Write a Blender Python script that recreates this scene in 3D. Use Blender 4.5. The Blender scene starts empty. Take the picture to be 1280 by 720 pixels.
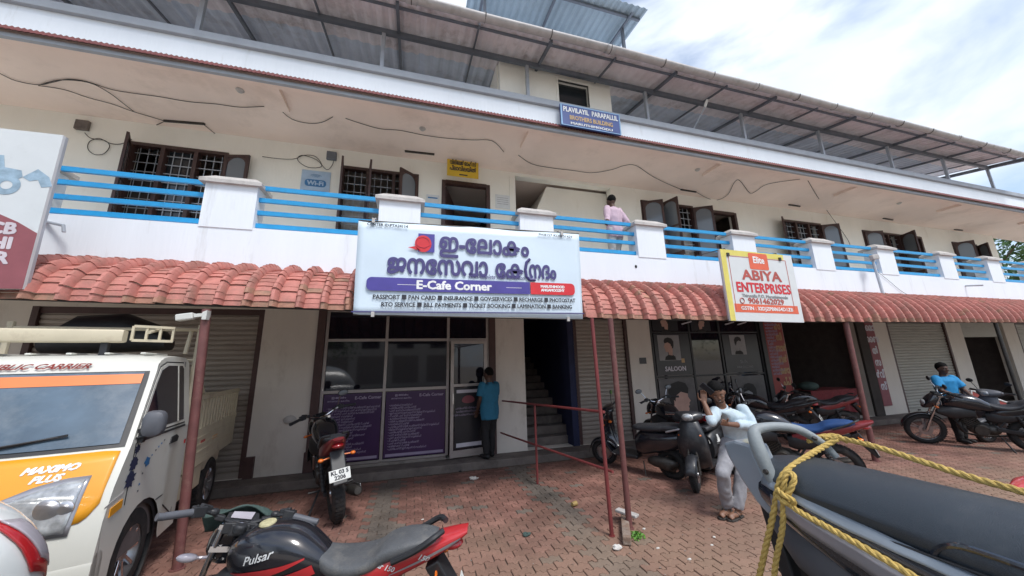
import bpy, math, random
from mathutils import Vector, Matrix, noise
random.seed(7)
SC = bpy.context.scene
COL = SC.collection
PI = math.pi
R = math.radians

# ---------------------------------------------------------------- camera
FPX = 430.42                       # focal length in pixels of a 1280 px wide picture
CR = Vector((0.9611, -0.2751, -0.0249)).normalized()
CF = Vector((0.2740, 0.9375, 0.2144)).normalized()
CU = Vector((CR.x, CR.y, CR.z)).cross(CF).normalized()
CR = CF.cross(CU).normalized()
CAMZ = 1.7
cd = bpy.data.cameras.new('camera')
cam = bpy.data.objects.new('camera', cd)
COL.objects.link(cam)
cam.matrix_world = Matrix(((CR.x, CU.x, -CF.x, 0), (CR.y, CU.y, -CF.y, 0), (CR.z, CU.z, -CF.z, CAMZ), (0, 0, 0, 1)))
cd.sensor_width = 36
cd.lens = 36 * FPX / 1280
cd.clip_start = 0.05
cd.clip_end = 2000
SC.camera = cam

def at(px, py, X=None, Y=None, Z=None):
    """the point of the place seen at a pixel of the photograph, on a known plane"""
    d = CR * (px - 640) - CU * (py - 360) + CF * FPX
    if Y is not None: t = Y / d.y
    elif Z is not None: t = (Z - CAMZ) / d.z
    else: t = X / d.x
    return Vector((d.x * t, d.y * t, d.z * t + CAMZ))

# ---------------------------------------------------------------- sky, sun, exposure
SUN_EL, SUN_AZ = 58, 160           # azimuth clockwise from +Y
w = bpy.data.worlds.new('World')
SC.world = w
w.use_nodes = True
nt = w.node_tree
bg = nt.nodes['Background']
sky = nt.nodes.new('ShaderNodeTexSky')
sky.sky_type = 'NISHITA'
sky.sun_disc = False
sky.sun_elevation = R(SUN_EL)
sky.sun_rotation = R(SUN_AZ)
sky.dust_density = 2.0
tc = nt.nodes.new('ShaderNodeTexCoord')
mp = nt.nodes.new('ShaderNodeMapping')
mp.inputs['Scale'].default_value = (1.0, 1.0, 1.9)
mp.inputs['Location'].default_value = (0.35, 0.1, 0.4)
nz = nt.nodes.new('ShaderNodeTexNoise')
nz.inputs['Scale'].default_value = 2.1
nz.inputs['Detail'].default_value = 7
nz.inputs['Roughness'].default_value = 0.52
nz.inputs['Distortion'].default_value = 0.35
rp = nt.nodes.new('ShaderNodeValToRGB')
rp.color_ramp.elements[0].position = 0.43
rp.color_ramp.elements[0].color = (0.10, 0.10, 0.10, 1)
rp.color_ramp.elements[1].position = 0.56
rp.color_ramp.elements[1].color = (1, 1, 1, 1)
nz2 = nt.nodes.new('ShaderNodeTexNoise')
nz2.inputs['Scale'].default_value = 3.2
nz2.inputs['Detail'].default_value = 5
cr2 = nt.nodes.new('ShaderNodeValToRGB')
cr2.color_ramp.elements[0].position = 0.35
cr2.color_ramp.elements[0].color = (3.9, 4.5, 5.4, 1)
cr2.color_ramp.elements[1].position = 0.62
cr2.color_ramp.elements[1].color = (4.6, 5.0, 5.5, 1)
mx = nt.nodes.new('ShaderNodeMix')
mx.data_type = 'RGBA'
L = nt.links.new
L(tc.outputs['Generated'], mp.inputs['Vector'])
L(mp.outputs['Vector'], nz.inputs['Vector'])
L(mp.outputs['Vector'], nz2.inputs['Vector'])
L(nz.outputs['Fac'], rp.inputs['Fac'])
L(nz2.outputs['Fac'], cr2.inputs['Fac'])
L(rp.outputs['Color'], mx.inputs['Factor'])
L(sky.outputs['Color'], mx.inputs['A'])
L(cr2.outputs['Color'], mx.inputs['B'])
L(mx.outputs['Result'], bg.inputs['Color'])
bg.inputs['Strength'].default_value = 0.115

sd = bpy.data.lights.new('sun', 'SUN')
sd.energy = 1.25
sd.angle = R(14)
sd.color = (1.0, 0.985, 0.96)
so = bpy.data.objects.new('sun', sd)
COL.objects.link(so)
az, el = R(SUN_AZ), R(SUN_EL)
sdir = Vector((math.sin(az) * math.cos(el), math.cos(az) * math.cos(el), math.sin(el)))
so.rotation_euler = sdir.to_track_quat('Z', 'Y').to_euler()
so.location = (0, -5, 15)

vs = SC.view_settings
vs.view_transform = 'Standard'
vs.look = 'None'
vs.gamma = 1
vs.use_curve_mapping = False
vs.exposure = 0.98
SC.cycles.max_bounces = 6

# ---------------------------------------------------------------- materials
def srgb(r, g, b):
    f = lambda c: (c / 255 / 12.92) if c / 255 <= .04045 else ((c / 255 + .055) / 1.055) ** 2.4
    return (f(r), f(g), f(b))
MATS = {}
def mat(name, col, rough=.6, metal=0, var=.12, scale=5, bump=0, bscale=60, coat=0, spec=.5, dirt=None, dscale=2.5, dpos=.55, world=True, stretch=(1, 1, 1)):
    m = bpy.data.materials.new(name)
    m.use_nodes = True
    t = m.node_tree
    N, K = t.nodes, t.links.new
    b = N['Principled BSDF']
    b.inputs['Roughness'].default_value = rough
    b.inputs['Metallic'].default_value = metal
    b.inputs['Coat Weight'].default_value = coat
    b.inputs['Coat Roughness'].default_value = .06
    b.inputs['Specular IOR Level'].default_value = spec
    g = N.new('ShaderNodeTexCoord')
    mpp = N.new('ShaderNodeMapping')
    mpp.inputs['Scale'].default_value = stretch
    K(g.outputs['Object'], mpp.inputs['Vector'])
    src = mpp.outputs['Vector']
    if world:
        ge = N.new('ShaderNodeNewGeometry')
        K(ge.outputs['Position'], mpp.inputs['Vector'])
    n1 = N.new('ShaderNodeTexNoise')
    n1.inputs['Scale'].default_value = scale
    n1.inputs['Detail'].default_value = 6
    n1.inputs['Roughness'].default_value = .6
    K(src, n1.inputs['Vector'])
    r1 = N.new('ShaderNodeValToRGB')
    r1.color_ramp.elements[0].position = .3
    r1.color_ramp.elements[1].position = .7
    r1.color_ramp.elements[0].color = tuple(c * (1 - var) for c in col) + (1,)
    r1.color_ramp.elements[1].color = tuple(min(1, c * (1 + var * .7)) for c in col) + (1,)
    K(n1.outputs['Fac'], r1.inputs['Fac'])
    out = r1.outputs['Color']
    if dirt:
        n2 = N.new('ShaderNodeTexNoise')
        n2.inputs['Scale'].default_value = dscale
        n2.inputs['Detail'].default_value = 8
        n2.inputs['Roughness'].default_value = .7
        K(src, n2.inputs['Vector'])
        r2 = N.new('ShaderNodeValToRGB')
        r2.color_ramp.elements[0].position = dpos
        r2.color_ramp.elements[1].position = min(1, dpos + .22)
        r2.color_ramp.elements[0].color = (0, 0, 0, 1)
        r2.color_ramp.elements[1].color = (.75, .75, .75, 1)
        K(n2.outputs['Fac'], r2.inputs['Fac'])
        x = N.new('ShaderNodeMix')
        x.data_type = 'RGBA'
        K(r2.outputs['Color'], x.inputs['Factor'])
        K(out, x.inputs['A'])
        x.inputs['B'].default_value = tuple(dirt) + (1,)
        out = x.outputs['Result']
    K(out, b.inputs['Base Color'])
    if bump:
        n3 = N.new('ShaderNodeTexNoise')
        n3.inputs['Scale'].default_value = bscale
        n3.inputs['Detail'].default_value = 5
        K(src, n3.inputs['Vector'])
        bp = N.new('ShaderNodeBump')
        bp.inputs['Strength'].default_value = bump
        bp.inputs['Distance'].default_value = .01
        K(n3.outputs['Fac'], bp.inputs['Height'])
        K(bp.outputs['Normal'], b.inputs['Normal'])
    MATS[name] = m
    return m
def glass(name, col, rough=.03, trans=0.0, spec=.6):
    m = mat(name, col, rough, var=.02, spec=spec)
    m.node_tree.nodes['Principled BSDF'].inputs['Transmission Weight'].default_value = trans
    return m

mat('white_wall', (.78, .83, .88), .75, var=.05, scale=1.2, bump=.3, bscale=25, dirt=(.50, .51, .49), dscale=3.8, dpos=.58, stretch=(1, 1, .13))
mat('cream_wall', (.87, .85, .77), .8, var=.05, scale=1.5, bump=.25, bscale=25, dirt=(.66, .62, .52), dscale=2.2, dpos=.60, stretch=(1, 1, .4))
mat('soffit_paint', (.87, .72, .64), .85, var=.06, scale=1.1, bump=.2, bscale=20, dirt=(.62, .50, .43), dscale=.8, dpos=.54)
mat('pillar_paint', (.74, .69, .62), .8, var=.07, scale=2, bump=.25, bscale=30, dirt=(.44, .38, .32), dscale=2.2, dpos=.57, stretch=(1, 1, .4))
mat('cap_cement', (.50, .48, .46), .85, var=.15, scale=7, bump=.4, bscale=40, dirt=(.26, .24, .22), dscale=5, dpos=.52)
mat('grey_coping', (.36, .39, .43), .8, var=.1, scale=4, bump=.2)
mat('red_strip', (.16, .035, .035), .6, var=.2, scale=6)
mat('blue_rail', (.015, .30, .62), .42, var=.10, scale=8, dirt=(.06, .17, .26), dscale=7, dpos=.58, bump=.2)
mat('awning_tile', (.50, .195, .16), .68, var=.25, scale=6, bump=.3, bscale=50, dirt=(.25, .145, .11), dscale=3.2, dpos=.47)
mat('awning_tile_edge', (.40, .20, .14), .75, var=.3, scale=9, bump=.3, dirt=(.19, .15, .10), dscale=8, dpos=.45)
mat('shutter_steel', (.38, .335, .295), .5, metal=.25, var=.18, scale=3, dirt=(.15, .11, .09), dscale=3, dpos=.52, stretch=(.4, 1, 3))
mat('shutter_grey', (.42, .41, .37), .55, metal=.2, var=.15, scale=3, dirt=(.17, .15, .13), dscale=3, dpos=.54, stretch=(.4, 1, 3))
mat('dark_wood', (.060, .030, .026), .5, var=.35, scale=9, stretch=(6, 6, 1))
mat('brown_frame', (.085, .045, .042), .55, var=.25, scale=6)
mat('aluminium', (.42, .38, .36), .45, metal=.5, var=.1, scale=8)
mat('galvanised', (.42, .45, .49), .45, metal=.35, var=.15, scale=5)
mat('roof_sheet', (.62, .70, .80), .55, metal=.15, var=.15, scale=2.5, dirt=(.25, .24, .24), dscale=2, dpos=.55)
mat('roof_sheet_bounce', (.84, .80, .82), .6, metal=.1, var=.14, scale=2.5, dirt=(.30, .24, .22), dscale=2, dpos=.52)
mat('upper_sheet', (.33, .41, .46), .5, metal=.1, var=.1, scale=2.5)
mat('gutter_pvc', (.46, .44, .43), .6, var=.16, scale=5, dirt=(.25, .24, .20), dscale=6, dpos=.52)
mat('gutter_bracket', (.10, .09, .08), .6)
mat('beam_steel', (.16, .18, .21), .55, metal=.3, var=.15)
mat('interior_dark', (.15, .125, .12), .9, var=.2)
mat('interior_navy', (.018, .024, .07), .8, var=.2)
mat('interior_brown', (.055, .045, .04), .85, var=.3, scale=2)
mat('concrete', (.27, .24, .215), .9, var=.18, scale=5, bump=.5, bscale=50, dirt=(.13, .11, .10), dscale=3, dpos=.5)
mat('post_red', (.155, .058, .054), .6, var=.2, scale=8, dirt=(.23, .13, .10), dscale=12, dpos=.52, bump=.2, bscale=80)
mat('rail_red', (.20, .04, .04), .5, var=.2, scale=8)
mat('cable_black', (.03, .028, .027), .6)
glass('tinted_glass', (.012, .012, .02), .04)
mat('glass_blue', (.085, .125, .165), .09, var=.45, scale=1.6, spec=.8, dirt=(.22, .25, .27), dscale=1.4, dpos=.50)
glass('window_glass', (.16, .18, .20), .12)
glass('glass_dark', (.02, .025, .03), .05)
mat('poster_purple', (.055, .02, .085), .35, var=.12, scale=2)
mat('poster_line', (.36, .30, .42), .5)
mat('poster_white', (.62, .60, .66), .5)
mat('black_matte', (.012, .012, .014), .6)
mat('poster_black', (.022, .022, .028), .35)
mat('poster_smoke', (.10, .095, .10), .4, var=.4, scale=3)
mat('poster_grey', (.30, .30, .31), .5)
mat('poster_skin', (.52, .33, .27), .6, var=.12)
mat('poster_hair', (.012, .011, .012), .6)
mat('poster_red', (.30, .035, .03), .5, var=.15)
mat('poster_gold', (.48, .32, .15), .5)
mat('banner_cloth', (.66, .77, .86), .38, var=.025, scale=2, bump=.35, bscale=5, spec=.35)
mat('banner_text', (.065, .055, .19), .5)
mat('banner_purple', (.075, .06, .30), .45)
mat('print_red', (.66, .03, .04), .45)
mat('print_orange', (.72, .13, .06), .5)
mat('print_white', (.85, .85, .85), .5)
mat('print_black', (.03, .03, .04), .5)
mat('print_blue', (.04, .18, .40), .5)
mat('sign_yellow', (.72, .62, .14), .5)
mat('sign_yellow_deep', (.66, .43, .03), .5)
mat('sign_board_grey', (.66, .68, .68), .5, var=.04)
mat('sign_brick', (.46, .09, .07), .55)
mat('sign_blue', (.035, .07, .24), .55, var=.15)
mat('sign_blue_edge', (.22, .40, .62), .55)
mat('faded_white', (.62, .65, .66), .6, var=.05, scale=3, dirt=(.50, .52, .52), dscale=4, dpos=.55)
mat('faded_maroon', (.28, .085, .10), .65, var=.12)
mat('faded_lilac', (.62, .56, .60), .6)
mat('faded_print_blue', (.30, .42, .52), .6, var=.3, scale=12)

mat('truck_white', (.66, .66, .60), .35, var=.05, scale=2, coat=.35, dirt=(.45, .42, .36), dscale=2.2, dpos=.58)
mat('truck_bed_paint', (.62, .55, .40), .5, var=.10, scale=3, dirt=(.30, .24, .17), dscale=3, dpos=.52)
mat('truck_orange', (.80, .345, .02), .35, var=.05, coat=.4)
mat('visor_orange', (.75, .22, .07), .4, var=.05)
mat('rubber', (.02, .02, .021), .85, var=.25, scale=12, bump=.2, dirt=(.07, .055, .045), dscale=8, dpos=.5)
mat('plastic_black', (.022, .023, .026), .48, var=.2, scale=8, dirt=(.06, .055, .05), dscale=10, dpos=.56)
mat('plastic_grey', (.10, .105, .12), .5, var=.12)
mat('chrome', (.62, .62, .64), .16, metal=1, var=.06)
mat('alloy', (.40, .40, .41), .3, metal=.8, var=.12)
mat('steel_dark', (.07, .065, .06), .5, metal=.6, var=.3, scale=14)
mat('headlamp_glass', (.52, .54, .55), .08, metal=.35, var=.45, scale=14, coat=.8, dirt=(.20, .21, .22), dscale=9, dpos=.48)
mat('lamp_amber', (.75, .17, .02), .25, coat=.5)
mat('lamp_red', (.45, .015, .02), .18, coat=.6)
mat('lamp_clear', (.45, .42, .46), .15, coat=.6)
mat('number_plate', (.72, .73, .70), .5)
mat('bike_black', (.012, .013, .018), .2, coat=.8, var=.1, dirt=(.07, .07, .075), dscale=5, dpos=.62)
mat('bike_red', (.52, .03, .035), .3, coat=.6, var=.06, dirt=(.35, .12, .10), dscale=5, dpos=.6)
mat('bike_maroon', (.22, .025, .03), .3, coat=.5)
mat('bike_blue', (.008, .05, .17), .75, var=.2, bump=.3)
mat('bike_silver', (.40, .40, .43), .3, metal=.5)
mat('seat_leather', (.030, .033, .040), .42, var=.15, scale=6, bump=.45, bscale=220, dirt=(.09, .09, .09), dscale=6, dpos=.56)
mat('seat_dusty', (.095, .10, .105), .5, var=.25, scale=5, bump=.3, bscale=120, dirt=(.20, .19, .17), dscale=6, dpos=.5)
mat('scooter_seat', (.030, .040, .052), .38, var=.10, scale=4, bump=.28, bscale=330, spec=.55, dirt=(.065, .075, .085), dscale=3, dpos=.55)
mat('scooter_gloss', (.018, .024, .034), .12, coat=1, var=.05)
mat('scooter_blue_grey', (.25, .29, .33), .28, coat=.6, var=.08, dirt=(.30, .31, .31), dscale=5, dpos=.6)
mat('grab_rail_grey', (.26, .29, .30), .55, var=.15, scale=8, bump=.2, bscale=90, dirt=(.17, .17, .15), dscale=8, dpos=.55)
mat('car_white', (.66, .69, .68), .25, coat=.7, var=.03)
mat('rope_yellow', (.60, .42, .12), .75, var=.25, scale=30, bump=.6, bscale=260, dirt=(.36, .22, .07), dscale=20, dpos=.55)
mat('cap_sticker', (.50, .46, .27), .5, var=.3, scale=60)
mat('scooter_dusty', (.025, .027, .032), .4, coat=.3, var=.2, dirt=(.10, .10, .10), dscale=5, dpos=.52)
mat('cloth_cover', (.05, .085, .075), .8, var=.3, scale=10, bump=.4, bscale=60)
mat('skin', (.20, .10, .062), .5, var=.08, scale=14)
mat('skin_dark', (.085, .042, .028), .55, var=.08, scale=14)
mat('hair', (.006, .0055, .0055), .8, var=.3, bump=.5, bscale=160, spec=.15)
mat('eye_white', (.38, .34, .31), .3)
mat('teeth', (.75, .73, .68), .3)
mat('lip', (.20, .07, .055), .5)
mat('shirt_light', (.50, .60, .66), .8, var=.10, scale=22, bump=.3, bscale=40)
mat('shirt_blue', (.022, .155, .26), .8, var=.12, scale=9, bump=.3, bscale=40)
mat('shirt_rider', (.015, .22, .48), .8, var=.12, scale=9)
mat('shirt_pink', (.56, .42, .50), .8, var=.10, scale=9, stretch=(4, 4, 4))
mat('plaid_line', (.36, .22, .34), .8)
mat('trouser_black', (.016, .016, .018), .85, var=.2)
mat('trouser_grey', (.29, .29, .31), .85, var=.12, scale=16, bump=.4, bscale=30)
mat('trouser_pale', (.58, .57, .55), .85, var=.08, scale=10)
mat('sandal', (.045, .04, .036), .7, var=.2)
mat('phone_black', (.02, .02, .024), .25)
mat('wood_block', (.22, .15, .11), .85, var=.25, scale=9, bump=.6, bscale=40, dirt=(.38, .35, .31), dscale=6, dpos=.5)
mat('litter_white', (.62, .60, .56), .8, var=.15)
mat('paper_gold', (.40, .28, .10), .5)
mat('leaf', (.065, .14, .035), .6, var=.45, scale=1.6)
mat('leaf_bright', (.11, .28, .035), .6, var=.25, scale=20)
mat('bark', (.12, .085, .06), .9, var=.25, bump=.6)
mat('cloth_red', (.20, .03, .035), .85, var=.3, scale=14)
mat('cctv_white', (.62, .62, .58), .4, var=.04)
mat('bulb', (.80, .82, .80), .25)
mat('notice_paper', (.68, .70, .70), .6)
mat('notice_blue', (.42, .55, .70), .6, var=.15, scale=6)
mat('curtain_cloth', (.45, .42, .38), .85, var=.25, scale=14)

# pavers: red with grey runs, dust and sand toward the road
def paver_mat(name, col, col2):
    m = mat(name, col, .85, var=.45, scale=2.3, bump=.55, bscale=70, dirt=col2, dscale=1.1, dpos=.50)
    t = m.node_tree
    N, K = t.nodes, t.links.new
    b = N['Principled BSDF']
    prev = b.inputs['Base Color'].links[0].from_socket
    ge = N.new('ShaderNodeNewGeometry')
    sp = N.new('ShaderNodeSeparateXYZ')
    K(ge.outputs['Position'], sp.inputs[0])
    n = N.new('ShaderNodeTexNoise')
    n.inputs['Scale'].default_value = 1.3
    n.inputs['Detail'].default_value = 8
    K(ge.outputs['Position'], n.inputs['Vector'])
    a = N.new('ShaderNodeMath'); a.operation = 'MULTIPLY_ADD'
    K(n.outputs['Fac'], a.inputs[0]); a.inputs[1].default_value = -2.6; K(sp.outputs['Y'], a.inputs[2])
    mr = N.new('ShaderNodeMapRange')
    mr.inputs['From Min'].default_value = 1.2
    mr.inputs['From Max'].default_value = 3.6
    mr.inputs['To Min'].default_value = .75
    mr.inputs['To Max'].default_value = 0
    K(a.outputs[0], mr.inputs['Value'])
    x = N.new('ShaderNodeMix'); x.data_type = 'RGBA'
    K(mr.outputs[0], x.inputs['Factor']); K(prev, x.inputs['A'])
    x.inputs['B'].default_value = (.30, .205, .14, 1)
    K(x.outputs['Result'], b.inputs['Base Color'])
    return m
paver_mat('paver_red', (.20, .098, .076), (.155, .09, .07))
paver_mat('paver_red_light', (.25, .125, .098), (.19, .11, .085))
paver_mat('paver_grey', (.15, .125, .105), (.11, .095, .08))
mat('joint_sand', (.11, .08, .062), .95, var=.3, scale=14, bump=.5)
mat('earth', (.44, .38, .32), .95, var=.3, scale=2, bump=.6, bscale=30, dirt=(.32, .27, .22), dscale=1.2, dpos=.5)
mat('step_cement', (.17, .145, .13), .9, var=.25, scale=4, bump=.5, bscale=40, dirt=(.06, .05, .05), dscale=3, dpos=.5)

# ---------------------------------------------------------------- mesh helpers
def basis(d):
    d = Vector(d).normalized()
    u = Vector((0, 0, 1)) if abs(d.z) < .9 else Vector((1, 0, 0))
    a = d.cross(u).normalized()
    return a, d.cross(a).normalized() * -1
class MB:
    def __init__(s): s.v, s.f = [], []
    def add(s, vs_, fs):
        o = len(s.v)
        s.v += [tuple(p) for p in vs_]
        s.f += [tuple(i + o for i in f) for f in fs]
        return s
    def bx(s, x0, x1, y0, y1, z0, z1):
        return s.add([(x0, y0, z0), (x1, y0, z0), (x1, y1, z0), (x0, y1, z0), (x0, y0, z1), (x1, y0, z1), (x1, y1, z1), (x0, y1, z1)],
                     [(0, 3, 2, 1), (4, 5, 6, 7), (0, 1, 5, 4), (1, 2, 6, 5), (2, 3, 7, 6), (3, 0, 4, 7)])
    def bar(s, a, b, wd, h, up=(0, 0, 1)):
        a, b = Vector(a), Vector(b)
        d = (b - a).normalized()
        r = d.cross(Vector(up))
        if r.length < 1e-4: r = d.cross(Vector((1, 0, 0)))
        r.normalize()
        u = r.cross(d).normalized()
        P = []
        for c in (a, b):
            for i, j in ((-1, -1), (1, -1), (1, 1), (-1, 1)): P.append(c + r * wd / 2 * i + u * h / 2 * j)
        return s.add(P, [(0, 1, 2, 3), (7, 6, 5, 4), (0, 4, 5, 1), (1, 5, 6, 2), (2, 6, 7, 3), (3, 7, 4, 0)])
    def tube(s, pts, r, n=8, closed=False, squash=1):
        pts = [Vector(p) for p in pts]
        m = len(pts)
        rs = r if isinstance(r, (list, tuple)) else [r] * m
        a = None
        V = []
        for i, p in enumerate(pts):
            if closed: d = pts[(i + 1) % m] - pts[i - 1]
            else: d = pts[min(i + 1, m - 1)] - pts[max(i - 1, 0)]
            d.normalize()
            if a is None: a, b = basis(d)
            else:
                a = (a - d * a.dot(d)).normalized()
            b = d.cross(a)
            for k in range(n):
                t = 2 * PI * k / n
                V.append(p + (a * math.cos(t) + b * math.sin(t) * squash) * rs[i])
        F = []
        for i in range(m if closed else m - 1):
            j = (i + 1) % m
            for k in range(n):
                q = (k + 1) % n
                F.append((i * n + k, i * n + q, j * n + q, j * n + k))
        if not closed:
            F.append(tuple(range(n - 1, -1, -1)))
            F.append(tuple((m - 1) * n + k for k in range(n)))
        return s.add(V, F)
    def cyl(s, a, b, r, n=12): return s.tube([a, b], r, n)
    def lathe(s, prof, c, ax, n=24):
        ax = Vector(ax).normalized(); a, b = basis(ax); c = Vector(c)
        V = []
        for (r, h) in prof:
            for k in range(n):
                t = 2 * PI * k / n
                V.append(c + ax * h + (a * math.cos(t) + b * math.sin(t)) * r)
        F = [(i * n + k, i * n + (k + 1) % n, (i + 1) * n + (k + 1) % n, (i + 1) * n + k) for i in range(len(prof) - 1) for k in range(n)]
        return s.add(V, F)
    def torus(s, c, ax, Rr, r, n=32, m=10, sx=1):
        prof = [(Rr + r * math.cos(2 * PI * k / m), r * sx * math.sin(2 * PI * k / m)) for k in range(m + 1)]
        return s.lathe(prof, c, ax, n)
    def prism(s, poly, dv):
        """poly: 3-D outline, dv: extrusion vector"""
        P = [Vector(p) for p in poly]; dv = Vector(dv); n = len(P)
        return s.add(P + [p + dv for p in P], [tuple(range(n - 1, -1, -1)), tuple(range(n, 2 * n))] + [(i, (i + 1) % n, n + (i + 1) % n, n + i) for i in range(n)])
    def loft(s, secs, cap=True):
        n = len(secs[0]); V = [p for c in secs for p in c]
        F = [(i * n + k, i * n + (k + 1) % n, (i + 1) * n + (k + 1) % n, (i + 1) * n + k) for i in range(len(secs) - 1) for k in range(n)]
        if cap: F += [tuple(range(n - 1, -1, -1)), tuple((len(secs) - 1) * n + k for k in range(n))]
        return s.add(V, F)
    def ell(s, c, r, M=None, nu=16, nv=10):
        c = Vector(c); V = []; F = []
        for j in range(nv + 1):
            ph = PI * j / nv
            for i in range(nu):
                t = 2 * PI * i / nu
                p = Vector((r[0] * math.sin(ph) * math.cos(t), r[1] * math.sin(ph) * math.sin(t), r[2] * math.cos(ph)))
                if M: p = M @ p
                V.append(c + p)
        for j in range(nv):
            for i in range(nu):
                F.append((j * nu + i, (j + 1) * nu + i, (j + 1) * nu + (i + 1) % nu, j * nu + (i + 1) % nu))
        return s.add(V, F)
    def grid(s, rows, thick=None):
        m, n = len(rows), len(rows[0])
        V = [p for r_ in rows for p in r_]
        return s.add(V, [(i * n + j, i * n + j + 1, (i + 1) * n + j + 1, (i + 1) * n + j) for i in range(m - 1) for j in range(n - 1)])
    def mesh(s, name, m=None, smooth=40):
        me = bpy.data.meshes.new(name)
        me.from_pydata(s.v, [], s.f)
        me.update()
        if m: me.materials.append(MATS[m] if isinstance(m, str) else m)
        if smooth:
            me.shade_smooth()
            try: me.set_sharp_from_angle(angle=R(smooth))
            except Exception: pass
        return me
    def build(s, name, m=None, parent=None, smooth=40, bevel=0, solid=0, sub=0, loc=None):
        o = bpy.data.objects.new(name, s.mesh(name, m, smooth))
        COL.objects.link(o)
        if parent: o.parent = parent
        if loc is not None: o.location = loc
        if solid:
            md = o.modifiers.new('solid', 'SOLIDIFY'); md.thickness = solid; md.offset = 0
        if bevel:
            md = o.modifiers.new('bevel', 'BEVEL'); md.width = bevel; md.segments = 2; md.limit_method = 'ANGLE'; md.angle_limit = R(35)
        if sub:
            md = o.modifiers.new('subsurf', 'SUBSURF'); md.levels = sub; md.render_levels = sub
        return o

def empty(name, label, cat, loc=(0, 0, 0), rz=0, group=None, scale=1):
    o = bpy.data.objects.new(name, None)
    COL.objects.link(o)
    o.location = loc
    o.rotation_euler = (0, 0, rz)
    o.scale = (scale,) * 3
    o.empty_display_size = .2
    tag(o, label, cat, group)
    return o
def tag(o, label, cat, group=None):
    o['label'] = label; o['category'] = cat
    if group: o['group'] = group
    return o
def struct(o): o['kind'] = 'structure'; return o
def stuff(o): o['kind'] = 'stuff'; return o
def part_copy(src, parent, loc=None, label=None):
    c = src.copy(); COL.objects.link(c); c.parent = parent
    if loc is not None: c.location = loc
    return c

def sec(c, rt, up, wd, h, e=2.4, n=20, flat=0):
    c, rt, up = Vector(c), Vector(rt), Vector(up); P = []
    for k in range(n):
        t = 2 * PI * k / n
        x, y = math.cos(t), math.sin(t)
        P.append(c + rt * (wd / 2 * math.copysign(abs(x) ** (2 / e), x)) + up * (h / 2 * math.copysign(abs(y) ** (2 / e), y)))
    return P
def cat(pts, k=5):
    """Catmull-Rom through tuples"""
    P = [tuple(p) for p in pts]
    P = [P[0]] + P + [P[-1]]
    out = []
    for i in range(1, len(P) - 2):
        for j in range(k):
            t = j / k
            out.append(tuple(.5 * ((2 * b) + (-a + c) * t + (2 * a - 5 * b + 4 * c - d) * t * t + (-a + 3 * b - 3 * c + d) * t ** 3) for a, b, c, d in zip(P[i - 1], P[i], P[i + 1], P[i + 2])))
    out.append(P[-2])
    return out
def body_loft(st, e=2.6, n=20, k=4):
    """stations (x, y, zc, width, height) along the local x axis"""
    return [sec((x, y, z), (0, 1, 0), (0, 0, 1), wd, h, e, n) for x, y, z, wd, h in cat(st, k)]

def text(s, size, loc, m, parent, name='lettering', bold=0, align='CENTER', rot=(PI / 2, 0, 0), sx=1, shear=0, space=1, word=1):
    """flat printed lettering, turned into a mesh"""
    c = bpy.data.curves.new('lettering', 'FONT')
    c.body = s; c.size = size; c.align_x = align; c.align_y = 'CENTER'; c.shear = shear
    c.space_character = space; c.space_word = word
    c.resolution_u = 2
    o = bpy.data.objects.new('lettering', c)
    COL.objects.link(o)
    bpy.context.view_layer.update()
    me0 = bpy.data.meshes.new_from_object(o)
    V = [v.co.copy() for v in me0.vertices]; F = [tuple(p.vertices) for p in me0.polygons]
    bpy.data.objects.remove(o); bpy.data.curves.remove(c); bpy.data.meshes.remove(me0)
    mb = MB()
    offs = [(0, 0)] if not bold else [(0, 0), (-bold, 0), (bold, 0), (0, bold * .8), (0, -bold * .8), (bold * .7, bold * .6), (-bold * .7, -bold * .6), (bold * .7, -bold * .6), (-bold * .7, bold * .6)]
    for i, (dx, dy) in enumerate(offs):
        mb.add([((v.x + dx) * sx, v.y + dy, v.z + i * .0002) for v in V], F)
    ob = mb.build(name, m, parent, smooth=0)
    ob.location = loc
    ob.rotation_euler = rot
    return ob
G = -0.12                       # level of the paved forecourt; shop floors are at 0
WY = 7.05                       # plane of the shop fronts and upper wall
PY = 5.30                       # plane of the balcony parapet

# ================================================================ GROUND
g = MB(); g.add([(-300, -300, G - .05), (300, -300, G - .05), (300, 400, G - .05), (-300, 400, G - .05)], [(0, 1, 2, 3)])
struct(g.build('ground', 'earth', smooth=0))
g = MB(); g.bx(-7.5, 25, .2, 6.62, G - .045, G - .012)
paving = struct(g.build('paving', 'joint_sand', smooth=0))
pl, pw = .205, .1025
def wav(x): # period pl/2 zigzag for interlocking
    q = (x / (pl / 2)) % 1
    return .015 * (1 if .08 < q < .42 else -1 if .58 < q < .92 else (q / .08 if q <= .08 else 1 - (q - .42) / .08 if q <= .58 else -1 + (q - .92) / .08))
def paver_outline():
    j = .0045; P = []
    xs = [0, .08, .42, .58, .92, 1.0]
    xx = []
    for b in (0, 1):
        for q in xs[:-1]: xx.append((b + q) * pl / 2)
    xx.append(pl)
    def cl(x): return min(max(x, j), pl - j)
    for x in xx: P.append((cl(x) - pl / 2, -pw / 2 + wav(min(x, pl - 1e-6)) + j))
    for x in reversed(xx): P.append((cl(x) - pl / 2, pw / 2 + wav(min(x, pl - 1e-6)) - j))
    return P
PO = paver_outline()
def paver_mesh(m):
    mb = MB(); n = len(PO)
    V = [(x, y, -.012) for x, y in PO] + [(x, y, -.004) for x, y in PO] + [(x * .965, y * .93, 0) for x, y in PO]
    F = [(i, (i + 1) % n, n + (i + 1) % n, n + i) for i in range(n)] + [(n + i, n + (i + 1) % n, 2 * n + (i + 1) % n, 2 * n + i) for i in range(n)] + [tuple(range(2 * n, 3 * n))]
    mb.add(V, F); return mb
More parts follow.
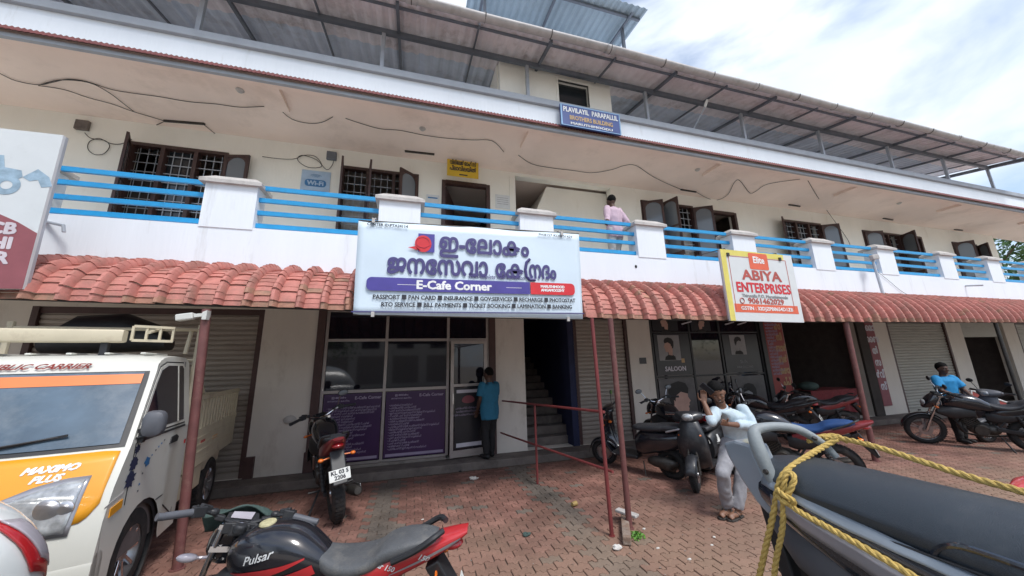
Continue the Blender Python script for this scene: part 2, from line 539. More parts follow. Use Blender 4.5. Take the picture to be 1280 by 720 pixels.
pm = {k: paver_mesh(k).mesh('paver', k, smooth=0) for k in ('paver_red', 'paver_red_light', 'paver_grey')}
cells = []
ny = int((6.60 - 1.2) / pw)
for r_ in range(ny):
    y = 1.2 + pw * (r_ + .5)
    off = (r_ % 2) * pl / 2
    for c_ in range(int((-4.4 - -4.4) / pl), int((15 + 4.4) / pl)):
        x = -4.4 + c_ * pl + off
        if y < 1.9 and x > 3.5: continue
        d = Vector((x, y, G)) - Vector((0, 0, CAMZ))
        zc = d.dot(CF)
        if zc < .5: continue
        u = 640 + FPX * d.dot(CR) / zc; v = 360 - FPX * d.dot(CU) / zc
        vis = -40 < u < 1320 and v < 760
        if not vis: continue
        if x > 11.5 and zc > 9: pass
        cells.append((zc, x, y))
cells.sort()
rest = {k: MB() for k in pm}
base = {k: paver_mesh(k) for k in pm}
nvis = 0
for i, (zc, x, y) in enumerate(cells):
    stripe = min(abs(x - 1.9 - .05 * math.sin(y * 3)), abs(x + .25 - .05 * math.sin(y * 2))) < .17
    k = 'paver_grey' if stripe or random.random() < .035 else random.choice(('paver_red', 'paver_red', 'paver_red_light'))
    tz = G + random.uniform(-.003, .002)
    rot = random.gauss(0, .008)
    # the largest in the picture: on screen and not under the vehicles of the foreground
    hid = (x < -1.3 and y < 5.2) or y < 2.6 or (x > 3.6 and y < 3.2)
    if not hid and nvis < 300:
        o = bpy.data.objects.new('paver', pm[k]); COL.objects.link(o); o.parent = paving
        o.location = (x, y, tz); o.rotation_euler = (random.gauss(0, .006), random.gauss(0, .006), rot)
        nvis += 1
    else:
        b_ = base[k]; c, s_ = math.cos(rot), math.sin(rot)
        rest[k].add([(x + a[0] * c - a[1] * s_, y + a[0] * s_ + a[1] * c, tz + a[2]) for a in b_.v], b_.f)
for k in rest:
    if rest[k].v: stuff(rest[k].build('paver_field', k, paving, smooth=0))

# ================================================================ BUILDING
bld = empty('shop_building', 'long white two storey shop building with balcony of blue rails and rooftop canopy', 'building', (0, 0, 0))
def wall_open(x0, x1, z0, z1, y, th, ops):
    mb = MB()
    xs = sorted({x0, x1} | {o[0] for o in ops} | {o[1] for o in ops})
    for a, b in zip(xs[:-1], xs[1:]):
        if b <= x0 or a >= x1: continue
        seg = sorted((o[2], o[3]) for o in ops if o[0] <= a + 1e-6 and o[1] >= b - 1e-6)
        z = z0
        for lo, hi in seg:
            if lo > z + 1e-6: mb.bx(a, b, y, y + th, z, lo)
            z = max(z, hi)
        if z < z1 - 1e-6: mb.bx(a, b, y, y + th, z, z1)
    return mb
XL, XR = -12.0, 21.74
WIN = [(-4.93, -3.45, 4.15, 5.72), (-1.51, .02, 4.15, 5.75), (5.62, 7.28, 4.15, 5.80), (10.57, 12.17, 4.15, 5.74), (14.08, 15.95, 4.15, 5.70), (18.88, 20.41, 4.15, 5.66)]
DOR = [(.55, 1.55, 3.42, 5.70), (7.75, 8.76, 3.42, 5.75), (16.05, 17.1, 3.42, 5.70)]
STW = (2.2, 4.76, 3.42, 6.04)
wall_open(XL, XR, 3.42, 6.12, WY, .2, WIN + DOR + [STW]).build('upper_wall', 'cream_wall', bld, smooth=0)
GO = [(-5.62, -2.53, 0, 2.75), (-1.66, 1.66, 0, 2.82), (2.30, 3.42, 0, 2.82), (3.46, 4.84, 0, 2.75), (5.47, 9.0, 0, 2.82), (9.75, 12.62, 0, 2.82), (14.08, 17.05, 0, 2.75), (17.9, 20.4, 0, 2.82), (21.2, 24.2, 0, 2.75)]
wall_open(-12, 26, -.1, 3.0, WY, .25, GO).build('ground_floor_wall', 'pillar_paint', bld, smooth=0)
MB().bx(-12, 26, 6.62, 14, G - .05, -.004).build('plinth', 'step_cement', bld, smooth=0, bevel=.012)
MB().bx(-12, 21.74, PY + .13, 14, 3.0, 3.42).bx(21.74, 26, PY + .13, 7.2, 3.0, 3.42).build('floor_slab', 'cream_wall', bld, smooth=0)
MB().bx(-12, 26, PY, PY + .13, 2.86, 3.63).build('balcony_parapet', 'white_wall', bld, smooth=0)
MB().bx(-12, 21.74, PY + .14, 14, 6.12, 6.4).bx(21.74, 26, PY + .14, 7.2, 6.12, 6.4).build('roof_slab', 'soffit_paint', bld, smooth=0)
MB().bx(-12, 26, PY - .02, PY + .14, 6.015, 6.125).build('slab_edge', 'soffit_paint', bld, smooth=0)
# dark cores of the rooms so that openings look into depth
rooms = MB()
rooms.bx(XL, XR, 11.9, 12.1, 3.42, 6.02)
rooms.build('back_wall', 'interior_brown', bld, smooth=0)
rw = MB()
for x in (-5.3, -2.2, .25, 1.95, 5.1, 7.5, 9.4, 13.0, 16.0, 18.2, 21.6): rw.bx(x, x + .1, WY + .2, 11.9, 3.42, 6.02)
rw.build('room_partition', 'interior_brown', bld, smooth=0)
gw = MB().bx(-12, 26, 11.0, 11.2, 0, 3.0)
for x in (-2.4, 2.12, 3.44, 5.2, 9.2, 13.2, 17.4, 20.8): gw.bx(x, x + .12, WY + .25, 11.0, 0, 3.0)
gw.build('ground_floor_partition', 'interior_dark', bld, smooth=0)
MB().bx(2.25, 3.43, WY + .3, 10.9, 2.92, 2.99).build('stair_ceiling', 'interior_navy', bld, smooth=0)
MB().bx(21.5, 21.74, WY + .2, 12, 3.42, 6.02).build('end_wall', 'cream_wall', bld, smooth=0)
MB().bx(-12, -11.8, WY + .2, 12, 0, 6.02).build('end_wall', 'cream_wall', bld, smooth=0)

# fascia, coping and strips of the roof edge
MB().bx(-12, 26, PY - .05, PY + .15, 6.125, 6.47).build('roof_parapet', 'white_wall', bld, smooth=0)
MB().bx(-12, 26, PY - .11, PY + .2, 6.47, 6.60).build('parapet_coping', 'grey_coping', bld, smooth=0, bevel=.01)
MB().bx(-12, 26, PY - .075, PY - .02, 5.955, 6.015).build('drip_edge', 'grey_coping', bld, smooth=0)
cs = MB(); n = int(38 / .06)
rows = [[], []]
for i in range(n * 2 + 1):
    x = -12 + i * .03
    dz = .010 * (1 if i % 2 else -1)
    rows[0].append((x, PY - .052, 6.135 + dz)); rows[1].append((x, PY - .13, 6.022 + dz * .6))
cs.grid([[Vector(p) for p in r_] for r_ in rows])
cs.grid([[Vector((p[0], p[1] + .004, p[2] - .008)) for p in r_] for r_ in reversed(rows)])
cs.build('corrugated_strip', 'red_strip', bld, smooth=0)

# piers of the balcony
PX = [-7.0, -4.74, -2.49, -.25, 2.03, 4.36, 6.70, 9.02, 11.25, 13.70, 15.9, 18.2, 20.5, 22.8]
pier = cap = None
for x in PX:
    if pier is None:
        pier = MB().bx(-.31, .31, 0, .28, 0, .64).build('balcony_pier', 'white_wall', bld, smooth=0)
        capm = MB(); capm.bx(-.37, .37, -.055, .34, 0, .05)
        capm.add([(-.37, -.055, .05), (.37, -.055, .05), (.37, .34, .05), (-.37, .34, .05), (-.25, .06, .145), (.25, .06, .145), (.25, .22, .145), (-.25, .22, .145)],
                 [(0, 1, 5, 4), (1, 2, 6, 5), (2, 3, 7, 6), (3, 0, 4, 7), (4, 5, 6, 7)])
        cap = capm.build('pier_cap', 'cap_cement', bld, smooth=0)
        p_, c_ = pier, cap
    else:
        p_, c_ = part_copy(pier, bld), part_copy(cap, bld)
    p_.location = (x, PY - .012, 3.6); c_.location = (x, PY - .012, 4.24)
rb = None
for a, b in zip(PX[:-1], PX[1:]):
    ln = b - a - .62
    for z in (4.275, 4.085, 3.895, 3.70):
        if rb is None:
            rb = MB().bx(-.5, .5, -.02, .02, -.032, .032).build('rail_bar', 'blue_rail', bld, smooth=0); o = rb
        else: o = part_copy(rb, bld)
        o.location = ((a + b) / 2 + .31 * 0, PY + .08, z + random.uniform(-.006, .006)); o.scale = (ln, 1, 1)
        o.rotation_euler = (0, random.uniform(-.003, .003), 0)
# beams under the soffit
bm_ = None
for x in PX[::2]:
    if bm_ is None: bm_ = MB().bx(-.16, .16, 0, .55, -.07, 0).build('soffit_beam', 'soffit_paint', bld, smooth=0); o = bm_
    else: o = part_copy(bm_, bld)
    o.location = (x + .15, PY + .18, 6.12)

# ---- upper windows: frame, grille, panes, open casement leaves
def window(x0, x1, z0, z1, leaves, nm=3):
    f = MB(); t = .06; y0, y1 = WY - .03, WY + .1
    f.bx(x0, x1, y0, y1, z1 - t, z1); f.bx(x0, x1, y0, y1, z0, z0 + t)
    wd = (x1 - x0) / nm
    for i in range(nm + 1):
        xx = min(max(x0 + i * wd - t / 2, x0), x1 - t); f.bx(xx, xx + t, y0 + .002, y1 - .002, z0 + t, z1 - t)
    fr = f.build('window', 'dark_wood', bld, smooth=0)
    gl = MB(); k = max(4, int((z1 - z0) / .17))
    for i in range(1, k): z = z0 + (z1 - z0) * i / k; gl.bar((x0 + .05, WY + .05, z), (x1 - .05, WY + .05, z), .012, .014)
    m_ = nm * 4
    for i in range(1, m_):
        if i % 4: x = x0 + (x1 - x0) * i / m_; gl.bar((x, WY + .062, z0 + .05), (x, WY + .062, z1 - .05), .01, .01, up=(0, 1, 0))
    gl.build('grille', 'galvanised', fr, smooth=0)
    for i in range(nm):
        if i in leaves: continue
        MB().bx(x0 + i * wd + .04, x0 + (i + 1) * wd - .04, WY + .085, WY + .093, z0 + .05, z1 - .05).build('pane', 'glass_dark', fr, smooth=0)
    MB().bx(x0 + .05, x1 - .05, WY + .16, WY + .17, z0 + .05, z0 + .05 + (z1 - z0) * .55).build('curtain', 'curtain_cloth' if x0 > -2 else 'interior_brown', fr, smooth=0)
    for i, ang in leaves.items():
        hx = x0 + i * wd + t / 2 if ang > 0 else x0 + (i + 1) * wd - t / 2
        sgn = 1 if ang > 0 else -1
        lw = wd - .06; h = z1 - z0 - 2 * t
        lf = MB(); s_ = .055
        lf.bx(0, lw, -.018, .018, h - s_, h); lf.bx(0, lw, -.018, .018, 0, .1)
        lf.bx(0, s_, -.018, .018, .1, h - s_); lf.bx(lw - s_, lw, -.018, .018, .1, h - s_)
        lf.bx(s_, lw - s_, -.014, .014, h * .5, h * .5 + .05)
        # arched head inside the frame
        A = []
        for q in range(9): th = PI * q / 8; A.append((lw / 2 + (lw / 2 - s_) * math.cos(th), -.01, h - s_ - .16 + .16 * math.sin(th)))
        lf.prism([(lw - s_, -.012, h - s_), (lw / 2, -.012, h - s_)] + A[:5][::-1], (0, .022, 0)); lf.prism([(lw / 2, -.012, h - s_), (s_, -.012, h - s_)] + A[4:][::-1], (0, .022, 0))
        lo = lf.build('casement', 'dark_wood', fr, smooth=0)
        lo.location = (hx, y0 - .01, z0 + t)
        # closed = along +x (or -x); open outward = toward -y
        lo.rotation_euler = (0, 0, -ang) if sgn > 0 else (0, 0, PI - ang)
        pn = MB().bx(s_, lw - s_, -.004, .004, .1, h - s_).build('casement_pane', 'window_glass', fr, smooth=0)
        pn.location = lo.location; pn.rotation_euler = lo.rotation_euler
    return fr
window(*WIN[0], {0: R(62), 2: R(-168)})
window(*WIN[1], {0: R(80), 1: R(80), 2: R(-40)})
window(*WIN[2], {0: R(30), 1: R(75), 2: R(-150)})
window(*WIN[3], {0: R(150), 2: R(-150)})
window(*WIN[4], {0: R(20), 2: R(-60)})
window(*WIN[5], {0: R(60), 2: R(-50)})
for (x0, x1, z0, z1) in DOR:
    f = MB(); y0 = WY - .025
    f.bx(x0 - .04, x0 + .04, y0, WY + .1, z0, z1); f.bx(x1 - .04, x1 + .04, y0, WY + .1, z0, z1); f.bx(x0 + .04, x1 - .04, y0, WY + .1, z1 - .07, z1 + .01)
    d_ = f.build('balcony_door', 'dark_wood', bld, smooth=0)
    lf = MB().bx(0, .9, -.02, .02, 0, z1 - z0 - .1).build('door_leaf', 'brown_frame', d_, smooth=0)
    lf.location = (x0 + .05, WY + .12, z0 + .01); lf.rotation_euler = (0, 0, R(72))
# stair opening upstairs: reveal, sloping stair soffit
MB().bx(2.06, 2.2, WY - .015, WY + .2, 3.42, 6.0).build('opening_reveal', 'cream_wall', bld, smooth=0)
MB().prism([(2.25, WY + .25, 4.1), (3.1, WY + .25, 6.0), (5.05, WY + .25, 6.0), (5.05, WY + .25, 4.1)], (0, 1.6, 0)).build('stair_flight', 'cream_wall', bld, smooth=0)
MB().bx(2.2, 5.05, WY + 1.9, WY + 2.0, 3.42, 6.0).build('stair_back_wall', 'cream_wall', bld, smooth=0)

# rooftop stair room
rr = [(1.60, 4.28)]
wall_open(1.48, 3.97, 6.4, 7.62, 5.55, .15, [(2.73, 3.43, 6.72, 7.46)]).build('rooftop_room_wall', 'cream_wall', bld, smooth=0)
MB().bx(1.46, 1.61, 5.70, 9.5, 6.4, 7.68).bx(3.82, 3.97, 5.70, 9.5, 6.4, 7.68).bx(1.61, 3.82, 9.3, 9.5, 6.4, 8.3).build('rooftop_room_side', 'cream_wall', bld, smooth=0)
MB().bx(2.69, 3.47, 5.53, 5.59, 6.68, 6.72).bx(2.69, 2.73, 5.53, 5.59, 6.72, 7.50).bx(3.43, 3.47, 5.53, 5.59, 6.72, 7.50).bx(2.73, 3.43, 5.53, 5.59, 7.46, 7.50).build('rooftop_window', 'cream_wall', bld, smooth=0)
MB().bx(2.73, 3.43, 5.64, 5.65, 6.72, 7.46).build('pane', 'glass_dark', bld, smooth=0)
# upper roof of the stair room
UY0, UY1, UX0, UX1, UZ = 5.1, 10.2, .9, 4.85, 9.42
us = []
nsh = 5
for i in range(nsh):
    a = UX0 + (UX1 - UX0) * i / nsh; b = UX0 + (UX1 - UX0) * (i + 1) / nsh
    mb = MB(); k = 5; rws = [[], []]
    for j in range(k * 4 + 1):
        x = a + (b - a) * j / (k * 4); dz = (.028 if j % 4 in (1, 2) else 0)
        rws[0].append(Vector((x, UY0, UZ + dz))); rws[1].append(Vector((x, UY1, UZ + .5 + dz)))
    mb.grid(rws); mb.build('upper_roof_sheet', 'upper_sheet', bld, smooth=0, solid=.004)
ub = MB()
for y in (5.35, 6.9, 8.6): ub.bar((UX0 + .05, y, UZ - .04 + (y - UY0) * .098), (UX1 - .05, y, UZ - .04 + (y - UY0) * .098), .05, .06)
for x in (1.2, 2.7, 4.5): ub.bar((x, UY0 + .1, UZ - .09), (x, UY1 - .1, UZ + .39), .05, .05)
for x in (1.2, 4.5): ub.bar((x, 5.6, 7.8), (x, 5.6, UZ - .05), .06, .06, up=(0, 1, 0))
ub.build('upper_roof_frame', 'beam_steel', bld, smooth=0)

# ---- shutters
def shutter(x0, x1, top, m, box=True, y=WY + .06):
    fr = MB(); fr.bx(x0 - .02, x0 + .06, y - .06, y + .05, 0, top); fr.bx(x1 - .06, x1 + .02, y - .06, y + .05, 0, top)
    if box: fr.bx(x0 + .06, x1 - .06, y - .03, y + .05, top - .1, top)
    root = fr.build('roller_shutter', 'brown_frame', bld, smooth=0)
    pitch = .085; prof = [(0, 0), (-.012, .012), (-.016, .034), (-.012, .058), (0, .068), (.004, .076), (0, .085)]
    base_ = None; z = .10; ns = 0
    while z < top - .1:
        if base_ is None:
            mb = MB(); mb.add([(sx, a, b) for a, b in prof for sx in (-.5, .5)], [(2 * i, 2 * i + 1, 2 * i + 3, 2 * i + 2) for i in range(6)])
            base_ = mb.build('slat', m, root, smooth=30); o = base_
        else: o = part_copy(base_, root)
        o.location = ((x0 + x1) / 2, y + random.uniform(-.003, .003), z); o.scale = (x1 - x0 - .13, 1, 1); o.rotation_euler = (random.uniform(-.02, .02), random.gauss(0, .0007), 0)
        z += pitch; ns += 1
    MB().bx(x0 + .065, x1 - .065, y - .03, y + .01, .0, .1).build('bottom_bar', m, root, smooth=0)
    MB().bx(x0 + .06, x1 - .06, y + .02, y + .03, 0, top - .1).build('curtain_back', m, root, smooth=0)
    for xx in (x0 + .5, x1 - .5): MB().bx(xx, xx + .1, y - .05, y - .028, .03, .07).build('latch', 'steel_dark', root, smooth=0)
    return root
shutter(-5.60, -2.55, 2.75, 'shutter_steel')
shutter(3.47, 4.83, 2.75, 'shutter_steel')
shutter(14.10, 17.03, 2.75, 'shutter_grey')
shutter(21.2, 24.2, 2.75, 'shutter_grey')
MB().bx(17.95, 20.35, WY + .05, WY + .3, 2.2, 2.8).build('shutter_box', 'shutter_grey', bld, smooth=0)
for x in (-2.53, -1.80 + .12): MB().bx(x, x + .13, WY - .06, WY - .003, 0, .32).build('pillar_guard', 'brown_frame', bld, smooth=0)

# ---- glazed shop front with the purple posters
sf = MB(); fy0, fy1 = WY - .01, WY + .05
XV = [-1.50, -.46, .70, 1.50]
for x in XV: sf.bx(x - .025, x + .025, fy0, fy1, .06, 2.8)
for a, b in zip(XV[:-1], XV[1:]):
    for z in ((.06, 1.28, 2.20, 2.75) if b < 1 else (2.20, 2.75)): sf.bx(a + .025, b - .025, fy0 + .002, fy1 - .002, z - .025, z + .025)
front = sf.build('shop_front', 'aluminium', bld, smooth=0)
for a, b in zip(XV[:-1], XV[1:]):
    for z0, z1 in ((2.225, 2.725), (1.305, 2.175)):
        if z0 < 2 and b > 1: continue
        MB().bx(a + .025, b - .025, WY + .015, WY + .022, z0, z1).build('pane', 'tinted_glass', front, smooth=0)
    if b < 1: MB().bx(a + .025, b - .025, WY + .015, WY + .022, .085, 1.255).build('pane', 'tinted_glass', front, smooth=0)
MB().bx(-1.66, -1.53, WY - .05, WY + .08, 0, 2.82).bx(1.53, 1.66, WY - .05, WY + .08, 0, 2.82).build('shop_front_jamb', 'brown_frame', bld, smooth=0)
MB().bx(-1.45, .68, WY - .08, WY - .012, .0, .05).build('threshold', 'concrete', bld, smooth=0, bevel=.008)
WORDS = ['പാസ്േപാർട്ട്', 'പാൻ കാർഡ്', 'ഇൻഷുറൻസ്', 'ബിൽ െപയ്െമന്റ്', 'റീചാർജ്', 'േഫാട്േടാസ്റ്റാറ്റ്', 'ലാമിേനഷൻ', 'ബാങ്കിംഗ്', 'ടിക്കറ്റ് ബുക്കിംഗ്']
def poster(x0, x1):
    p = empty('window_poster', '', '', (0, 0, 0))
    del p['label']; del p['category']
    p.parent = bld
    MB().bx(x0 + .04, x1 - .04, WY + .004, WY + .0135, .10, 1.24).build('poster_sheet', 'poster_purple', p, smooth=0)
    wd = x1 - x0
    text('E-Cafe Corner', .075, (x0 + wd * .74, WY + .002, 1.16), 'poster_line', p, bold=.003)
    text('ഇ-േലാകം', .05, (x0 + wd * .27, WY + .002, 1.18), 'poster_line', p, bold=.002)
    text('ജനേസവാ േകന്ദം', .04, (x0 + wd * .27, WY + .002, 1.12), 'poster_line', p, bold=.001)
    rows = '\n'.join('• ' + random.choice(WORDS) + ' ' + random.choice(WORDS) + (' ' + random.choice(WORDS) if random.random() < .4 else '') for _ in range(17))
    t_ = text(rows, .047, (x0 + .10, WY + .002, .62), 'poster_line', p, align='LEFT', bold=.001, sx=.74)
    MB().bx(x0 + .07, x1 - .07, WY - .001, WY + .003, .12, .165).build('footer_band', 'poster_line', p, smooth=0)
poster(XV[0], XV[1]); poster(XV[1], XV[2])
# glass door standing slightly ajar
dr = MB(); DW = .74; DH = 2.14
dr.bx(0, DW, -.02, .02, DH - .06, DH); dr.bx(0, DW, -.02, .02, 0, .12); dr.bx(0, .06, -.02, .02, .12, DH - .06); dr.bx(DW - .06, DW, -.02, .02, .12, DH - .06); dr.bx(.06, DW - .06, -.02, .02, 1.26, 1.31)
door = dr.build('glass_door', 'aluminium', bld, smooth=0); door.location = (1.47, WY - .03, .03); door.rotation_euler = (0, 0, PI + R(9))
def dpart(mb, name, m, loc=(0, 0, 0)): o = mb.build(name, m, door, smooth=0); o.location = loc; return o
dpart(MB().bx(.06, DW - .06, -.005, .005, 1.31, DH - .06), 'pane', 'tinted_glass')
dpart(MB().bx(.06, DW - .06, -.005, .005, .12, 1.26), 'pane', 'tinted_glass')
dpart(MB().bx(.09, DW - .09, .007, .011, .15, 1.24), 'door_poster', 'poster_black')
dpart(MB().bx(.12, DW - .12, .012, .014, .17, .24), 'poster_strip', 'poster_white')
dpart(MB().bx(.12, DW - .12, .012, .014, 1.14, 1.20), 'poster_strip', 'poster_white')
r_ = MB(); pts = []
for i in range(24):
    t = 2 * PI * i / 24; pts.append((DW * .52 + .13 * math.cos(t), .012, 1.0 + .09 * math.sin(t) * (1 if math.sin(t) > 0 else .6)))
dpart(r_.prism(pts, (0, .002, 0)), 'poster_bird', 'faded_maroon')
for i, z in enumerate((.86, .80, .74)):
    q = text(random.choice(WORDS) + ' ' + random.choice(WORDS), .05, (DW / 2, .014, z), 'poster_line', door, rot=(PI / 2, 0, PI), sx=.7)
dpart(MB().bx(DW - .05, DW - .03, .02, .06, .95, 1.15), 'door_handle', 'chrome')

# ---- stairwell: steps, dark jamb
st = None
for i in range(11):
    if st is None: st = MB().bx(0, 1.0, 0, .27, 0, .17).build('stair_step', 'step_cement', bld, smooth=0, bevel=.01); o = st
    else: o = part_copy(st, bld)
    o.location = (2.34, WY + .25 + i * .26, -.003 + i * .171 * 1.0)
    o.scale = (1.08, 1, 1)
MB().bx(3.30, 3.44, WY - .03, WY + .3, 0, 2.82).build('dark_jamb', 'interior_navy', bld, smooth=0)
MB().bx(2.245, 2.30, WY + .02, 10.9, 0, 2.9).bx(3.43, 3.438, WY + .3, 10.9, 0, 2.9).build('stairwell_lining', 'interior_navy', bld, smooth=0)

# ---- saloon front
sa = MB(); SX = [5.50, 6.62, 7.55, 8.85]
for x in SX: sa.bx(x - .025, x + .025, fy0, fy1, .05, 2.8)
for a, b in zip(SX[:-1], SX[1:]):
    for z in (2.35, 1.30, .06): sa.bx(a + .025, b - .025, fy0 + .002, fy1 - .002, z - .018, z + .018)
sal = sa.build('saloon_front', 'plastic_black', bld, smooth=0)
for a, b in zip(SX[:-1], SX[1:]):
    for z0, z1 in ((2.37, 2.78), (1.32, 2.33), (.08, 1.28)):
        MB().bx(a + .025, b - .025, WY + .015, WY + .022, z0, z1).build('pane', 'tinted_glass', sal, smooth=0)
MB().bx(8.88, 9.02, WY - .05, WY + .2, 0, 2.82).build('saloon_jamb', 'plastic_black', bld, smooth=0)
def face_poster(x0, x1, z0, z1, bgm='poster_black', inner=None, sc=1, facing=1, mono=False):
    """printed portrait of nobody in particular: neck, face in profile, swept hair"""
    p = MB().bx(x0, x1, WY - .002, WY + .004, z0, z1).build('portrait_poster', bgm, sal, smooth=0)
    if inner:
        a, b, c, d = inner; MB().bx(a, b, WY - .0045, WY - .0025, c, d).build('poster_panel', 'poster_grey', p, smooth=0)
    cx, cz = ((inner[0] + inner[1]) / 2, (inner[2] + inner[3]) / 2) if inner else ((x0 + x1) / 2, (z0 + z1) / 2)
    sk = 'poster_grey' if mono else 'poster_skin'
    y = WY - .006
    def pg(P, name, m, dy=0): MB().prism([(cx + facing * a * sc, y + dy, cz + b * sc) for a, b in P], (0, .001, 0)).build(name, m, p, smooth=0)
    pg([(-.19, -.34), (.19, -.34), (.16, -.25), (.06, -.2), (.06, -.05), (-.08, -.05), (-.09, -.2), (-.17, -.25)], 'poster_shoulders', 'poster_hair')
    pg([(-.08, -.22), (.04, -.2), (.05, -.12), (.13, -.12), (.15, -.07), (.14, -.04), (.165, -.02), (.155, 0), (.185, .03), (.15, .08), (.15, .14), (.08, .2), (-.06, .18), (-.12, .08), (-.1, -.08)], 'poster_face', sk, -.0015)
    pg([(.155, .12), (.17, .19), (.13, .26), (.02, .29), (-.1, .26), (-.16, .17), (-.15, .05), (-.12, -.02), (-.085, -.02), (-.085, .05), (-.06, .03), (-.05, .1), (.04, .15)], 'poster_hair', 'poster_hair', -.003)
face_poster(5.56, 6.58, 1.34, 2.32, inner=(5.66, 6.28, 1.68, 2.28), sc=.85, facing=-1)
text('SALOON', .15, (6.08, WY - .008, 1.48), 'poster_white', sal, bold=.006)
MB().bx(6.28, 6.37, WY - .006, WY - .003, 1.62, 1.72).build('poster_badge', 'poster_gold', sal, smooth=0)
face_poster(5.56, 6.58, .12, 1.26, bgm='poster_smoke', sc=1.75, facing=1)
face_poster(5.56, 6.3, 2.39, 2.76, sc=.75, facing=-1)
face_poster(7.62, 8.78, 1.34, 2.30, inner=(7.85, 8.35, 1.78, 2.28), sc=.72, facing=1, mono=True)
text('Skills', .12, (8.2, WY - .008, 1.60), 'poster_grey', sal)
text('HAIR DRESSING', .075, (8.22, WY - .008, 1.47), 'poster_grey', sal)
face_poster(7.72, 8.78, .15, 1.25, bgm='poster_smoke', sc=1.3, facing=-1, mono=True)
face_poster(6.7, 7.3, 2.39, 2.76, sc=.7, facing=1)
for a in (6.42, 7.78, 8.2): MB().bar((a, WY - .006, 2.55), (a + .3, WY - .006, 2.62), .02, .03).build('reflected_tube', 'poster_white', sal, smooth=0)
# red board, brick pier, narrow sign
MB().bx(9.05, 9.70, WY - .03, WY - .004, .75, 2.72).build('price_board', 'poster_red', bld, smooth=0)
pb = [o for o in bld.children if o.name.startswith('price_board')][0]
rows = '\n'.join(random.choice(WORDS) for _ in range(17))
text(rows, .085, (9.09, WY - .033, 1.95), 'poster_line', pb, align='LEFT', bold=.003, sx=.55)
for i, wd_ in enumerate(('ഫാ', 'സി', 'ബാർ', 'ബർ', 'േഷാ', 'പ്പ്')): text(wd_, .24, (9.52, WY - .033, 2.50 - i * .29), 'poster_gold', pb, bold=.012, sx=.6)
MB().bx(12.62, 12.98, WY - .06, WY - .003, 0, 2.8).build('timber_pier', 'interior_brown', bld, smooth=0)
MB().bx(13.02, 13.38, WY - .05, WY - .003, .25, 2.72).build('narrow_sign', 'faded_maroon', bld, smooth=0)
ns = [o for o in bld.children if o.name.startswith('narrow_sign')][0]
for i, wd_ in enumerate(('െമാ', 'ൈബ', 'ൽ', 'സ', 'ർവീ', 'സ്')): text(wd_, .27, (13.2, WY - .053, 2.48 - i * .34), 'poster_white', ns, bold=.015, sx=.75)
MB().bx(11.3, 11.75, 10.96, 10.99, 1.9, 2.4).build('wall_box', 'black_matte', bld, smooth=0)
# window in the far shop; pale pane colour stands in for light behind
MB().bx(19.0, 19.9, 10.94, 10.99, 1.75, 2.5).build('rear_window', 'dark_wood', bld, smooth=0)
MB().bx(19.05, 19.5, 10.92, 10.935, 1.8, 2.45).bx(19.55, 19.85, 10.92, 10.935, 1.8, 2.45).build('rear_window_pane', 'notice_paper', bld, smooth=0)
for x in (12.2, 13.9): pass
# small pillar details
MB().bx(5.10, 5.28, WY - .012, WY - .003, 1.62, 1.76).build('pillar_notice', 'poster_black', bld, smooth=0)
MB().ell((-1.95, WY - .03, .86), (.10, .04, .07)).build('pillar_bracket', 'cap_cement', bld)
# dark slots and lamp holders on the soffit
for (a, b) in [((205, 151), (256, 155)), ((506, 189), (543, 193)), ((851, 237), (870, 240)), ((986, 256), (1000, 258)), ((1104, 273), (1116, 275)), ((1193, 287), (1203, 288))]:
    p, q = at(*a, Z=6.10), at(*b, Z=6.10)
    MB().bar(p, q, .035, .03).build('soffit_conduit', 'steel_dark', bld, smooth=0)
for px, py in ((528, 161), (872, 212), (1124, 254), (300, 113)):
    p = at(px, py, Z=6.11); MB().lathe([(0, .02), (.05, .02), (.06, 0), (.035, -.03), (0, -.03)], p, (0, 0, 1), 14).build('ceiling_hook_plate', 'cap_cement', bld)
# junction boxes on the upper wall
for px, py in ((105, 158), (415, 196)):
    p = at(px, py, Y=WY); MB().bx(p.x - .09, p.x + .09, WY - .06, WY - .002, p.z - .09, p.z + .09).build('junction_box', 'beam_steel' if px > 200 else 'step_cement', bld, smooth=0, bevel=.008)
# scratch and stub pipe on the parapet
p = at(55, 280, Y=PY - .01)
MB().tube([(p.x, PY - .01, 3.52), (p.x + .28, PY - .14, 3.44), (p.x + .3, PY - .14, 3.36)], .018).build('spout_pipe', 'galvanised', bld)
MB().tube([(14.2, PY - .01, 3.43), (14.2, PY - .3, 3.38)], .02).build('spout_pipe', 'galvanised', bld)

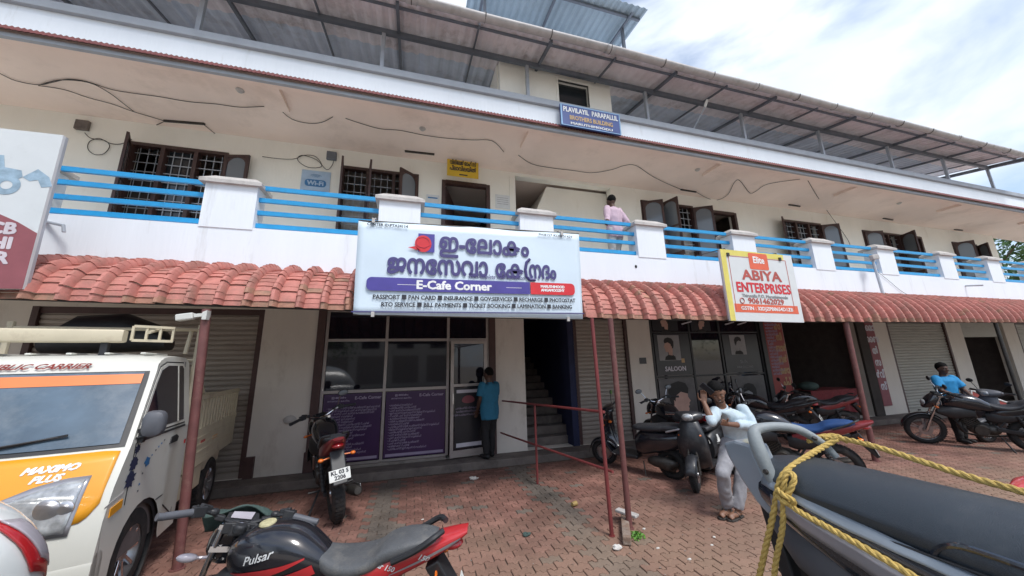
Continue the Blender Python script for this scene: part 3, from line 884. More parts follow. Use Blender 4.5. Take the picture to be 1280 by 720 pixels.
# ================================================================ AWNING
aw = empty('tile_awning', 'long salmon red curved awning of ribbed tile sheets over the shop fronts', 'awning', (8, PY, 2.9))
def edge_z(x):
    K = [(-7, 2.47), (-3.84, 2.44), (-.7, 2.38), (2.4, 2.32), (6.7, 2.31), (14, 2.35), (26, 2.42)]
    for (a, za), (b, zb) in zip(K[:-1], K[1:]):
        if x <= b: return za + (zb - za) * (x - a) / (b - a)
    return 2.42
TW = .262; NC = 14; RISE = .62; OUT = .80
def arc(t, h=0):
    a = PI / 2 * t
    y = -(OUT + h) * math.sin(a); z = -(RISE) + (RISE + h) * math.cos(a)
    return y, z
PROF = [(0, -.004), (.008, .046), (.030, .078), (.060, .078), (.082, .046), (.09, -.004), (.16, .004), (.262 + .002, -.004)]
tm = []
for k in range(NC):
    mb = MB(); t0, t1 = k / NC, (k + 1.12) / NC if k < NC - 1 else 1.0
    rows = []
    for t, lift in ((t0, .001), ((t0 + t1) / 2, .006), (t1, .011)):
        rows.append([Vector((x,) + arc(t, h + lift)) for x, h in PROF])
    rows.append([Vector((x,) + arc(t1, h - .004)) for x, h in PROF])
    mb.grid(rows)
    tm.append([mb.mesh('awning_tile', m_, smooth=50) for m_ in ('awning_tile', 'awning_tile_edge')])
nt_ = 0; restt = [MB(), MB()]
x = -6.3; ci = 0
inv = None
while x < 25.5:
    hidden = (-.78 < x < 2.3) or x < -4.25
    sc_ = (3.0 - edge_z(x)) / RISE
    for k in range(NC):
        e = 1 if ((k >= NC - 1 and random.random() < .75) or random.random() < .03) else 0
        dz = random.uniform(-.004, .004)
        if not hidden and nt_ < 300:
            o = bpy.data.objects.new('awning_tile', tm[k][e]); COL.objects.link(o); o.parent = aw
            o.location = (x - 8, 0, .1 + dz); o.scale = (1, 1, sc_); o.rotation_euler = (random.gauss(0, .006), random.gauss(0, .008), 0)
            nt_ += 1
        else:
            me = tm[k][e]
            restt[e].add([(x - 8 + v.co.x, v.co.y, .1 + dz + v.co.z * sc_) for v in me.vertices], [tuple(p.vertices) for p in me.polygons])
    x += TW; ci += 1
for e in (0, 1):
    stuff(restt[e].build('tile_field', ('awning_tile', 'awning_tile_edge')[e], aw, smooth=50))
# steel frame of the awning: edge angle, ribs, posts
fr = MB()
pts = [-6.3 + i * 1.0 for i in range(32)]
for a, b in zip(pts[:-1], pts[1:]): fr.bar((a - 8, -OUT + .035, edge_z(a) - 2.9 + .01), (b - 8, -OUT + .035, edge_z(b) - 2.9 + .01), .03, .035)
for a in [-6.2 + i * 1.5 for i in range(21)]:
    P = [(a - 8, arc(t)[0] + .02, .1 + arc(t)[1] * (3.0 - edge_z(a)) / RISE - .03) for t in (0, .25, .5, .75, .97)]
    fr.tube(P, .014, 6)
fr.build('awning_frame', 'steel_dark', aw, smooth=0)
def awn_post(px, py, Y, ztop, bpx=None, r=.032, m='post_red'):
    """post standing on the forecourt under the awning edge"""
    b = at(px, py, Y=Y)
    t = at(bpx[0], bpx[1], Y=Y)
    mb = MB().tube([(b.x - 8, Y - PY, G - 2.9), (t.x - 8, Y - PY, t.z - 2.9 + .03)], r, 10)
    if Y < 4.4:   # short arm from the post head to the awning edge
        k = (PY - OUT + .03) / Y
        q = Vector((t.x * k, Y * k, CAMZ + (t.z - CAMZ) * k))
        mb.tube([(t.x - 8, Y - PY, t.z - 2.9 + .02), (q.x - 8, q.y - PY, q.z - 2.9 + .02)], r * .6, 8)
    mb.lathe([(0, 0), (r * 1.5, 0), (r * 1.5, .008), (0, .008)], (b.x - 8, Y - PY, G - 2.9), (0, 0, 1), 10)
    return mb.build('awning_post', m, aw)
awn_post(765, 670, 3.71, 2.2, (740, 401), .022, 'rail_red')
awn_post(787, 660, 3.80, 2.2, (763, 401), .034)
awn_post(220, 720, 4.50, 2.4, (258, 390), .042)
awn_post(1090, 556, 4.53, 2.4, (1057, 404), .045)
awn_post(1276, 500, 4.53, 2.4, (1244, 404), .034, 'steel_dark')
# ramp rail between the wall and the posts
rl = empty('ramp_handrail', 'thin red pipe handrail from the white pillar beside the stairs out to the posts', 'handrail', (1.9, 5.5, G))
a, b = at(628, 501, Y=6.98), at(755, 515, Y=3.71)
c, d = at(626, 541, Y=6.98), at(766, 590, Y=3.71)
q = at(672, 605, Z=G)
o3 = Vector((1.9, 5.5, G))
MB().tube([a - o3, b - o3], .016, 8).build('rail_pipe', 'rail_red', rl)
MB().tube([c - o3, d - o3], .016, 8).build('rail_pipe', 'rail_red', rl)
MB().tube([q - o3, Vector((q.x, q.y, at(668, 505, Y=q.y).z)) - o3], .018, 8).build('rail_post', 'rail_red', rl)

# ================================================================ ROOFTOP CANOPY
cn = empty('rooftop_canopy', 'grey corrugated metal canopy on thin steel columns along the roof edge', 'canopy', (5, PY + .1, 6.6))
CO = Vector((5, PY + .1, 6.6))
GY, GZ, SL = 4.70, 7.47, .20
def cz(y): return GZ + (y - GY) * SL
CX0, CX1, CY1 = -11.0, 17.75, 13.5
nsheet = 29; sw = (CX1 - CX0) / nsheet
sm = None
def sheet_mesh(m):
    mb = MB(); rows = [[], [], []]
    ys = (GY, GY + 1.2, CY1)
    k = 5
    for j in range(k * 4 + 1):
        xx = (sw + .02) * j / (k * 4); dz = .026 if j % 4 in (1, 2) else 0
        for r_, yy in zip(rows, ys): r_.append(Vector((xx, yy - CO.y, cz(yy) - CO.z + dz)))
    mb.grid(rows); return mb.mesh('roof_sheet', m, smooth=0)
sw_ = sw; me = sheet_mesh('roof_sheet_bounce')
me.materials.append(MATS['roof_sheet'])
for p in me.polygons:
    if p.index >= 20: p.material_index = 1  # front strip is pinker: bounce light from below put into its colour
for i in range(nsheet):
    o = bpy.data.objects.new('roof_sheet', me); COL.objects.link(o); o.parent = cn
    o.location = (CX0 + i * sw - CO.x, random.uniform(-.02, .02), .005 * (i % 2))
    md = o.modifiers.new('solid', 'SOLIDIFY'); md.thickness = .003
def cb(name, m, *segs):
    mb = MB()
    for a, b, wd, h in segs: mb.bar(Vector(a) - CO, Vector(b) - CO, wd, h)
    return mb.build(name, m, cn, smooth=0)
cb('main_beam', 'beam_steel', ((CX0, 5.4, cz(5.4) - .09), (CX1 + .1, 5.4, cz(5.4) - .09), .06, .10))
for y in (6.7, 8.2, 9.8, 11.4): cb('purlin', 'beam_steel', ((CX0, y, cz(y) - .04), (CX1, y, cz(y) - .04), .04, .05))
cb('purlin', 'beam_steel', ((CX0, 4.85, cz(4.85) - .03), (CX1, 4.85, cz(4.85) - .03), .03, .04))
COLX = [-8.6, -5.95, -3.3, -.67, 2.0, 4.74, 7.45, 10.06, 12.8, 15.34, 17.7]
for x in COLX:
    o = MB().bar(Vector((x, 5.4, 6.6)) - CO, Vector((x, 5.4, cz(5.4) - .13)) - CO, .06, .06, up=(0, 1, 0)).build('canopy_column', 'galvanised', cn, smooth=0)
    cb('rafter', 'beam_steel', ((x + .25, 4.72, cz(4.72) - .06), (x + .25, CY1, cz(CY1) - .06), .05, .06))
for x in [a + 1.35 for a in COLX[:-1]]: cb('rafter', 'beam_steel', ((x + .25, 4.75, cz(4.75) - .05), (x + .25, 6.7, cz(6.7) - .05), .03, .035))
cb('end_beam', 'beam_steel', ((CX1 + .05, 4.7, cz(4.7) - .06), (CX1 + .05, CY1, cz(CY1) - .25), .05, .10))
# gutter: half pipe with brackets
gm = MB(); prof = [(.075 * math.cos(t), .075 * math.sin(t)) for t in [PI + PI * i / 8 for i in range(9)]]
segs = [CX0 + i * 1.2 for i in range(25)]
V = []; 
for j, xx in enumerate(segs): V.append([Vector((xx, GY - .07 + a, GZ - .005 + b + .012 * math.sin(j * 1.7))) - CO for a, b in prof])
gm.grid(V); gm.build('gutter', 'gutter_pvc', cn, solid=.008)
br = MB()
for xx in segs: br.tube([Vector((xx, GY - .07 + a * 1.12, GZ - .005 + b * 1.12)) - CO for a, b in prof] + [Vector((xx, GY + .02, GZ + .02)) - CO], .009, 5)
br.build('gutter_bracket', 'gutter_bracket', cn)
jn = MB()
for xx in segs[::3]: jn.add([Vector((xx + dx, GY - .07 + a * 1.1, GZ - .005 + b * 1.1)) - CO for dx in (-.09, .09) for a, b in prof], [(i, i + 1, 10 + i, 9 + i) for i in range(8)])
jn.build('gutter_joint', 'gutter_pvc', cn, solid=.008)
tl = empty('street_light', 'small white lamp on a slanting rod at the roof edge under the canopy', 'lamp', tuple(at(865, 162, Y=5.45)))
a, b = at(865, 164, Y=5.45), at(881, 136, Y=5.2); b2 = at(884, 127, Y=5.15)
MB().tube([(0, 0, -.05), b - a], .012, 6).build('lamp_rod', 'galvanised', tl)
MB().bar(b - a, b2 - a, .07, .05).build('lamp_head', 'bulb', tl, smooth=0, bevel=.01)
# ================================================================ SIGNS
def board(name, label, cat_, o, wd, h, m, ry=0, rz=0, th=.012, rx=0):
    e = empty(name, label, cat_, o)
    e.rotation_euler = (rx, ry, rz)
    MB().bx(-wd / 2, wd / 2, 0, th, -h / 2, h / 2).build('panel', m, e, smooth=0)
    return e
def rect(e, x0, x1, z0, z1, m, name='printed_band', y=-.002, th=.0012):
    return MB().bx(x0, x1, y, y + th, z0, z1).build(name, m, e, smooth=0)
def rrect(e, x0, x1, z0, z1, r, m, name='printed_band', y=-.002, left=True, right=True):
    P = []
    for cx, cz_, a0, on in ((x1 - r, z0 + r, -90, right), (x1 - r, z1 - r, 0, right), (x0 + r, z1 - r, 90, left), (x0 + r, z0 + r, 180, left)):
        if on: P += [(cx + r * math.cos(R(a0 + 15 * i)), y, cz_ + r * math.sin(R(a0 + 15 * i))) for i in range(7)]
        else: P.append((cx + (r if a0 in (-90, 0) else -r), y, cz_ + (-r if a0 in (-90, 180) else r)))
    return MB().prism(P[::-1], (0, .0012, 0)).build(name, m, e, smooth=0)

# --- large shop banner
BY = 4.33
tl_, tr_, br_, bl_ = at(448, 275, Y=BY), at(724, 292, Y=BY), at(729, 399, Y=BY), at(441, 393, Y=BY)
bc = (tl_ + tr_ + br_ + bl_) / 4
ban = empty('shop_banner', 'large pale blue cloth banner with purple lettering above the glass shop front', 'banner', bc)
TL, TR, BR, BL = [p - bc for p in (tl_, tr_, br_, bl_)]
BW, BH = 3.09, 1.27
rows = []
for j in range(13):
    v = j / 12; r_ = []
    for i in range(41):
        u = i / 40; p = (TL * (1 - u) + TR * u) * (1 - v) + (BL * (1 - u) + BR * u) * v
        sag = .012 * math.sin(PI * u * 4) * (1 - v) * .4
        p = p + Vector((0, .010 * noise.noise(Vector((u * 5, v * 3, 2))) + .006 * math.sin((u * 3 + v) * 9) * math.exp(-((u - .03) / .08) ** 2) * 1.5 + .012, -sag if v < .01 else 0))
        r_.append(p)
    rows.append(r_)
MB().grid(rows).build('banner_cloth', 'banner_cloth', ban, solid=.002)
bt = math.atan2((TR - TL).z, BW) * .5 + math.atan2((BR - BL).z, BW) * .5
inner = bpy.data.objects.new('banner_print', None); COL.objects.link(inner); inner.parent = ban; inner.rotation_euler = (0, -bt, 0); inner.empty_display_size = .1
inner.location = (0, -.008, 0); inner.scale = (BY / 4.42,) * 3
def bu(px, py):      # photo pixel on the banner -> banner plane coordinates
    p = at(px, py, Y=BY) - bc
    c, s = math.cos(bt), math.sin(bt)
    return ((p.x * c + p.z * s) * 4.42 / BY, (p.z * c - p.x * s) * 4.42 / BY)
def btext(s, x0, x1, pyc, size, m, bold, sx=None, **k):
    a, b = bu(*x0), bu(*x1)
    o = text(s, size, ((a[0] + b[0]) / 2, 0, (a[1] + b[1]) / 2), m, inner, bold=bold, **k)
    wnow = max(v.co.x for v in o.data.vertices) - min(v.co.x for v in o.data.vertices)
    o.scale.x = (b[0] - a[0]) / wnow
    return o
btext('ഇ-േലാകം', (549, 303), (661, 313), 0, .36, 'banner_text', .012)
btext('ജനേസവാ', (484, 330), (610, 337), 0, .35, 'banner_text', .012)
btext('േക', (619, 337), (655, 339), 0, .34, 'banner_text', .012)
btext('നദം', (661, 338), (695, 341), 0, .34, 'banner_text', .012)
# the hook of the conjunct
hk = [bu(*p) for p in ((662, 324), (658, 328), (656.5, 337), (658, 346), (662, 350), (669, 350))]
MB().tube([(a, .002, b) for a, b in hk], .022, 6).build('lettering_hook', 'banner_text', inner, smooth=0)
btext('The complete online solution', (585, 344), (655, 349), 0, .08, 'banner_text', .001, shear=.3)
btext('CENTER ID:PTA24114', (459, 280), (510, 284), 0, .052, 'print_black', .002)
btext('PH:8157 9238101429', (673, 293), (715, 297), 0, .05, 'print_black', .001)
a, b = bu(458, 355), bu(662, 360); hh = .088
rrect(inner, a[0], b[0], -.305, -.135, .06, 'banner_purple', right=False)
c_ = bu(718, 361); rrect(inner, b[0] + .012, c_[0], -.305, -.135, .06, 'print_red', left=False)
text('E-Cafe Corner', .155, ((a[0] + b[0]) / 2 + .02, -.003, -.222), 'print_white', inner, bold=.007, sx=1.05)
rect(inner, a[0] + .36, a[0] + .60, -.224, -.219, 'print_white', 'printed_line', y=-.0035); rect(inner, b[0] - .34, b[0] - .12, -.224, -.219, 'print_white', 'printed_line', y=-.0035)
text('MARUTHIMOOD\nANGAMOOZHY', .052, ((b[0] + c_[0]) / 2, -.003, -.218), 'print_white', inner, bold=.003, space=.9)
def services(words, x0, x1, z):
    o = text(' '.join(words), .074, (0, -.001, z), 'print_black', inner, bold=.0028)
    xs = [v.co.x for v in o.data.vertices]; k = (x1 - x0) / (max(xs) - min(xs)); o.scale.x = k; o.location.x = (x0 + x1) / 2 - k * (max(xs) + min(xs)) / 2
l1, l2 = bu(466, 372)[0], bu(719, 378)[0]
services(['PASSPORT', '■', 'PAN CARD', '■', 'INSURANCE', '■', 'GOV:SERVICES', '■', 'RECHARGE', '■', 'PHOTOSTAT'], l1, l2, -.385)
services(['RTO SERVICE', '■', 'BILL PAYMENTS', '■', 'TICKET BOOKING', '■', 'LAMINATION', '■', 'BANKING'], l1 + .10, l2 - .06, -.478)
rect(inner, -1.54, 1.52, -.575, -.560, 'banner_text', 'printed_line')
# emblem: purple square with a red round bird-like e
a, b = bu(523, 292), bu(543, 316)
rect(inner, a[0], b[0], b[1], a[1], 'banner_purple', 'emblem_square')
cx, cz_ = bu(529, 305); P = []
for i in range(26):
    t = R(200) - R(340) * i / 25; P.append((cx + .105 * math.cos(t), -.0035, cz_ + .115 * math.sin(t)))
P.append((cx - .03, -.0035, cz_ - .10)); P.append((cx - .19, -.0035, cz_ - .06)); 
MB().prism(P, (0, .001, 0)).build('emblem_bird', 'print_red', inner, smooth=0)
MB().tube([(cx + .085 * math.cos(R(q)) - .005, -.004, cz_ + .01 + .075 * math.sin(R(q))) for q in range(-10, 220, 20)] + [(cx - .045, -.004, cz_ - .05), (cx + .02, -.004, cz_ - .06), (cx + .1, -.004, cz_ - .01)], .006, 5, squash=.1).build('emblem_curl', 'banner_text', inner, smooth=0)
for p in ((467, 276), (702, 292), (466, 393), (710, 399)):
    q = at(*p, Y=BY) - bc
    MB().bx(q.x - .018, q.x + .018, -.02, .0, q.z - .03, q.z + .03).tube([(q.x, .0, q.z), (q.x + .01, .10, q.z + .08), (q.x, .45 if p[1] < 300 else .12, q.z + (.16 if p[1] < 300 else .05))], .006, 5).build('banner_tie', 'cap_cement', ban, smooth=0)
fb = MB()
fb.tube([(TL.x, .02, TL.z), (TR.x, .02, TR.z)], .012, 6).tube([(BL.x, .02, BL.z), (BR.x, .02, BR.z)], .012, 6)
for x in (-1.0, 1.0): fb.tube([(x, .02, .58), (x, .9, .60)], .012, 6)
fb.build('banner_frame', 'steel_dark', ban)

# --- ABIYA ENTERPRISES board
AY = 4.36
q = [at(*p, Y=AY) for p in ((900, 311), (990, 320), (1005, 402), (912, 402))]
ac = sum(q, Vector()) / 4
aw_, ah_ = 1.66, 1.245
ab = board('shop_sign', 'square ABIYA ENTERPRISES sign board with yellow left edge hung over the awning', 'sign', ac, aw_, ah_, 'sign_board_grey', ry=R(.6), rz=0, th=.03); ab.scale = (AY / 4.45,) * 3
rect(ab, -aw_ / 2, -aw_ / 2 + .11, -ah_ / 2, ah_ / 2, 'sign_yellow', y=-.0015)
rect(ab, -aw_ / 2 + .11, .62, ah_ / 2 - .10, ah_ / 2, 'sign_yellow', y=-.0015)
for (x0, x1, z0, z1) in ((-.68, .66, .505, .515), (-.68, -.668, -.44, .505), (.648, .66, -.40, .505)): rect(ab, x0, x1, z0, z1, 'sign_brick', 'printed_line', y=-.003)
rect(ab, -.70, .74, -.475, -.33, 'print_orange')
rrect(ab, -.22, .22, .30, .60, .03, 'print_orange', y=-.0045)
text('Elite', .17, (0, -.006, .47), 'print_white', ab, bold=.006, sx=.9)
for s_, z, sz, wd_, m_ in (('ABIYA', .18, .25, .92, 'sign_brick'), ('ENTERPRISES', -.045, .24, 1.24, 'print_red'), ('Thiruvalla P.O, Maruthimoodu', -.185, .08, 1.05, 'poster_grey'), ('9061462029', -.275, .135, .82, 'sign_brick'), ('GSTIN : 32DJZPB8654D1ZB', -.405, .085, 1.18, 'print_white')):
    o = text(s_, sz, (.02 if 'GS' not in s_ else .02, -.004, z), m_, ab, bold=sz * .035)
    xs = [v.co.x for v in o.data.vertices]; k = wd_ / (max(xs) - min(xs)); o.scale.x = k
    if s_ == 'ABIYA':   # slab serifs
        pass
MB().torus((-.52, -.004, -.275), (0, 1, 0), .045, .008, 18, 4).build('phone_mark', 'sign_brick', ab, smooth=0)
for x in (-.68, .52): MB().tube([(x, -.01, .53), (x + .02, .05, .66), (x, .7, .72)], .009, 5).bx(x - .025, x + .025, -.02, .0, .5, .56).build('sign_hook', 'steel_dark', ab)
sfm = MB(); sfm.bx(-aw_ / 2, aw_ / 2, .03, .055, -ah_ / 2, -ah_ / 2 + .03).bx(-aw_ / 2, aw_ / 2, .03, .055, ah_ / 2 - .03, ah_ / 2).bx(-aw_ / 2, -aw_ / 2 + .03, .03, .055, -ah_ / 2, ah_ / 2).bx(aw_ / 2 - .03, aw_ / 2, .03, .055, -ah_ / 2, ah_ / 2)
sfm.build('sign_frame', 'galvanised', ab, smooth=0)

# --- faded board cut by the left edge of the picture
JY = 4.40
tr_, br_ = at(77, 170, Y=JY), at(35, 363, Y=JY)
jc = Vector(((tr_.x + br_.x) / 2 - .915, JY, (tr_.z + br_.z) / 2)); jh = tr_.z - br_.z
jb = board('machinery_sign', 'faded white and maroon sign board with a digger, cut by the left edge', 'sign', jc, 1.8, jh, 'faded_white', ry=R(-.8), th=.03)
P = [(.9, -.0015, -jh / 2), (.9, -.0015, -.27)]
for i in range(12):
    t = i / 11; P.append((.9 - t * 1.8, -.0015, -.27 + .22 * math.sin(min(1, t * 3.6) * PI / 2)))
P.append((-.9, -.0015, -jh / 2))
MB().prism(P[::-1], (0, .0012, 0)).build('maroon_field', 'faded_maroon', jb, smooth=0)
for s_, z in (('JCB', -.24), ('HITACHI', -.39), ('TIPPER', -.54)): text(s_, .165, (.745, -.004, z), 'faded_lilac', jb, bold=.009, align='RIGHT')
text('(5106)', .15, (.71, -.004, -.69), 'faded_lilac', jb, bold=.007, align='RIGHT')
# digger print
dg = MB(); X0, Z0 = .58, .22
dg.torus((X0, -.003, Z0), (0, 1, 0), .075, .03, 20, 4, sx=.05)
dg.torus((X0 - .42, -.003, Z0 + .0), (0, 1, 0), .11, .035, 20, 4, sx=.05)
for P in ([(-.45, .05), (.05, .05), (.1, .1), (.08, .17), (-.05, .19), (-.08, .32), (-.32, .32), (-.36, .16), (-.48, .16)], [(.10, .1), (.2, .2), (.3, .12), (.34, .02), (.26, .0), (.22, .08), (.16, .06)]):
    dg.prism([(X0 + a, -.003, Z0 + b) for a, b in P][::-1], (0, .001, 0))
stuff(dg.build('digger_print', 'faded_print_blue', jb, smooth=0))
MB().bx(-.9, .9, .03, .06, -jh / 2, -jh / 2 + .04).bx(-.9, .9, .03, .06, jh / 2 - .04, jh / 2).bx(.86, .9, .03, .06, -jh / 2 + .04, jh / 2 - .04).build('sign_frame', 'galvanised', jb, smooth=0)
fm_ = MB().tube([(.2, .06, -jh / 2), (.2, .06, -jc.z + G)], .03, 8); fm_.build('sign_leg', 'steel_dark', jb)

# --- building name board on the roof parapet
NY = PY - .18
q = [at(*p, Y=NY) for p in ((700, 129), (774, 143), (776, 167), (703, 157))]
nc_ = sum(q, Vector()) / 4
nw, nh = q[1].x - q[0].x, .5 * (q[0].z - q[3].z + q[1].z - q[2].z)
nb = board('name_board', 'blue name board reading PLAVILAYIL PARAPALLIL BROTHERS BUILDING on the roof parapet', 'sign', nc_, nw, nh, 'sign_blue', th=.04)
for z0, z1 in ((nh / 2 - .02, nh / 2), (-nh / 2, -nh / 2 + .015)): rect(nb, -nw / 2, nw / 2, z0, z1, 'sign_blue_edge')
for x0, x1 in ((-nw / 2, -nw / 2 + .03), (nw / 2 - .02, nw / 2)): rect(nb, x0, x1, -nh / 2 + .015, nh / 2 - .02, 'sign_blue_edge')
for s_, z, sz, wd_, m_ in (('PLAVILAYIL  PARAPALLIL', .115, .15, nw * .92, 'notice_paper'), ('BROTHERS BUILDING', -.05, .13, nw * .72, 'poster_gold'), ('MARUTHIMOODU', -.17, .07, nw * .7, 'notice_paper')):
    o = text(s_, sz, (0, -.004, z), m_, nb, bold=sz * .04)
    xs = [v.co.x for v in o.data.vertices]; o.scale.x = wd_ / (max(xs) - min(xs))

# --- yellow Malayalam board, notices, wifi poster
def wall_rect(px0, py0, px1, py1, yy=WY):
    a, b = at(px0, py0, Y=yy), at(px1, py1, Y=yy)
    return Vector(((a.x + b.x) / 2, yy - .012, (a.z + b.z) / 2)), b.x - a.x, a.z - b.z
c_, wd_, h_ = wall_rect(559, 198, 598, 225, 6.78)
yb = board('office_sign', 'small yellow painted board with black Malayalam lettering above the balcony door', 'sign', c_, wd_, h_ * .92, 'sign_yellow_deep', th=.01)
for s_, z in (('വില്േലജ് ഓഫീസ്', .13), ('പ്ലാവിലയിൽ', -.01)):
    o = text(s_, .14, (0, -.003, z), 'print_black', yb, bold=.006); xs = [v.co.x for v in o.data.vertices]; o.scale.x = wd_ * .84 / (max(xs) - min(xs))
rect(yb, -.08, .10, -.16, -.13, 'print_black')
c_, wd_, h_ = wall_rect(378, 212, 411, 246)
wf = board('wifi_poster', 'pale wifi poster on the upper wall below the junction box', 'poster', c_, wd_, h_, 'notice_blue', th=.006)
for i in range(3):
    rr_ = .05 + .04 * i
    MB().tube([(rr_ * math.cos(R(q)), -.003, .10 + rr_ * math.sin(R(q)) * .6) for q in range(40, 141, 20)], .008, 5, squash=.1).build('wifi_arc', 'print_blue', wf, smooth=0)
rrect(wf, -.19, .19, -.08, .07, .06, 'print_blue'); text('Wi-Fi', .13, (0, -.004, -.01), 'notice_blue', wf, bold=.006)
rect(wf, -.2, .2, -.2, -.17, 'print_blue', 'printed_line')
c_, wd_, h_ = wall_rect(619, 243, 638, 262)
nn = board('paper_notice', 'white paper notice pasted right of the balcony door under the yellow board', 'notice', c_, wd_, h_, 'notice_paper', th=.004)
for i in range(4): rect(nn, -wd_ * .38, wd_ * .36, .09 - i * .05, .10 - i * .05, 'poster_grey', 'printed_line')
c_, wd_, h_ = wall_rect(533, 243, 549, 256)
n2_ = board('paper_notice', 'small paper notice pasted left of the balcony door under the yellow board', 'notice', c_, wd_, h_, 'notice_paper', th=.004)
rect(n2_, -wd_ * .38, wd_ * .36, .02, .05, 'print_blue', 'printed_line')
# red pointed board at the right edge
ry_ = 5.3
q = [at(*p, Y=ry_) for p in ((1214, 488), (1285, 512), (1285, 520), (1216, 512))]
rc_ = sum(q, Vector()) / 4
rs = empty('pointed_sign', 'red pointed board with white edge and yellow foot lying behind the parked motorcycle', 'sign', rc_)
MB().prism([p - rc_ for p in q][::-1], (0, .03, 0)).build('panel', 'poster_red', rs, smooth=0)
MB().tube([q[0] - rc_, q[1] - rc_], .02, 6).tube([q[0] - rc_, q[3] - rc_], .015, 6).build('white_edge', 'print_white', rs)
MB().tube([q[3] - rc_, q[2] - rc_ + Vector((0, 0, -.02))], .035, 6).build('yellow_edge', 'sign_yellow', rs)
o = text('സ്വാഗതം', .13, (-.1, -.004, -.06), 'faded_lilac', rs, bold=.004)
MB().tube([(-.5, .03, -.1), (-.5, .03, G - rc_.z)], .02, 6).tube([(.5, .03, -.05), (.5, .03, G - rc_.z)], .02, 6).build('sign_leg', 'steel_dark', rs)

# --- CCTV camera on the left post
c0 = at(240, 396, Y=4.45)
cc = empty('security_camera', 'white bullet security camera fixed beneath the awning by the left post', 'camera', c0)
MB().bar((-.13, 0, -.015), (.02, 0, .01), .075, .07).build('camera_body', 'cctv_white', cc, smooth=0, bevel=.012)
MB().bar((.02, 0, .01), (.12, .02, .03), .04, .035).build('camera_arm', 'cctv_white', cc, smooth=0)
MB().prism([(.10, -.03, -.03), (.14, -.03, -.03), (.14, -.03, .07), (.10, -.03, .05)], (0, .08, 0)).build('camera_bracket', 'cctv_white', cc, smooth=0)
MB().cyl((-.132, 0, -.016), (-.137, 0, -.017), .028, 14).build('camera_lens', 'plastic_black', cc)

# ================================================================ CABLES
def cable(pts, label, r=.006, kind='cable'):
    p0 = Vector(pts[0])
    P = [tuple(Vector(p) - p0) for p in cat(pts, 4)]
    e = MB().tube(P, r, 5).build('cable', 'cable_black', loc=p0)
    return tag(e, label, 'cable')
zs = 6.10
S = lambda x, y: tuple(at(x, y, Z=zs))
Wl = lambda x, y: tuple(at(x, y, Y=WY - .02))
cable([S(-30, 78), S(0, 92), S(20, 101), S(48, 106), S(65, 103), S(85, 99), S(108, 102), S(140, 112), S(170, 117), S(200, 121), S(235, 127), S(270, 130), S(300, 134), S(330, 133)], 'upper thin black cable sagging along the soffit at far left')
cable([S(48, 107), S(80, 112), S(110, 122), S(140, 130), S(165, 139), S(185, 145), S(205, 151)], 'straight black cable along the soffit above the left junction box')
cable([S(50, 106), S(75, 100), S(110, 103), S(135, 115), S(155, 130), S(168, 140)], 'short bowed black cable on the soffit at far left')
cable([S(255, 156), S(275, 172), S(295, 187), Wl(330, 196), Wl(365, 199), Wl(380, 194), Wl(395, 196), Wl(402, 208), Wl(385, 209), Wl(372, 200), Wl(378, 194), Wl(396, 200), Wl(408, 212), Wl(415, 207), Wl(417, 201)], 'looped black cable running from the soffit to the middle junction box')
cable([Wl(106, 166), Wl(112, 172), Wl(120, 174), Wl(132, 176), Wl(137, 183), Wl(130, 192), Wl(118, 193), Wl(110, 186), Wl(112, 177), Wl(124, 173), Wl(137, 179), Wl(150, 180), Wl(163, 175), S(180, 164), S(205, 152)], 'coiled black cable hanging from the left junction box')
cable([S(350, 137), S(365, 149), S(385, 154), S(402, 153), S(416, 146)], 'short drooping black cable on the soffit left of the middle')
cable([S(432, 148), S(450, 154), S(475, 161), S(500, 163), S(530, 169), S(560, 173), S(590, 175), S(615, 176), S(630, 190)], 'long thin black cable on the soffit above the yellow board')
cable([S(648, 194), S(665, 205), S(690, 210), S(715, 213), S(740, 216), S(765, 212), S(780, 207), S(795, 207), S(815, 220), S(835, 230), S(852, 237)], 'wavy black cable on the soffit above the balcony man')
cable([S(870, 240), S(885, 248), S(897, 250), S(910, 243), S(918, 228), S(925, 226), S(937, 241), S(945, 239), S(960, 230), S(1000, 224)], 'wavy black cable on the soffit right of the balcony man')
cable([S(1010, 226), S(1020, 243), S(1035, 265), tuple(at(1060, 300, Y=WY - .02)), tuple(at(1062, 310, Y=WY - .02))], 'black cable dropping from the soffit to the right wall')
cable([tuple(at(1095, 338, Y=PY - .02)), tuple(at(1110, 350, Y=PY - .02)), tuple(at(1130, 366, Y=PY - .02)), tuple(at(1150, 374, Y=PY - .02))], 'thin black cable slanting across the white parapet at right', .004)
a_ = at(1112, 395, Y=4.9); b_ = at(1090, 322, Y=5.1)
pr = empty('slanting_rod', 'thin rusty rod leaning from the awning up to the balcony rail at right', 'rod', a_)
MB().tube([(0, 0, 0), b_ - a_], .028, 8).build('rod', 'galvanised', pr)
MB().bar(b_ - a_ + Vector((-.12, -.04, -.02)), b_ - a_ + Vector((.12, -.04, .02)), .08, .12).build('bracket', 'gutter_pvc', pr, smooth=0, bevel=.02)
# clothes-line ends or sockets etc. on the parapet
MB().ell(at(795, 333, Y=PY - .005), (.025, .012, .03)).build('parapet_socket', 'black_matte', bld)

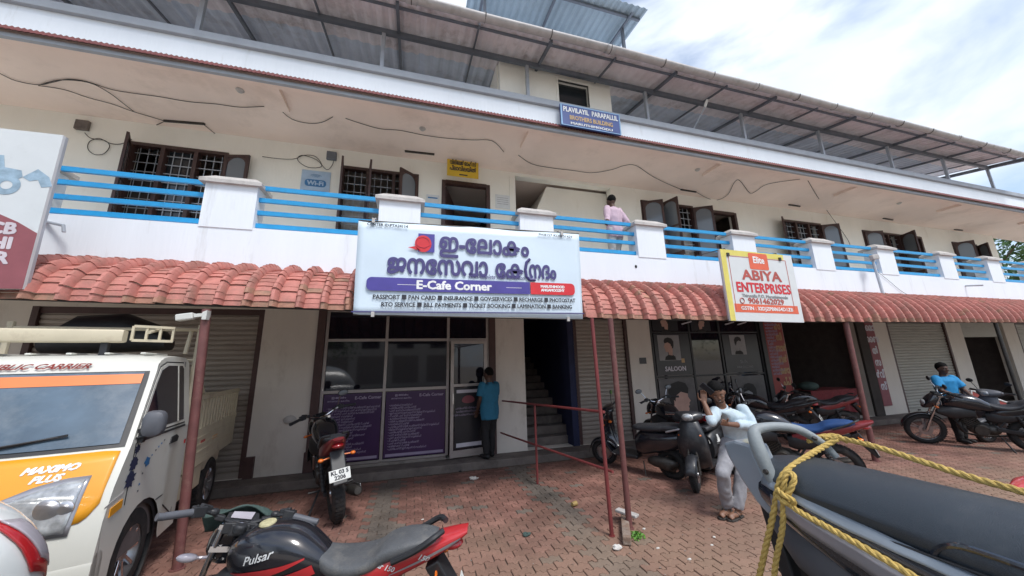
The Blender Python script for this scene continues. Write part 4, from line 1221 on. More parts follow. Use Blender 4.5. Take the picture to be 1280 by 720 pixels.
# ================================================================ GROUND CLUTTER
p = at(779, 648, Z=G); q = at(788, 686, Z=G)
wb = empty('timber_block', 'rough weathered timber block lying at the foot of the two thin red posts', 'block', (p.x, p.y, G))
MB().bar((.02, 0, .04), (q.x - p.x, q.y - p.y + .05, .045), .085, .08).build('block', 'wood_block', wb, smooth=0, bevel=.01)
c_ = at(786, 650, Z=G)
MB().bar((-.07, .01, .1), (.05, -.22, .095), .09, .03).build('cement_lump', 'cap_cement', wb, smooth=0, bevel=.008)
wp = at(796, 672, Z=G)
we = empty('weed', 'small bright green weed growing beside the timber block at the post foot', 'plant', (wp.x, wp.y, G))
mb = MB()
for i in range(130):
    a = random.uniform(0, 2 * PI); r_ = random.uniform(0, .085); z = random.uniform(.005, .06) * (1.3 - r_ / .085)
    c = Vector((r_ * math.cos(a), r_ * math.sin(a), z)); d = Vector((random.gauss(0, 1), random.gauss(0, 1), random.uniform(.2, 1))).normalized() * .016; e_ = d.cross(Vector((random.gauss(0, 1), random.gauss(0, 1), 1))).normalized() * .008
    mb.add([c - d, c + e_, c + d, c - e_], [(0, 1, 2, 3)])
stuff(mb.build('foliage', 'leaf_bright', we, smooth=0))
MB().tube([(0, 0, 0), (.01, 0, .05)], .003, 5).tube([(0, 0, 0), (-.04, .02, .04)], .003, 5).build('stem', 'leaf', we)
def crumple(px, py, r, label, m, seed, name='litter', cat_='litter'):
    p = at(px, py, Z=G); rnd = random.Random(seed)
    mb = MB().ell((0, 0, r * .35), (r, r * .7, r * .4), nu=10, nv=6)
    mb.v = [tuple(Vector(v) * (1 + .45 * noise.noise(Vector(v) * 60 + Vector((seed, 0, 0))))) for v in mb.v]
    o = mb.build(name, m, smooth=0, loc=(p.x, p.y, G)); return tag(o, label, cat_)
crumple(592, 600, .07, 'crumpled pale wrapper lying in front of the glass shop door', 'litter_white', 3)
crumple(772, 687, .05, 'crumpled white plastic scrap left of the timber block end', 'litter_white', 5)
crumple(822, 686, .018, 'white scrap of paper right of the weed', 'litter_white', 8)
crumple(805, 662, .02, 'tiny white scrap of paper just behind the weed', 'litter_white', 18)
crumple(658, 670, .045, 'flat dark green rag lying on the pavers in the centre foreground', 'cloth_cover', 9, 'rag', 'rag')
crumple(528, 650, .016, 'tiny pale scrap left of the paved stripe near the red tail', 'litter_white', 11)
crumple(862, 700, .02, 'small pale scrap on the pavers at the bottom right of the posts', 'litter_white', 12)
crumple(893, 672, .018, 'small pale stone on the pavers in front of the man in sandals', 'litter_white', 13)
crumple(890, 682, .016, 'smallest pale stone on the pavers in front of the man in sandals', 'litter_white', 14)
crumple(575, 590, .03, 'dark scrap lying at the step by the glass door', 'black_matte', 15)
crumple(735, 559, .05, 'pale crumpled paper on the step by the second shutter', 'litter_white', 16)
p = at(718, 633, Z=G)
cp = MB().lathe([(0, -.035), (.024, -.035), (.03, .035), (.026, .035), (.0, -.03)], (0, 0, .03), (1, .3, 0), 14).build('paper_cup', 'paper_gold', loc=(p.x, p.y, G)); tag(cp, 'small crushed golden paper cup lying on its side in the middle of the pavers', 'cup')
# loose leaves and grit on the pavers
mb = MB()
for i in range(420):
    x, y = random.uniform(-2, 9), random.uniform(2.6, 6.5); a = random.uniform(0, 6.28); s = random.uniform(.004, .014)
    mb.add([(x + s * math.cos(a + k * 1.57) * (1 if k % 2 else .6), y + s * math.sin(a + k * 1.57) * (1 if k % 2 else .6), G + .003 + random.random() * .005) for k in range(4)], [(0, 1, 2, 3)])
o = mb.build('grit', 'concrete', smooth=0); stuff(o); tag(o, 'fine grit and dry scraps scattered over the red pavers', 'grit')

# ================================================================ SHOP COUNTER IN THE DARK SHOP
p = at(1000, 545, Z=G)
ct = empty('cloth_counter', 'low counter draped with a dark red patterned cloth in the open dark shop', 'counter', (10.6, 6.75, 0))
MB().bx(-.7, .9, 0, .6, 0, .78).build('counter_body', 'interior_brown', ct, smooth=0)
rows = []
for j in range(9):
    v = j / 8; r_ = []
    for i in range(25):
        u = i / 24; r_.append(Vector((-.75 + u * 1.7, -.03 - .03 * math.sin(u * 30) * v - .02 * v, .82 - v * .55 - .04 * math.sin(u * 9) * v)))
    rows.append(r_)
mb = MB().grid(rows); mb.grid([[Vector((-.75 + u / 24 * 1.7, y, .82 + .01 * math.sin(u + y * 9))) for u in range(25)] for y in (.62, .3, -.03)])
mb.build('red_cloth', 'cloth_red', ct)
MB().ell((-.45, .2, .92), (.25, .2, .12)).build('bundle', 'cloth_cover', ct)

# ================================================================ TREES BEYOND THE FAR END
def tree(x, y, h, r, label, n=2600, seed=1):
    rnd = random.Random(seed)
    e = empty('broadleaf_tree', label, 'tree', (x, y, G - .05), group='trees beyond the far end of the building')
    tr = MB().tube([(0, 0, 0), (.1, .05, h * .25), (.0, .1, h * .5), (.15, 0, h * .8)], [.28, .22, .16, .06], 8)
    cl = []
    for i in range(26):
        a = rnd.uniform(0, 6.28); q = rnd.uniform(.1, 1) ** .6 * r; z = h * rnd.uniform(.38, 1.0)
        c = Vector((q * math.cos(a), q * math.sin(a), z)); cl.append((c, rnd.uniform(.28, .5) * r))
        if i < 12: tr.tube([(0, .05, h * .35 + i * .03 * h), c * .6 + Vector((0, 0, h * .2)), c], [.08, .05, .02], 5)
    tr.build('trunk', 'bark', e)
    mb = MB()
    for i in range(n):
        c, q = rnd.choice(cl)
        d = Vector((rnd.gauss(0, 1), rnd.gauss(0, 1), rnd.gauss(0, .8))); d = d.normalized() * q * rnd.uniform(.55, 1.05)
        p = c + d; a = Vector((rnd.gauss(0, 1), rnd.gauss(0, 1), rnd.gauss(0, .6))).normalized() * rnd.uniform(.07, .15); b = a.cross(Vector((rnd.gauss(0, 1), rnd.gauss(0, 1), rnd.gauss(0, 1)))).normalized() * a.length * .5
        mb.add([p - a, p + b, p + a, p - b], [(0, 1, 2, 3)])
    stuff(mb.build('crown', 'leaf', e, smooth=0))
tree(27, 10.5, 7.5, 3.6, 'dense green tree seen through the far end of the balcony', seed=1, n=6500)
tree(34, 7.5, 6.0, 3.2, 'green tree standing farthest right behind the building end', seed=2)
tree(31, 15, 8.5, 4.0, 'tall green tree behind the far end of the building', seed=3)

p = at(1272, 611, Z=.95)
rq = empty('red_panel', 'red plastic vehicle panel just cut by the right edge beyond the rope', 'panel', p)
MB().loft([sec((x, y, z), (0, 1, 0), (0, 0, 1), wd, h, 2.6, 16) for x, y, z, wd, h in ((-.03, 0, -.01, .03, .02), (.03, 0, .0, .08, .04), (.15, 0, .0, .14, .07), (.5, 0, -.02, .2, .1))]).build('panel', 'bike_red', rq)
MB().tube([(.3, 0, -.05), (.32, 0, G - p.z)], .03, 8).build('stand', 'steel_dark', rq)
# ================================================================ VEHICLES
def place(e, pos, heading, lean=0, scale=1):
    """heading in degrees of the vehicle's +x; lean in degrees, positive to its left"""
    e.location = pos
    e.rotation_mode = 'XYZ'
    M = Matrix.Rotation(R(heading), 4, 'Z') @ Matrix.Rotation(R(-lean), 4, 'X')
    e.rotation_euler = M.to_euler()
    e.scale = (scale,) * 3
def T_steer(mb, deg, piv, ax):
    if not deg: return mb
    M = Matrix.Translation(piv) @ Matrix.Rotation(R(deg), 4, Vector(ax)) @ Matrix.Translation(-Vector(piv))
    mb.v = [tuple(M @ Vector(v)) for v in mb.v]
    return mb
def half_w(st, x, z, e=2.6):
    S_ = cat(st, 6)
    S_ = sorted(S_, key=lambda q: q[0])
    for a, b in zip(S_[:-1], S_[1:]):
        if a[0] <= x <= b[0]:
            t = (x - a[0]) / max(1e-6, b[0] - a[0]); zc, wd, h = [a[i] * (1 - t) + b[i] * t for i in (2, 3, 4)]
            q = min(.985, abs((z - zc) / (h / 2))); return wd / 2 * (1 - q ** e) ** (1 / e)
    return 0
def decal(poly, st, side, m, name, parent, n=14, off=.003, e=2.6):
    """quad strip between two (x,z) polylines pressed on the side of a loft"""
    lo, up = poly
    rows = []
    for j in range(4):
        v = j / 3; r_ = []
        for i in range(n + 1):
            u = i / n * (len(lo) - 1); k = min(int(u), len(lo) - 2); f = u - k
            a = [lo[k][c] * (1 - f) + lo[k + 1][c] * f for c in (0, 1)]; b = [up[k][c] * (1 - f) + up[k + 1][c] * f for c in (0, 1)]
            x, z = [a[c] * (1 - v) + b[c] * v for c in (0, 1)]
            r_.append(Vector((x, side * (half_w(st, x, z, e) + off), z)))
        rows.append(r_)
    return MB().grid(rows).build(name, m, parent)
def decal_text(s, size, x, z, st, side, m, parent, rot=0, shear=.3, bold=.001, off=.005, e=2.6, sx=1):
    o = text(s, size, (0, 0, 0), m, parent, bold=bold, shear=shear)
    c, s_ = math.cos(R(rot)), math.sin(R(rot))
    for v in o.data.vertices:
        u, w_ = v.co.x * sx, v.co.y
        xx = x + (-side * 1) * -(u * c - w_ * s_) * (1 if side < 0 else -1) if False else x + (u * c - w_ * s_) * (1 if side < 0 else -1)
        zz = z + (u * s_ + w_ * c)
        v.co = (xx, side * (half_w(st, xx, zz, e) + off), zz)
    o.rotation_euler = (0, 0, 0)
    return o
_tyre = {}
def wheel(parent, c, Rr, r, steer=None, spokes=5, rimm='alloy', name='wheel', width=1.0):
    def S_(mb): return T_steer(mb, *steer) if steer else mb
    c = Vector(c)
    prof = []
    for k in range(17):
        t = -PI * .80 + 1.6 * PI * k / 16
        prof.append((Rr - r + r * math.cos(t), r * width * math.sin(t)))
    ty = S_(MB().lathe(prof, c, (0, 1, 0), 36)).build(name, 'rubber', parent, smooth=50)
    tr = MB()
    for k in range(40):   # tread blocks
        t = 2 * PI * k / 40
        for s in (-1, 1):
            a = Vector((math.cos(t) * (Rr + .001), s * r * .35 * width, math.sin(t) * (Rr + .001))); tv = Vector((-math.sin(t), 0, math.cos(t)))
            tr.bar(c + a - tv * .012 + Vector((0, -s * .01, 0)), c + a + tv * .012 + Vector((0, s * .006, 0)), r * .5 * width, .008, up=(math.cos(t), 0, math.sin(t)))
    stuff(S_(tr).build('tread', 'rubber', ty, smooth=0))
    rm = MB(); rr = Rr - r * 1.55
    rm.lathe([(rr + .016, -.03 * width), (rr + .016, .03 * width), (rr, .032 * width), (rr - .012, .02), (rr - .012, -.02), (rr, -.032 * width), (rr + .016, -.03 * width)], c, (0, 1, 0), 32)
    for k in range(spokes):
        t = 2 * PI * k / spokes + .3; d = Vector((math.cos(t), 0, math.sin(t)))
        rm.bar(c + d * .03, c + d * (rr - .005), .03, .02, up=(0, 1, 0))
        if spokes <= 6:
            d2 = Vector((math.cos(t + .28), 0, math.sin(t + .28))); rm.bar(c + d * .05, c + d2 * (rr - .005), .018, .016, up=(0, 1, 0))
    rm.lathe([(0, -.06), (.035, -.06), (.045, -.03), (.045, .03), (.035, .06), (0, .06)], c, (0, 1, 0), 16)
    rm.lathe([(.05, .045), (.105, .045), (.105, .049), (.05, .049), (.05, .045)], c, (0, 1, 0), 24)
    S_(rm).build('rim', rimm, ty, smooth=35)
    return ty
def plate(parent, loc, lines, wd=.2, h=.1, rot=(PI / 2, 0, -PI / 2), mname='number_plate'):
    p = MB().bx(-wd / 2, wd / 2, -.0, .006, -h / 2, h / 2).build('number_plate', mname, parent, smooth=0, bevel=.002)
    rz = rot[2]; p.location = loc; p.rotation_euler = (rot[0] - PI / 2, 0, rz)
    for i, l in enumerate(lines):
        n_ = len(lines); z = (n_ - 1) / 2 * h * .45 - i * h * .45
        o = text(l, h * (.48 if n_ > 1 else .7), (0, -.002, z), 'print_black', p, bold=h * .02)
    return p

def motorcycle(label, pos, heading, lean=0, scale=1, steer=0, tank='bike_black', tail='bike_red', seat='seat_dusty', mirrors=(1, 1), plates=('KL 03', '2206'), group=None, hero=False, cover=False):
    e = empty('motorcycle', label, 'motorcycle', (0, 0, 0), group=group)
    SP = ((1.03, 0, .85), (-.40, 0, 1)); ST = (steer,) + SP
    sst = lambda mb: T_steer(mb, *ST)
    wheel(e, (0, 0, .30), .30, .058, name='rear_wheel', width=1.15)
    wheel(e, (1.32, 0, .30), .30, .047, ST, name='front_wheel')
    # front end
    fk = MB()
    for s in (-1, 1):
        fk.tube([(1.32, s * .085, .30), (1.245, s * .085, .49)], .028, 10).tube([(1.245, s * .085, .49), (1.02, s * .085, 1.0)], .018, 10)
    fk.bar((1.09, -.11, .86), (1.09, .11, .86), .06, .03).bar((1.03, -.11, .99), (1.03, .11, .99), .07, .025)
    sst(fk).build('fork', 'chrome', e)
    mg = []
    for i in range(11):
        t = R(150 - i * 14); r_ = .345
        mg.append([Vector((1.32 + r_ * math.cos(t), y, .30 + r_ * math.sin(t) - abs(y) ** 2 * 5)) for y in (-.065, -.04, 0, .04, .065)])
    sst(MB().grid(mg)).build('front_mudguard', tank, e, solid=.004)
    hb = MB()
    for s in (-1, 1): hb.tube(cat([(1.0, 0, 1.0), (1.0, s * .10, 1.03), (.96, s * .20, 1.075), (.89, s * .33, 1.07), (.86, s * .40, 1.06)], 3), .012, 8)
    hbo = sst(hb).build('handlebar', 'plastic_black' if hero else 'chrome', e)
    gp = {}
    for s in (-1, 1):
        g_ = MB().tube([(.925, s * .27, 1.075), (.90, s * .32, 1.07), (.865, s * .39, 1.062)], .0185 if not hero else .021, 12).lathe([(0, 0), (.02, 0), (.02, .03), (0, .03)], (.865, s * .39, 1.062), (-.45, s * .9, 0), 10)
        sst(g_).build('grip', 'plastic_black' if not hero else 'plastic_grey', hbo)
        sw = MB().bar((.955, s * .215, 1.080), (.925, s * .275, 1.078), .052, .058); sw.bar((.975, s * .19, 1.09), (.94, s * .245, 1.108), .03, .03).lathe([(0, .03), (.02, .03), (.03, .02), (.03, 0), (0, 0)], (.985, s * .17, 1.06), (0, 0, 1), 12).bar((.93, s * .25, 1.10), (.92, s * .262, 1.115), .012, .012)
        sst(sw).build('switch_pod', 'plastic_black', hbo, smooth=0, bevel=.006)
        lv = MB().tube([(.985, s * .22, 1.075), (.985, s * .27, 1.07), (.955, s * .36, 1.06), (.94, s * .40, 1.058)], [.009, .008, .007, .009], 6)
        sst(lv).build('lever', 'chrome' if not hero else 'steel_dark', hbo)
    # cockpit and headlight fairing
    fa = MB(); fa.loft([sec((x, 0, z), (0, 1, 0), (-.3, 0, 1), wd, h, 2.4, 18) for x, z, wd, h in cat([(1.06, .90, .16, .16), (1.10, .90, .24, .26), (1.18, .88, .26, .28), (1.25, .84, .20, .20), (1.28, .82, .12, .12)], 3)])
    sst(fa).build('headlight_fairing', tank, e)
    sst(MB().ell((1.25, 0, .84), (.05, .085, .065), nu=18, nv=12)).build('headlight', 'headlamp_glass', e)
    ds = MB().prism([(1.10, -.085, 1.055), (1.10, .085, 1.055), (1.02, .095, 1.03), (1.0, .055, 1.02), (1.0, -.055, 1.02), (1.02, -.095, 1.03)], (.02, 0, -.05))
    if hero: ds.bar((1.05, -.09, .99), (1.05, .09, .99), .16, .06).bar((.99, -.05, .985), (.99, .05, .985), .09, .06).lathe([(0, .02), (.03, .02), (.038, .01), (.038, -.02)], (.955, 0, 1.0), (-.2, 0, 1), 18).bar((1.0, .10, 1.035), (1.0, .15, 1.045), .05, .03).bar((1.0, -.15, 1.045), (1.0, -.10, 1.035), .05, .03)
    dso = sst(ds).build('instrument_cluster', 'plastic_black', e, smooth=0, bevel=.006)
    dd = sst(MB().prism([(1.09, -.06, 1.056), (1.09, .06, 1.056), (1.025, .07, 1.036), (1.012, -.045, 1.032)], (-.001, 0, .003))).build('display', 'lamp_clear' if hero else 'glass_dark', dso, smooth=0)
    sst(MB().lathe([(0, .012), (.018, .012), (.026, .004), (.028, 0)], (.985, 0, 1.012), (0, 0, 1), 16)).build('ignition_key_hole', 'chrome', dso)
    if hero or cover:
        cv = MB(); rr_ = []
        for j in range(9):
            u = j / 8; r_ = []
            for i in range(15):
                v = -1 + 2 * i / 14
                r_.append(Vector((1.10 + .17 * u, v * (.20 + .03 * math.sin(u * 5)), 1.075 + .02 * math.cos(v * 4 + u * 7) - .05 * v * v - .10 * u ** 2 * 1.2)))
            rr_.append(r_)
        sst(cv.grid(rr_)).build('headlight_cover', 'cloth_cover', e, solid=.01)
    for s in (-1, 1):
        if mirrors[0 if s > 0 else 1]:
            m_ = MB().tube(cat([(.97, s * .21, 1.08), (1.0, s * .25, 1.16), (1.02, s * .29, 1.22)], 3), .006, 6)
            mo = sst(m_).build('mirror', 'chrome', e)
            sst(MB().ell((1.02, s * .33, 1.25), (.018, .075, .045), nu=16, nv=10)).build('mirror_shell', 'plastic_black', mo)
            sst(MB().ell((1.004, s * .33, 1.25), (.006, .066, .038), nu=16, nv=8)).build('mirror_glass', 'window_glass', mo)
        sst(MB().tube([(1.14, s * .10, .80), (1.13, s * .16, .80)], .009, 6).ell((1.13, s * (.20 if hero else .185), .80), (.028, .055, .024) if hero else (.025, .03, .018), nu=12, nv=8)).build('indicator', 'lamp_amber' if not hero else 'lamp_clear', e)
    # tank and seat
    tk = [(.38, 0, .76, .16, .12), (.46, 0, .80, .22, .20), (.58, 0, .845, .28, .28), (.74, 0, .87, .31, .30), (.88, 0, .865, .27, .27), (.97, 0, .85, .18, .20), (1.01, 0, .845, .10, .12)]
    tko = MB().loft(body_loft(tk, 2.5, 24, 4)).build('tank', tank, e)
    MB().lathe([(0, .008), (.035, .008), (.045, .003), (.048, -.006)], (.80, 0, 1.022), (.02, 0, 1), 20).build('filler_cap', 'cap_sticker' if hero else 'steel_dark', tko)
    sh = [(.62, 0, .66, .20, .16), (.74, 0, .68, .30, .22), (.88, 0, .68, .36, .26), (1.0, 0, .68, .34, .20), (1.10, 0, .68, .30, .10)]
    MB().loft(body_loft(sh, 3, 20, 3)).build('tank_shroud', 'plastic_black', e)
    se = [(-.27, 0, .905, .14, .05), (-.20, 0, .90, .20, .08), (-.08, 0, .885, .25, .10), (.04, 0, .855, .26, .10), (.12, 0, .81, .27, .09), (.24, 0, .785, .28, .09), (.36, 0, .79, .24, .10), (.44, 0, .815, .17, .10), (.49, 0, .84, .12, .08)]
    MB().loft(body_loft(se, 3, 24, 4)).build('seat', seat, e)
    ta = [(.44, 0, .66, .16, .12), (.30, 0, .69, .24, .20), (.12, 0, .745, .25, .19), (-.08, 0, .81, .23, .16), (-.26, 0, .865, .19, .11), (-.38, 0, .91, .15, .07), (-.46, 0, .945, .10, .03)]
    tao = MB().loft(body_loft(ta, 2.8, 24, 4)).build('tail_panel', tail, e)
    sp = [(.50, 0, .60, .14, .16), (.40, 0, .60, .22, .22), (.22, 0, .62, .25, .20), (.06, 0, .66, .22, .10), (-.04, 0, .69, .16, .05)]
    MB().loft(body_loft(sp, 2.8, 20, 3)).build('side_panel', 'plastic_black', e)
    for s in (-1, 1): MB().tube(cat([(-.02, s * .13, .84), (-.16, s * .135, .90), (-.26, s * .12, .955), (-.31, s * .06, .965)], 3), .013 if not hero else .019, 8).build('grab_rail', 'plastic_black', e)
    MB().ell((-.36, 0, .865), (.07, .06, .032), nu=14, nv=8).build('tail_light', 'lamp_red', e)
    MB().prism([(-.20, -.07, .76), (-.28, -.07, .80), (-.46, -.07, .50), (-.42, -.07, .48), (-.24, -.07, .70)], (0, .14, 0)).build('rear_mudguard', 'plastic_black', e, smooth=0, bevel=.01)
    plate(e, (-.425, 0, .585), plates, .20, .11, rot=(PI / 2 - R(20), 0, -PI / 2))
    for s in (-1, 1):
        MB().tube([(-.27, s * .06, .74), (-.28, s * .13, .735)], .008, 6).ell((-.285, s * .155, .735), (.03, .028, .02), nu=10, nv=8).build('indicator', 'lamp_amber', e)
    # engine, exhaust, frame
    en = MB(); en.ell((.60, 0, .37), (.17, .13, .12), nu=14, nv=10).ell((.47, .0, .36), (.12, .12, .10), nu=14, nv=10).lathe([(0, .14), (.09, .14), (.10, .12), (.10, .09)], (.60, 0, .37), (0, 1, 0), 18).lathe([(0, -.14), (.08, -.14), (.09, -.12), (.09, -.09)], (.52, 0, .36), (0, 1, 0), 18)
    en.bar((.68, 0, .44), (.76, 0, .62), .13, .15)
    for k in range(6): en.bar((.675 + .014 * k, 0, .455 + k * .026), (.68 + .014 * k, 0, .462 + k * .026), .19, .21)
    en.build('engine', 'steel_dark', e)
    ex = MB().tube(cat([(.78, -.03, .54), (.86, -.06, .42), (.80, -.10, .26), (.62, -.13, .20), (.36, -.15, .21), (.22, -.16, .235)], 3), .019, 10).tube([(.24, -.16, .23), (.12, -.165, .25), (-.06, -.175, .285), (-.24, -.185, .32), (-.27, -.186, .325)], [.025, .048, .055, .052, .035], 14)
    ex.build('exhaust', 'steel_dark', e)
    MB().bar((.16, -.225, .27), (-.16, -.235, .33), .01, .06).build('heat_shield', 'alloy', e, smooth=0, bevel=.004)
    fm = MB()
    for s in (-1, 1):
        fm.tube([(0, s * .10, .30), (.40, s * .10, .38)], .02, 8).tube([(.04, s * .115, .34), (.16, s * .12, .66)], .022, 8).tube([(.42, s * .1, .38), (.20, s * .1, .70)], .014, 6).tube([(1.0, 0, .78), (.80, s * .05, .30)], .016, 6).tube([(.36, s * .14, .26), (.36, s * .24, .27)], .012, 6)
    for k in range(7):
        for s in (-1, 1): fm.torus((.05 + .015 * k, s * .117, .40 + k * .036), (.35, 0, 1), .03, .006, 12, 5)
    fm.tube([(.40, .12, .26), (.30, .26, .02)], .012, 6)
    fm.build('frame', 'plastic_black', e)
    MB().bar((.03, .115, .34), (.42, .115, .40), .02, .07).build('chain_cover', 'plastic_black', e, smooth=0, bevel=.008)
    if hero:
        for s in (1, -1):
            decal(([(.50, .865), (.62, .82), (.78, .775), (.92, .77)], [(.50, .875), (.62, .85), (.78, .83), (.94, .80)]), tk, s, 'bike_red', 'tank_stripe', tko)
            decal(([(.44, .78), (.50, .76), (.58, .745), (.64, .75)], [(.46, .83), (.54, .81), (.62, .79), (.70, .765)]), tk, s, 'bike_red', 'tank_stripe', tko, off=.004)
            decal_text('Pulsar', .062, .76, .90, tk, s, 'notice_paper', tko, rot=14 if s > 0 else -14, sx=1.15, shear=.5)
            decal_text('Pulsar 150', .04, .05, .815, ta, s, 'notice_paper', tao, rot=-16 if s > 0 else 16, off=.004)
            decal_text('150', .045, -.20, .84, ta, s, 'notice_paper', tao, rot=-22 if s > 0 else 22, off=.004)
            decal(([(.0, .76), (-.16, .81), (-.36, .885), (-.42, .915)], [(.0, .765), (-.16, .825), (-.36, .905), (-.42, .925)]), ta, s, 'bike_silver', 'tail_stripe', tao)
            decal(([(.30, .745), (.14, .79), (-.06, .85), (-.15, .865)], [(.30, .775), (.14, .825), (-.06, .875), (-.15, .885)]), ta, s, 'plastic_black', 'tail_upper', tao, off=.0025)
    place(e, pos, heading, lean, scale)
    return e

def scooter(label, pos, heading, lean=0, scale=1, steer=0, body='bike_black', seat='seat_leather', mirrors=(1, 1), plates=('KL 03', '4519'), shield='plastic_black', glint=None, group=None):
    e = empty('scooter', label, 'scooter', (0, 0, 0), group=group)
    ST = (steer, (1.08, 0, .7), (-.35, 0, 1)); sst = lambda mb: T_steer(mb, *ST)
    wheel(e, (0, 0, .22), .22, .05, name='rear_wheel', spokes=6, rimm='steel_dark')
    wheel(e, (1.22, 0, .22), .22, .046, ST, name='front_wheel', spokes=6, rimm='alloy')
    sst(MB().tube([(1.22, .075, .22), (1.12, .05, .55)], .018, 8).tube([(1.22, -.075, .22), (1.12, -.05, .55)], .018, 8)).build('fork', 'steel_dark', e)
    mg = []
    for i in range(11):
        t = R(160 - i * 15); r_ = .265
        mg.append([Vector((1.22 + r_ * math.cos(t), y, .22 + r_ * math.sin(t) - abs(y) ** 2 * 6)) for y in (-.08, -.05, 0, .05, .08)])
    sst(MB().grid(mg)).build('front_mudguard', body, e, solid=.004)
    ap = []
    for x, z, wd in cat([(.88, .25, .30), (.96, .32, .36), (1.04, .48, .42), (1.07, .64, .42), (1.05, .80, .34), (1.01, .92, .24)], 3):
        ap.append([Vector((x + .09 * math.cos(k / 8 * PI - PI / 2), wd / 2 * math.sin(k / 8 * PI - PI / 2), z)) for k in range(9)])
    MB().grid(ap).build('front_apron', body, e, solid=.012)
    hd = MB().loft([sec((x, 0, z), (0, 1, 0), (0, 0, 1), wd, h, 2.4, 18) for x, z, wd, h in cat([(.92, .99, .20, .08), (.97, .99, .42, .12), (1.05, .98, .34, .14), (1.12, .96, .18, .10)], 3)])
    hdo = sst(hd).build('handlebar_cover', body, e)
    sst(MB().ell((1.10, 0, .97), (.045, .09, .055))).build('headlight', 'headlamp_glass', e)
    for s in (-1, 1):
        sst(MB().tube([(.97, s * .18, 1.0), (.93, s * .34, 1.01)], .018, 10)).build('grip', 'plastic_black', hdo)
        sst(MB().tube([(1.02, s * .19, 1.0), (.99, s * .33, .995)], .007, 6)).build('lever', 'chrome', hdo)
        MB().ell((1.10, s * .13, .72), (.035, .04, .025), nu=12, nv=8).build('indicator', 'lamp_amber', e)
        if mirrors[0 if s > 0 else 1]:
            mo = sst(MB().tube(cat([(.98, s * .17, 1.0), (.99, s * .22, 1.10), (.99, s * .27, 1.17)], 3), .006, 6)).build('mirror', 'steel_dark', e)
            sst(MB().ell((.99, s * .29, 1.20), (.016, .06, .042), nu=14, nv=8)).build('mirror_shell', 'plastic_black', mo)
            sst(MB().ell((.976, s * .29, 1.20), (.005, .052, .036), nu=14, nv=8)).build('mirror_glass', glint or 'window_glass', mo)
    MB().bx(.50, .98, -.15, .15, .24, .30).build('floorboard', 'plastic_black', e, smooth=0, bevel=.02)
    bd = [(.52, 0, .46, .22, .34), (.40, 0, .50, .30, .40), (.20, 0, .54, .36, .36), (-.05, 0, .58, .34, .30), (-.28, 0, .64, .26, .20), (-.44, 0, .70, .14, .10)]
    MB().loft(body_loft(bd, 2.7, 24, 4)).build('body_panel', body, e)
    se = [(.56, 0, .72, .14, .07), (.48, 0, .735, .24, .09), (.25, 0, .745, .28, .11), (.02, 0, .775, .27, .11), (-.18, 0, .79, .24, .10), (-.30, 0, .79, .14, .06)]
    MB().loft(body_loft(se, 3, 22, 4)).build('seat', seat, e)
    MB().tube(cat([(-.05, .15, .74), (-.24, .15, .80), (-.38, .08, .83), (-.38, -.08, .83), (-.24, -.15, .80), (-.05, -.15, .74)], 3), .014, 8).build('grab_rail', 'bike_silver', e)
    MB().ell((-.41, 0, .70), (.05, .09, .045)).build('tail_light', 'lamp_red', e)
    MB().prism([(-.30, -.07, .56), (-.38, -.07, .60), (-.50, -.07, .32), (-.46, -.07, .30)], (0, .14, 0)).build('rear_mudguard', 'plastic_black', e, smooth=0, bevel=.01)
    plate(e, (-.475, 0, .50), plates, .20, .11, rot=(PI / 2 - R(15), 0, -PI / 2))
    MB().ell((.10, .12, .26), (.24, .07, .09)).ell((.02, .13, .24), (.10, .06, .09)).build('engine_cover', 'steel_dark', e)
    MB().tube([(.25, -.12, .2), (.05, -.15, .24), (-.25, -.16, .30)], [.03, .05, .045], 12).build('exhaust', 'steel_dark', e)
    MB().tube([(.40, .14, .24), (.36, .20, .02)], .01, 6).build('side_stand', 'steel_dark', e)
    place(e, pos, heading, lean, scale)
    return e

# --- hero motorcycle in the foreground
motorcycle('black and red motorcycle in the foreground with dusty seat and covered headlamp', (-.03, 2.49, G), 165, lean=6, scale=.93, steer=-60, hero=True, mirrors=(0, 0), plates=('KL 62', '1873'))
# --- parked below the purple posters, seen from behind
motorcycle('black motorcycle with plate 2206 parked facing the purple window posters', (-.80, 5.12, G), 108, lean=7, scale=1.1, steer=14, tank='bike_black', tail='bike_maroon', seat='seat_leather', mirrors=(0, 1), plates=('KL 03 S', '2206'))
# --- by the second shutter and the saloon
scooter('black scooter parked by the saloon wall with plate and red tail lamp toward the camera', (4.02, 4.98, G), 117, lean=6, body='bike_black', steer=20, mirrors=(0, 1), glint='leaf_bright')  # mirror glass coloured green as a painted reflection
motorcycle('black motorcycle behind the man on the phone, parked against the saloon posters', (4.75, 5.15, G), 84, lean=6, tank='bike_black', tail='bike_maroon', seat='seat_leather', plates=('KL 62', '5530'))
scooter('dark grey scooter the smiling man leans against, front wheel toward the camera', (5.0, 5.0, G), 209, lean=-5, body='scooter_dusty', steer=10, mirrors=(1, 0))
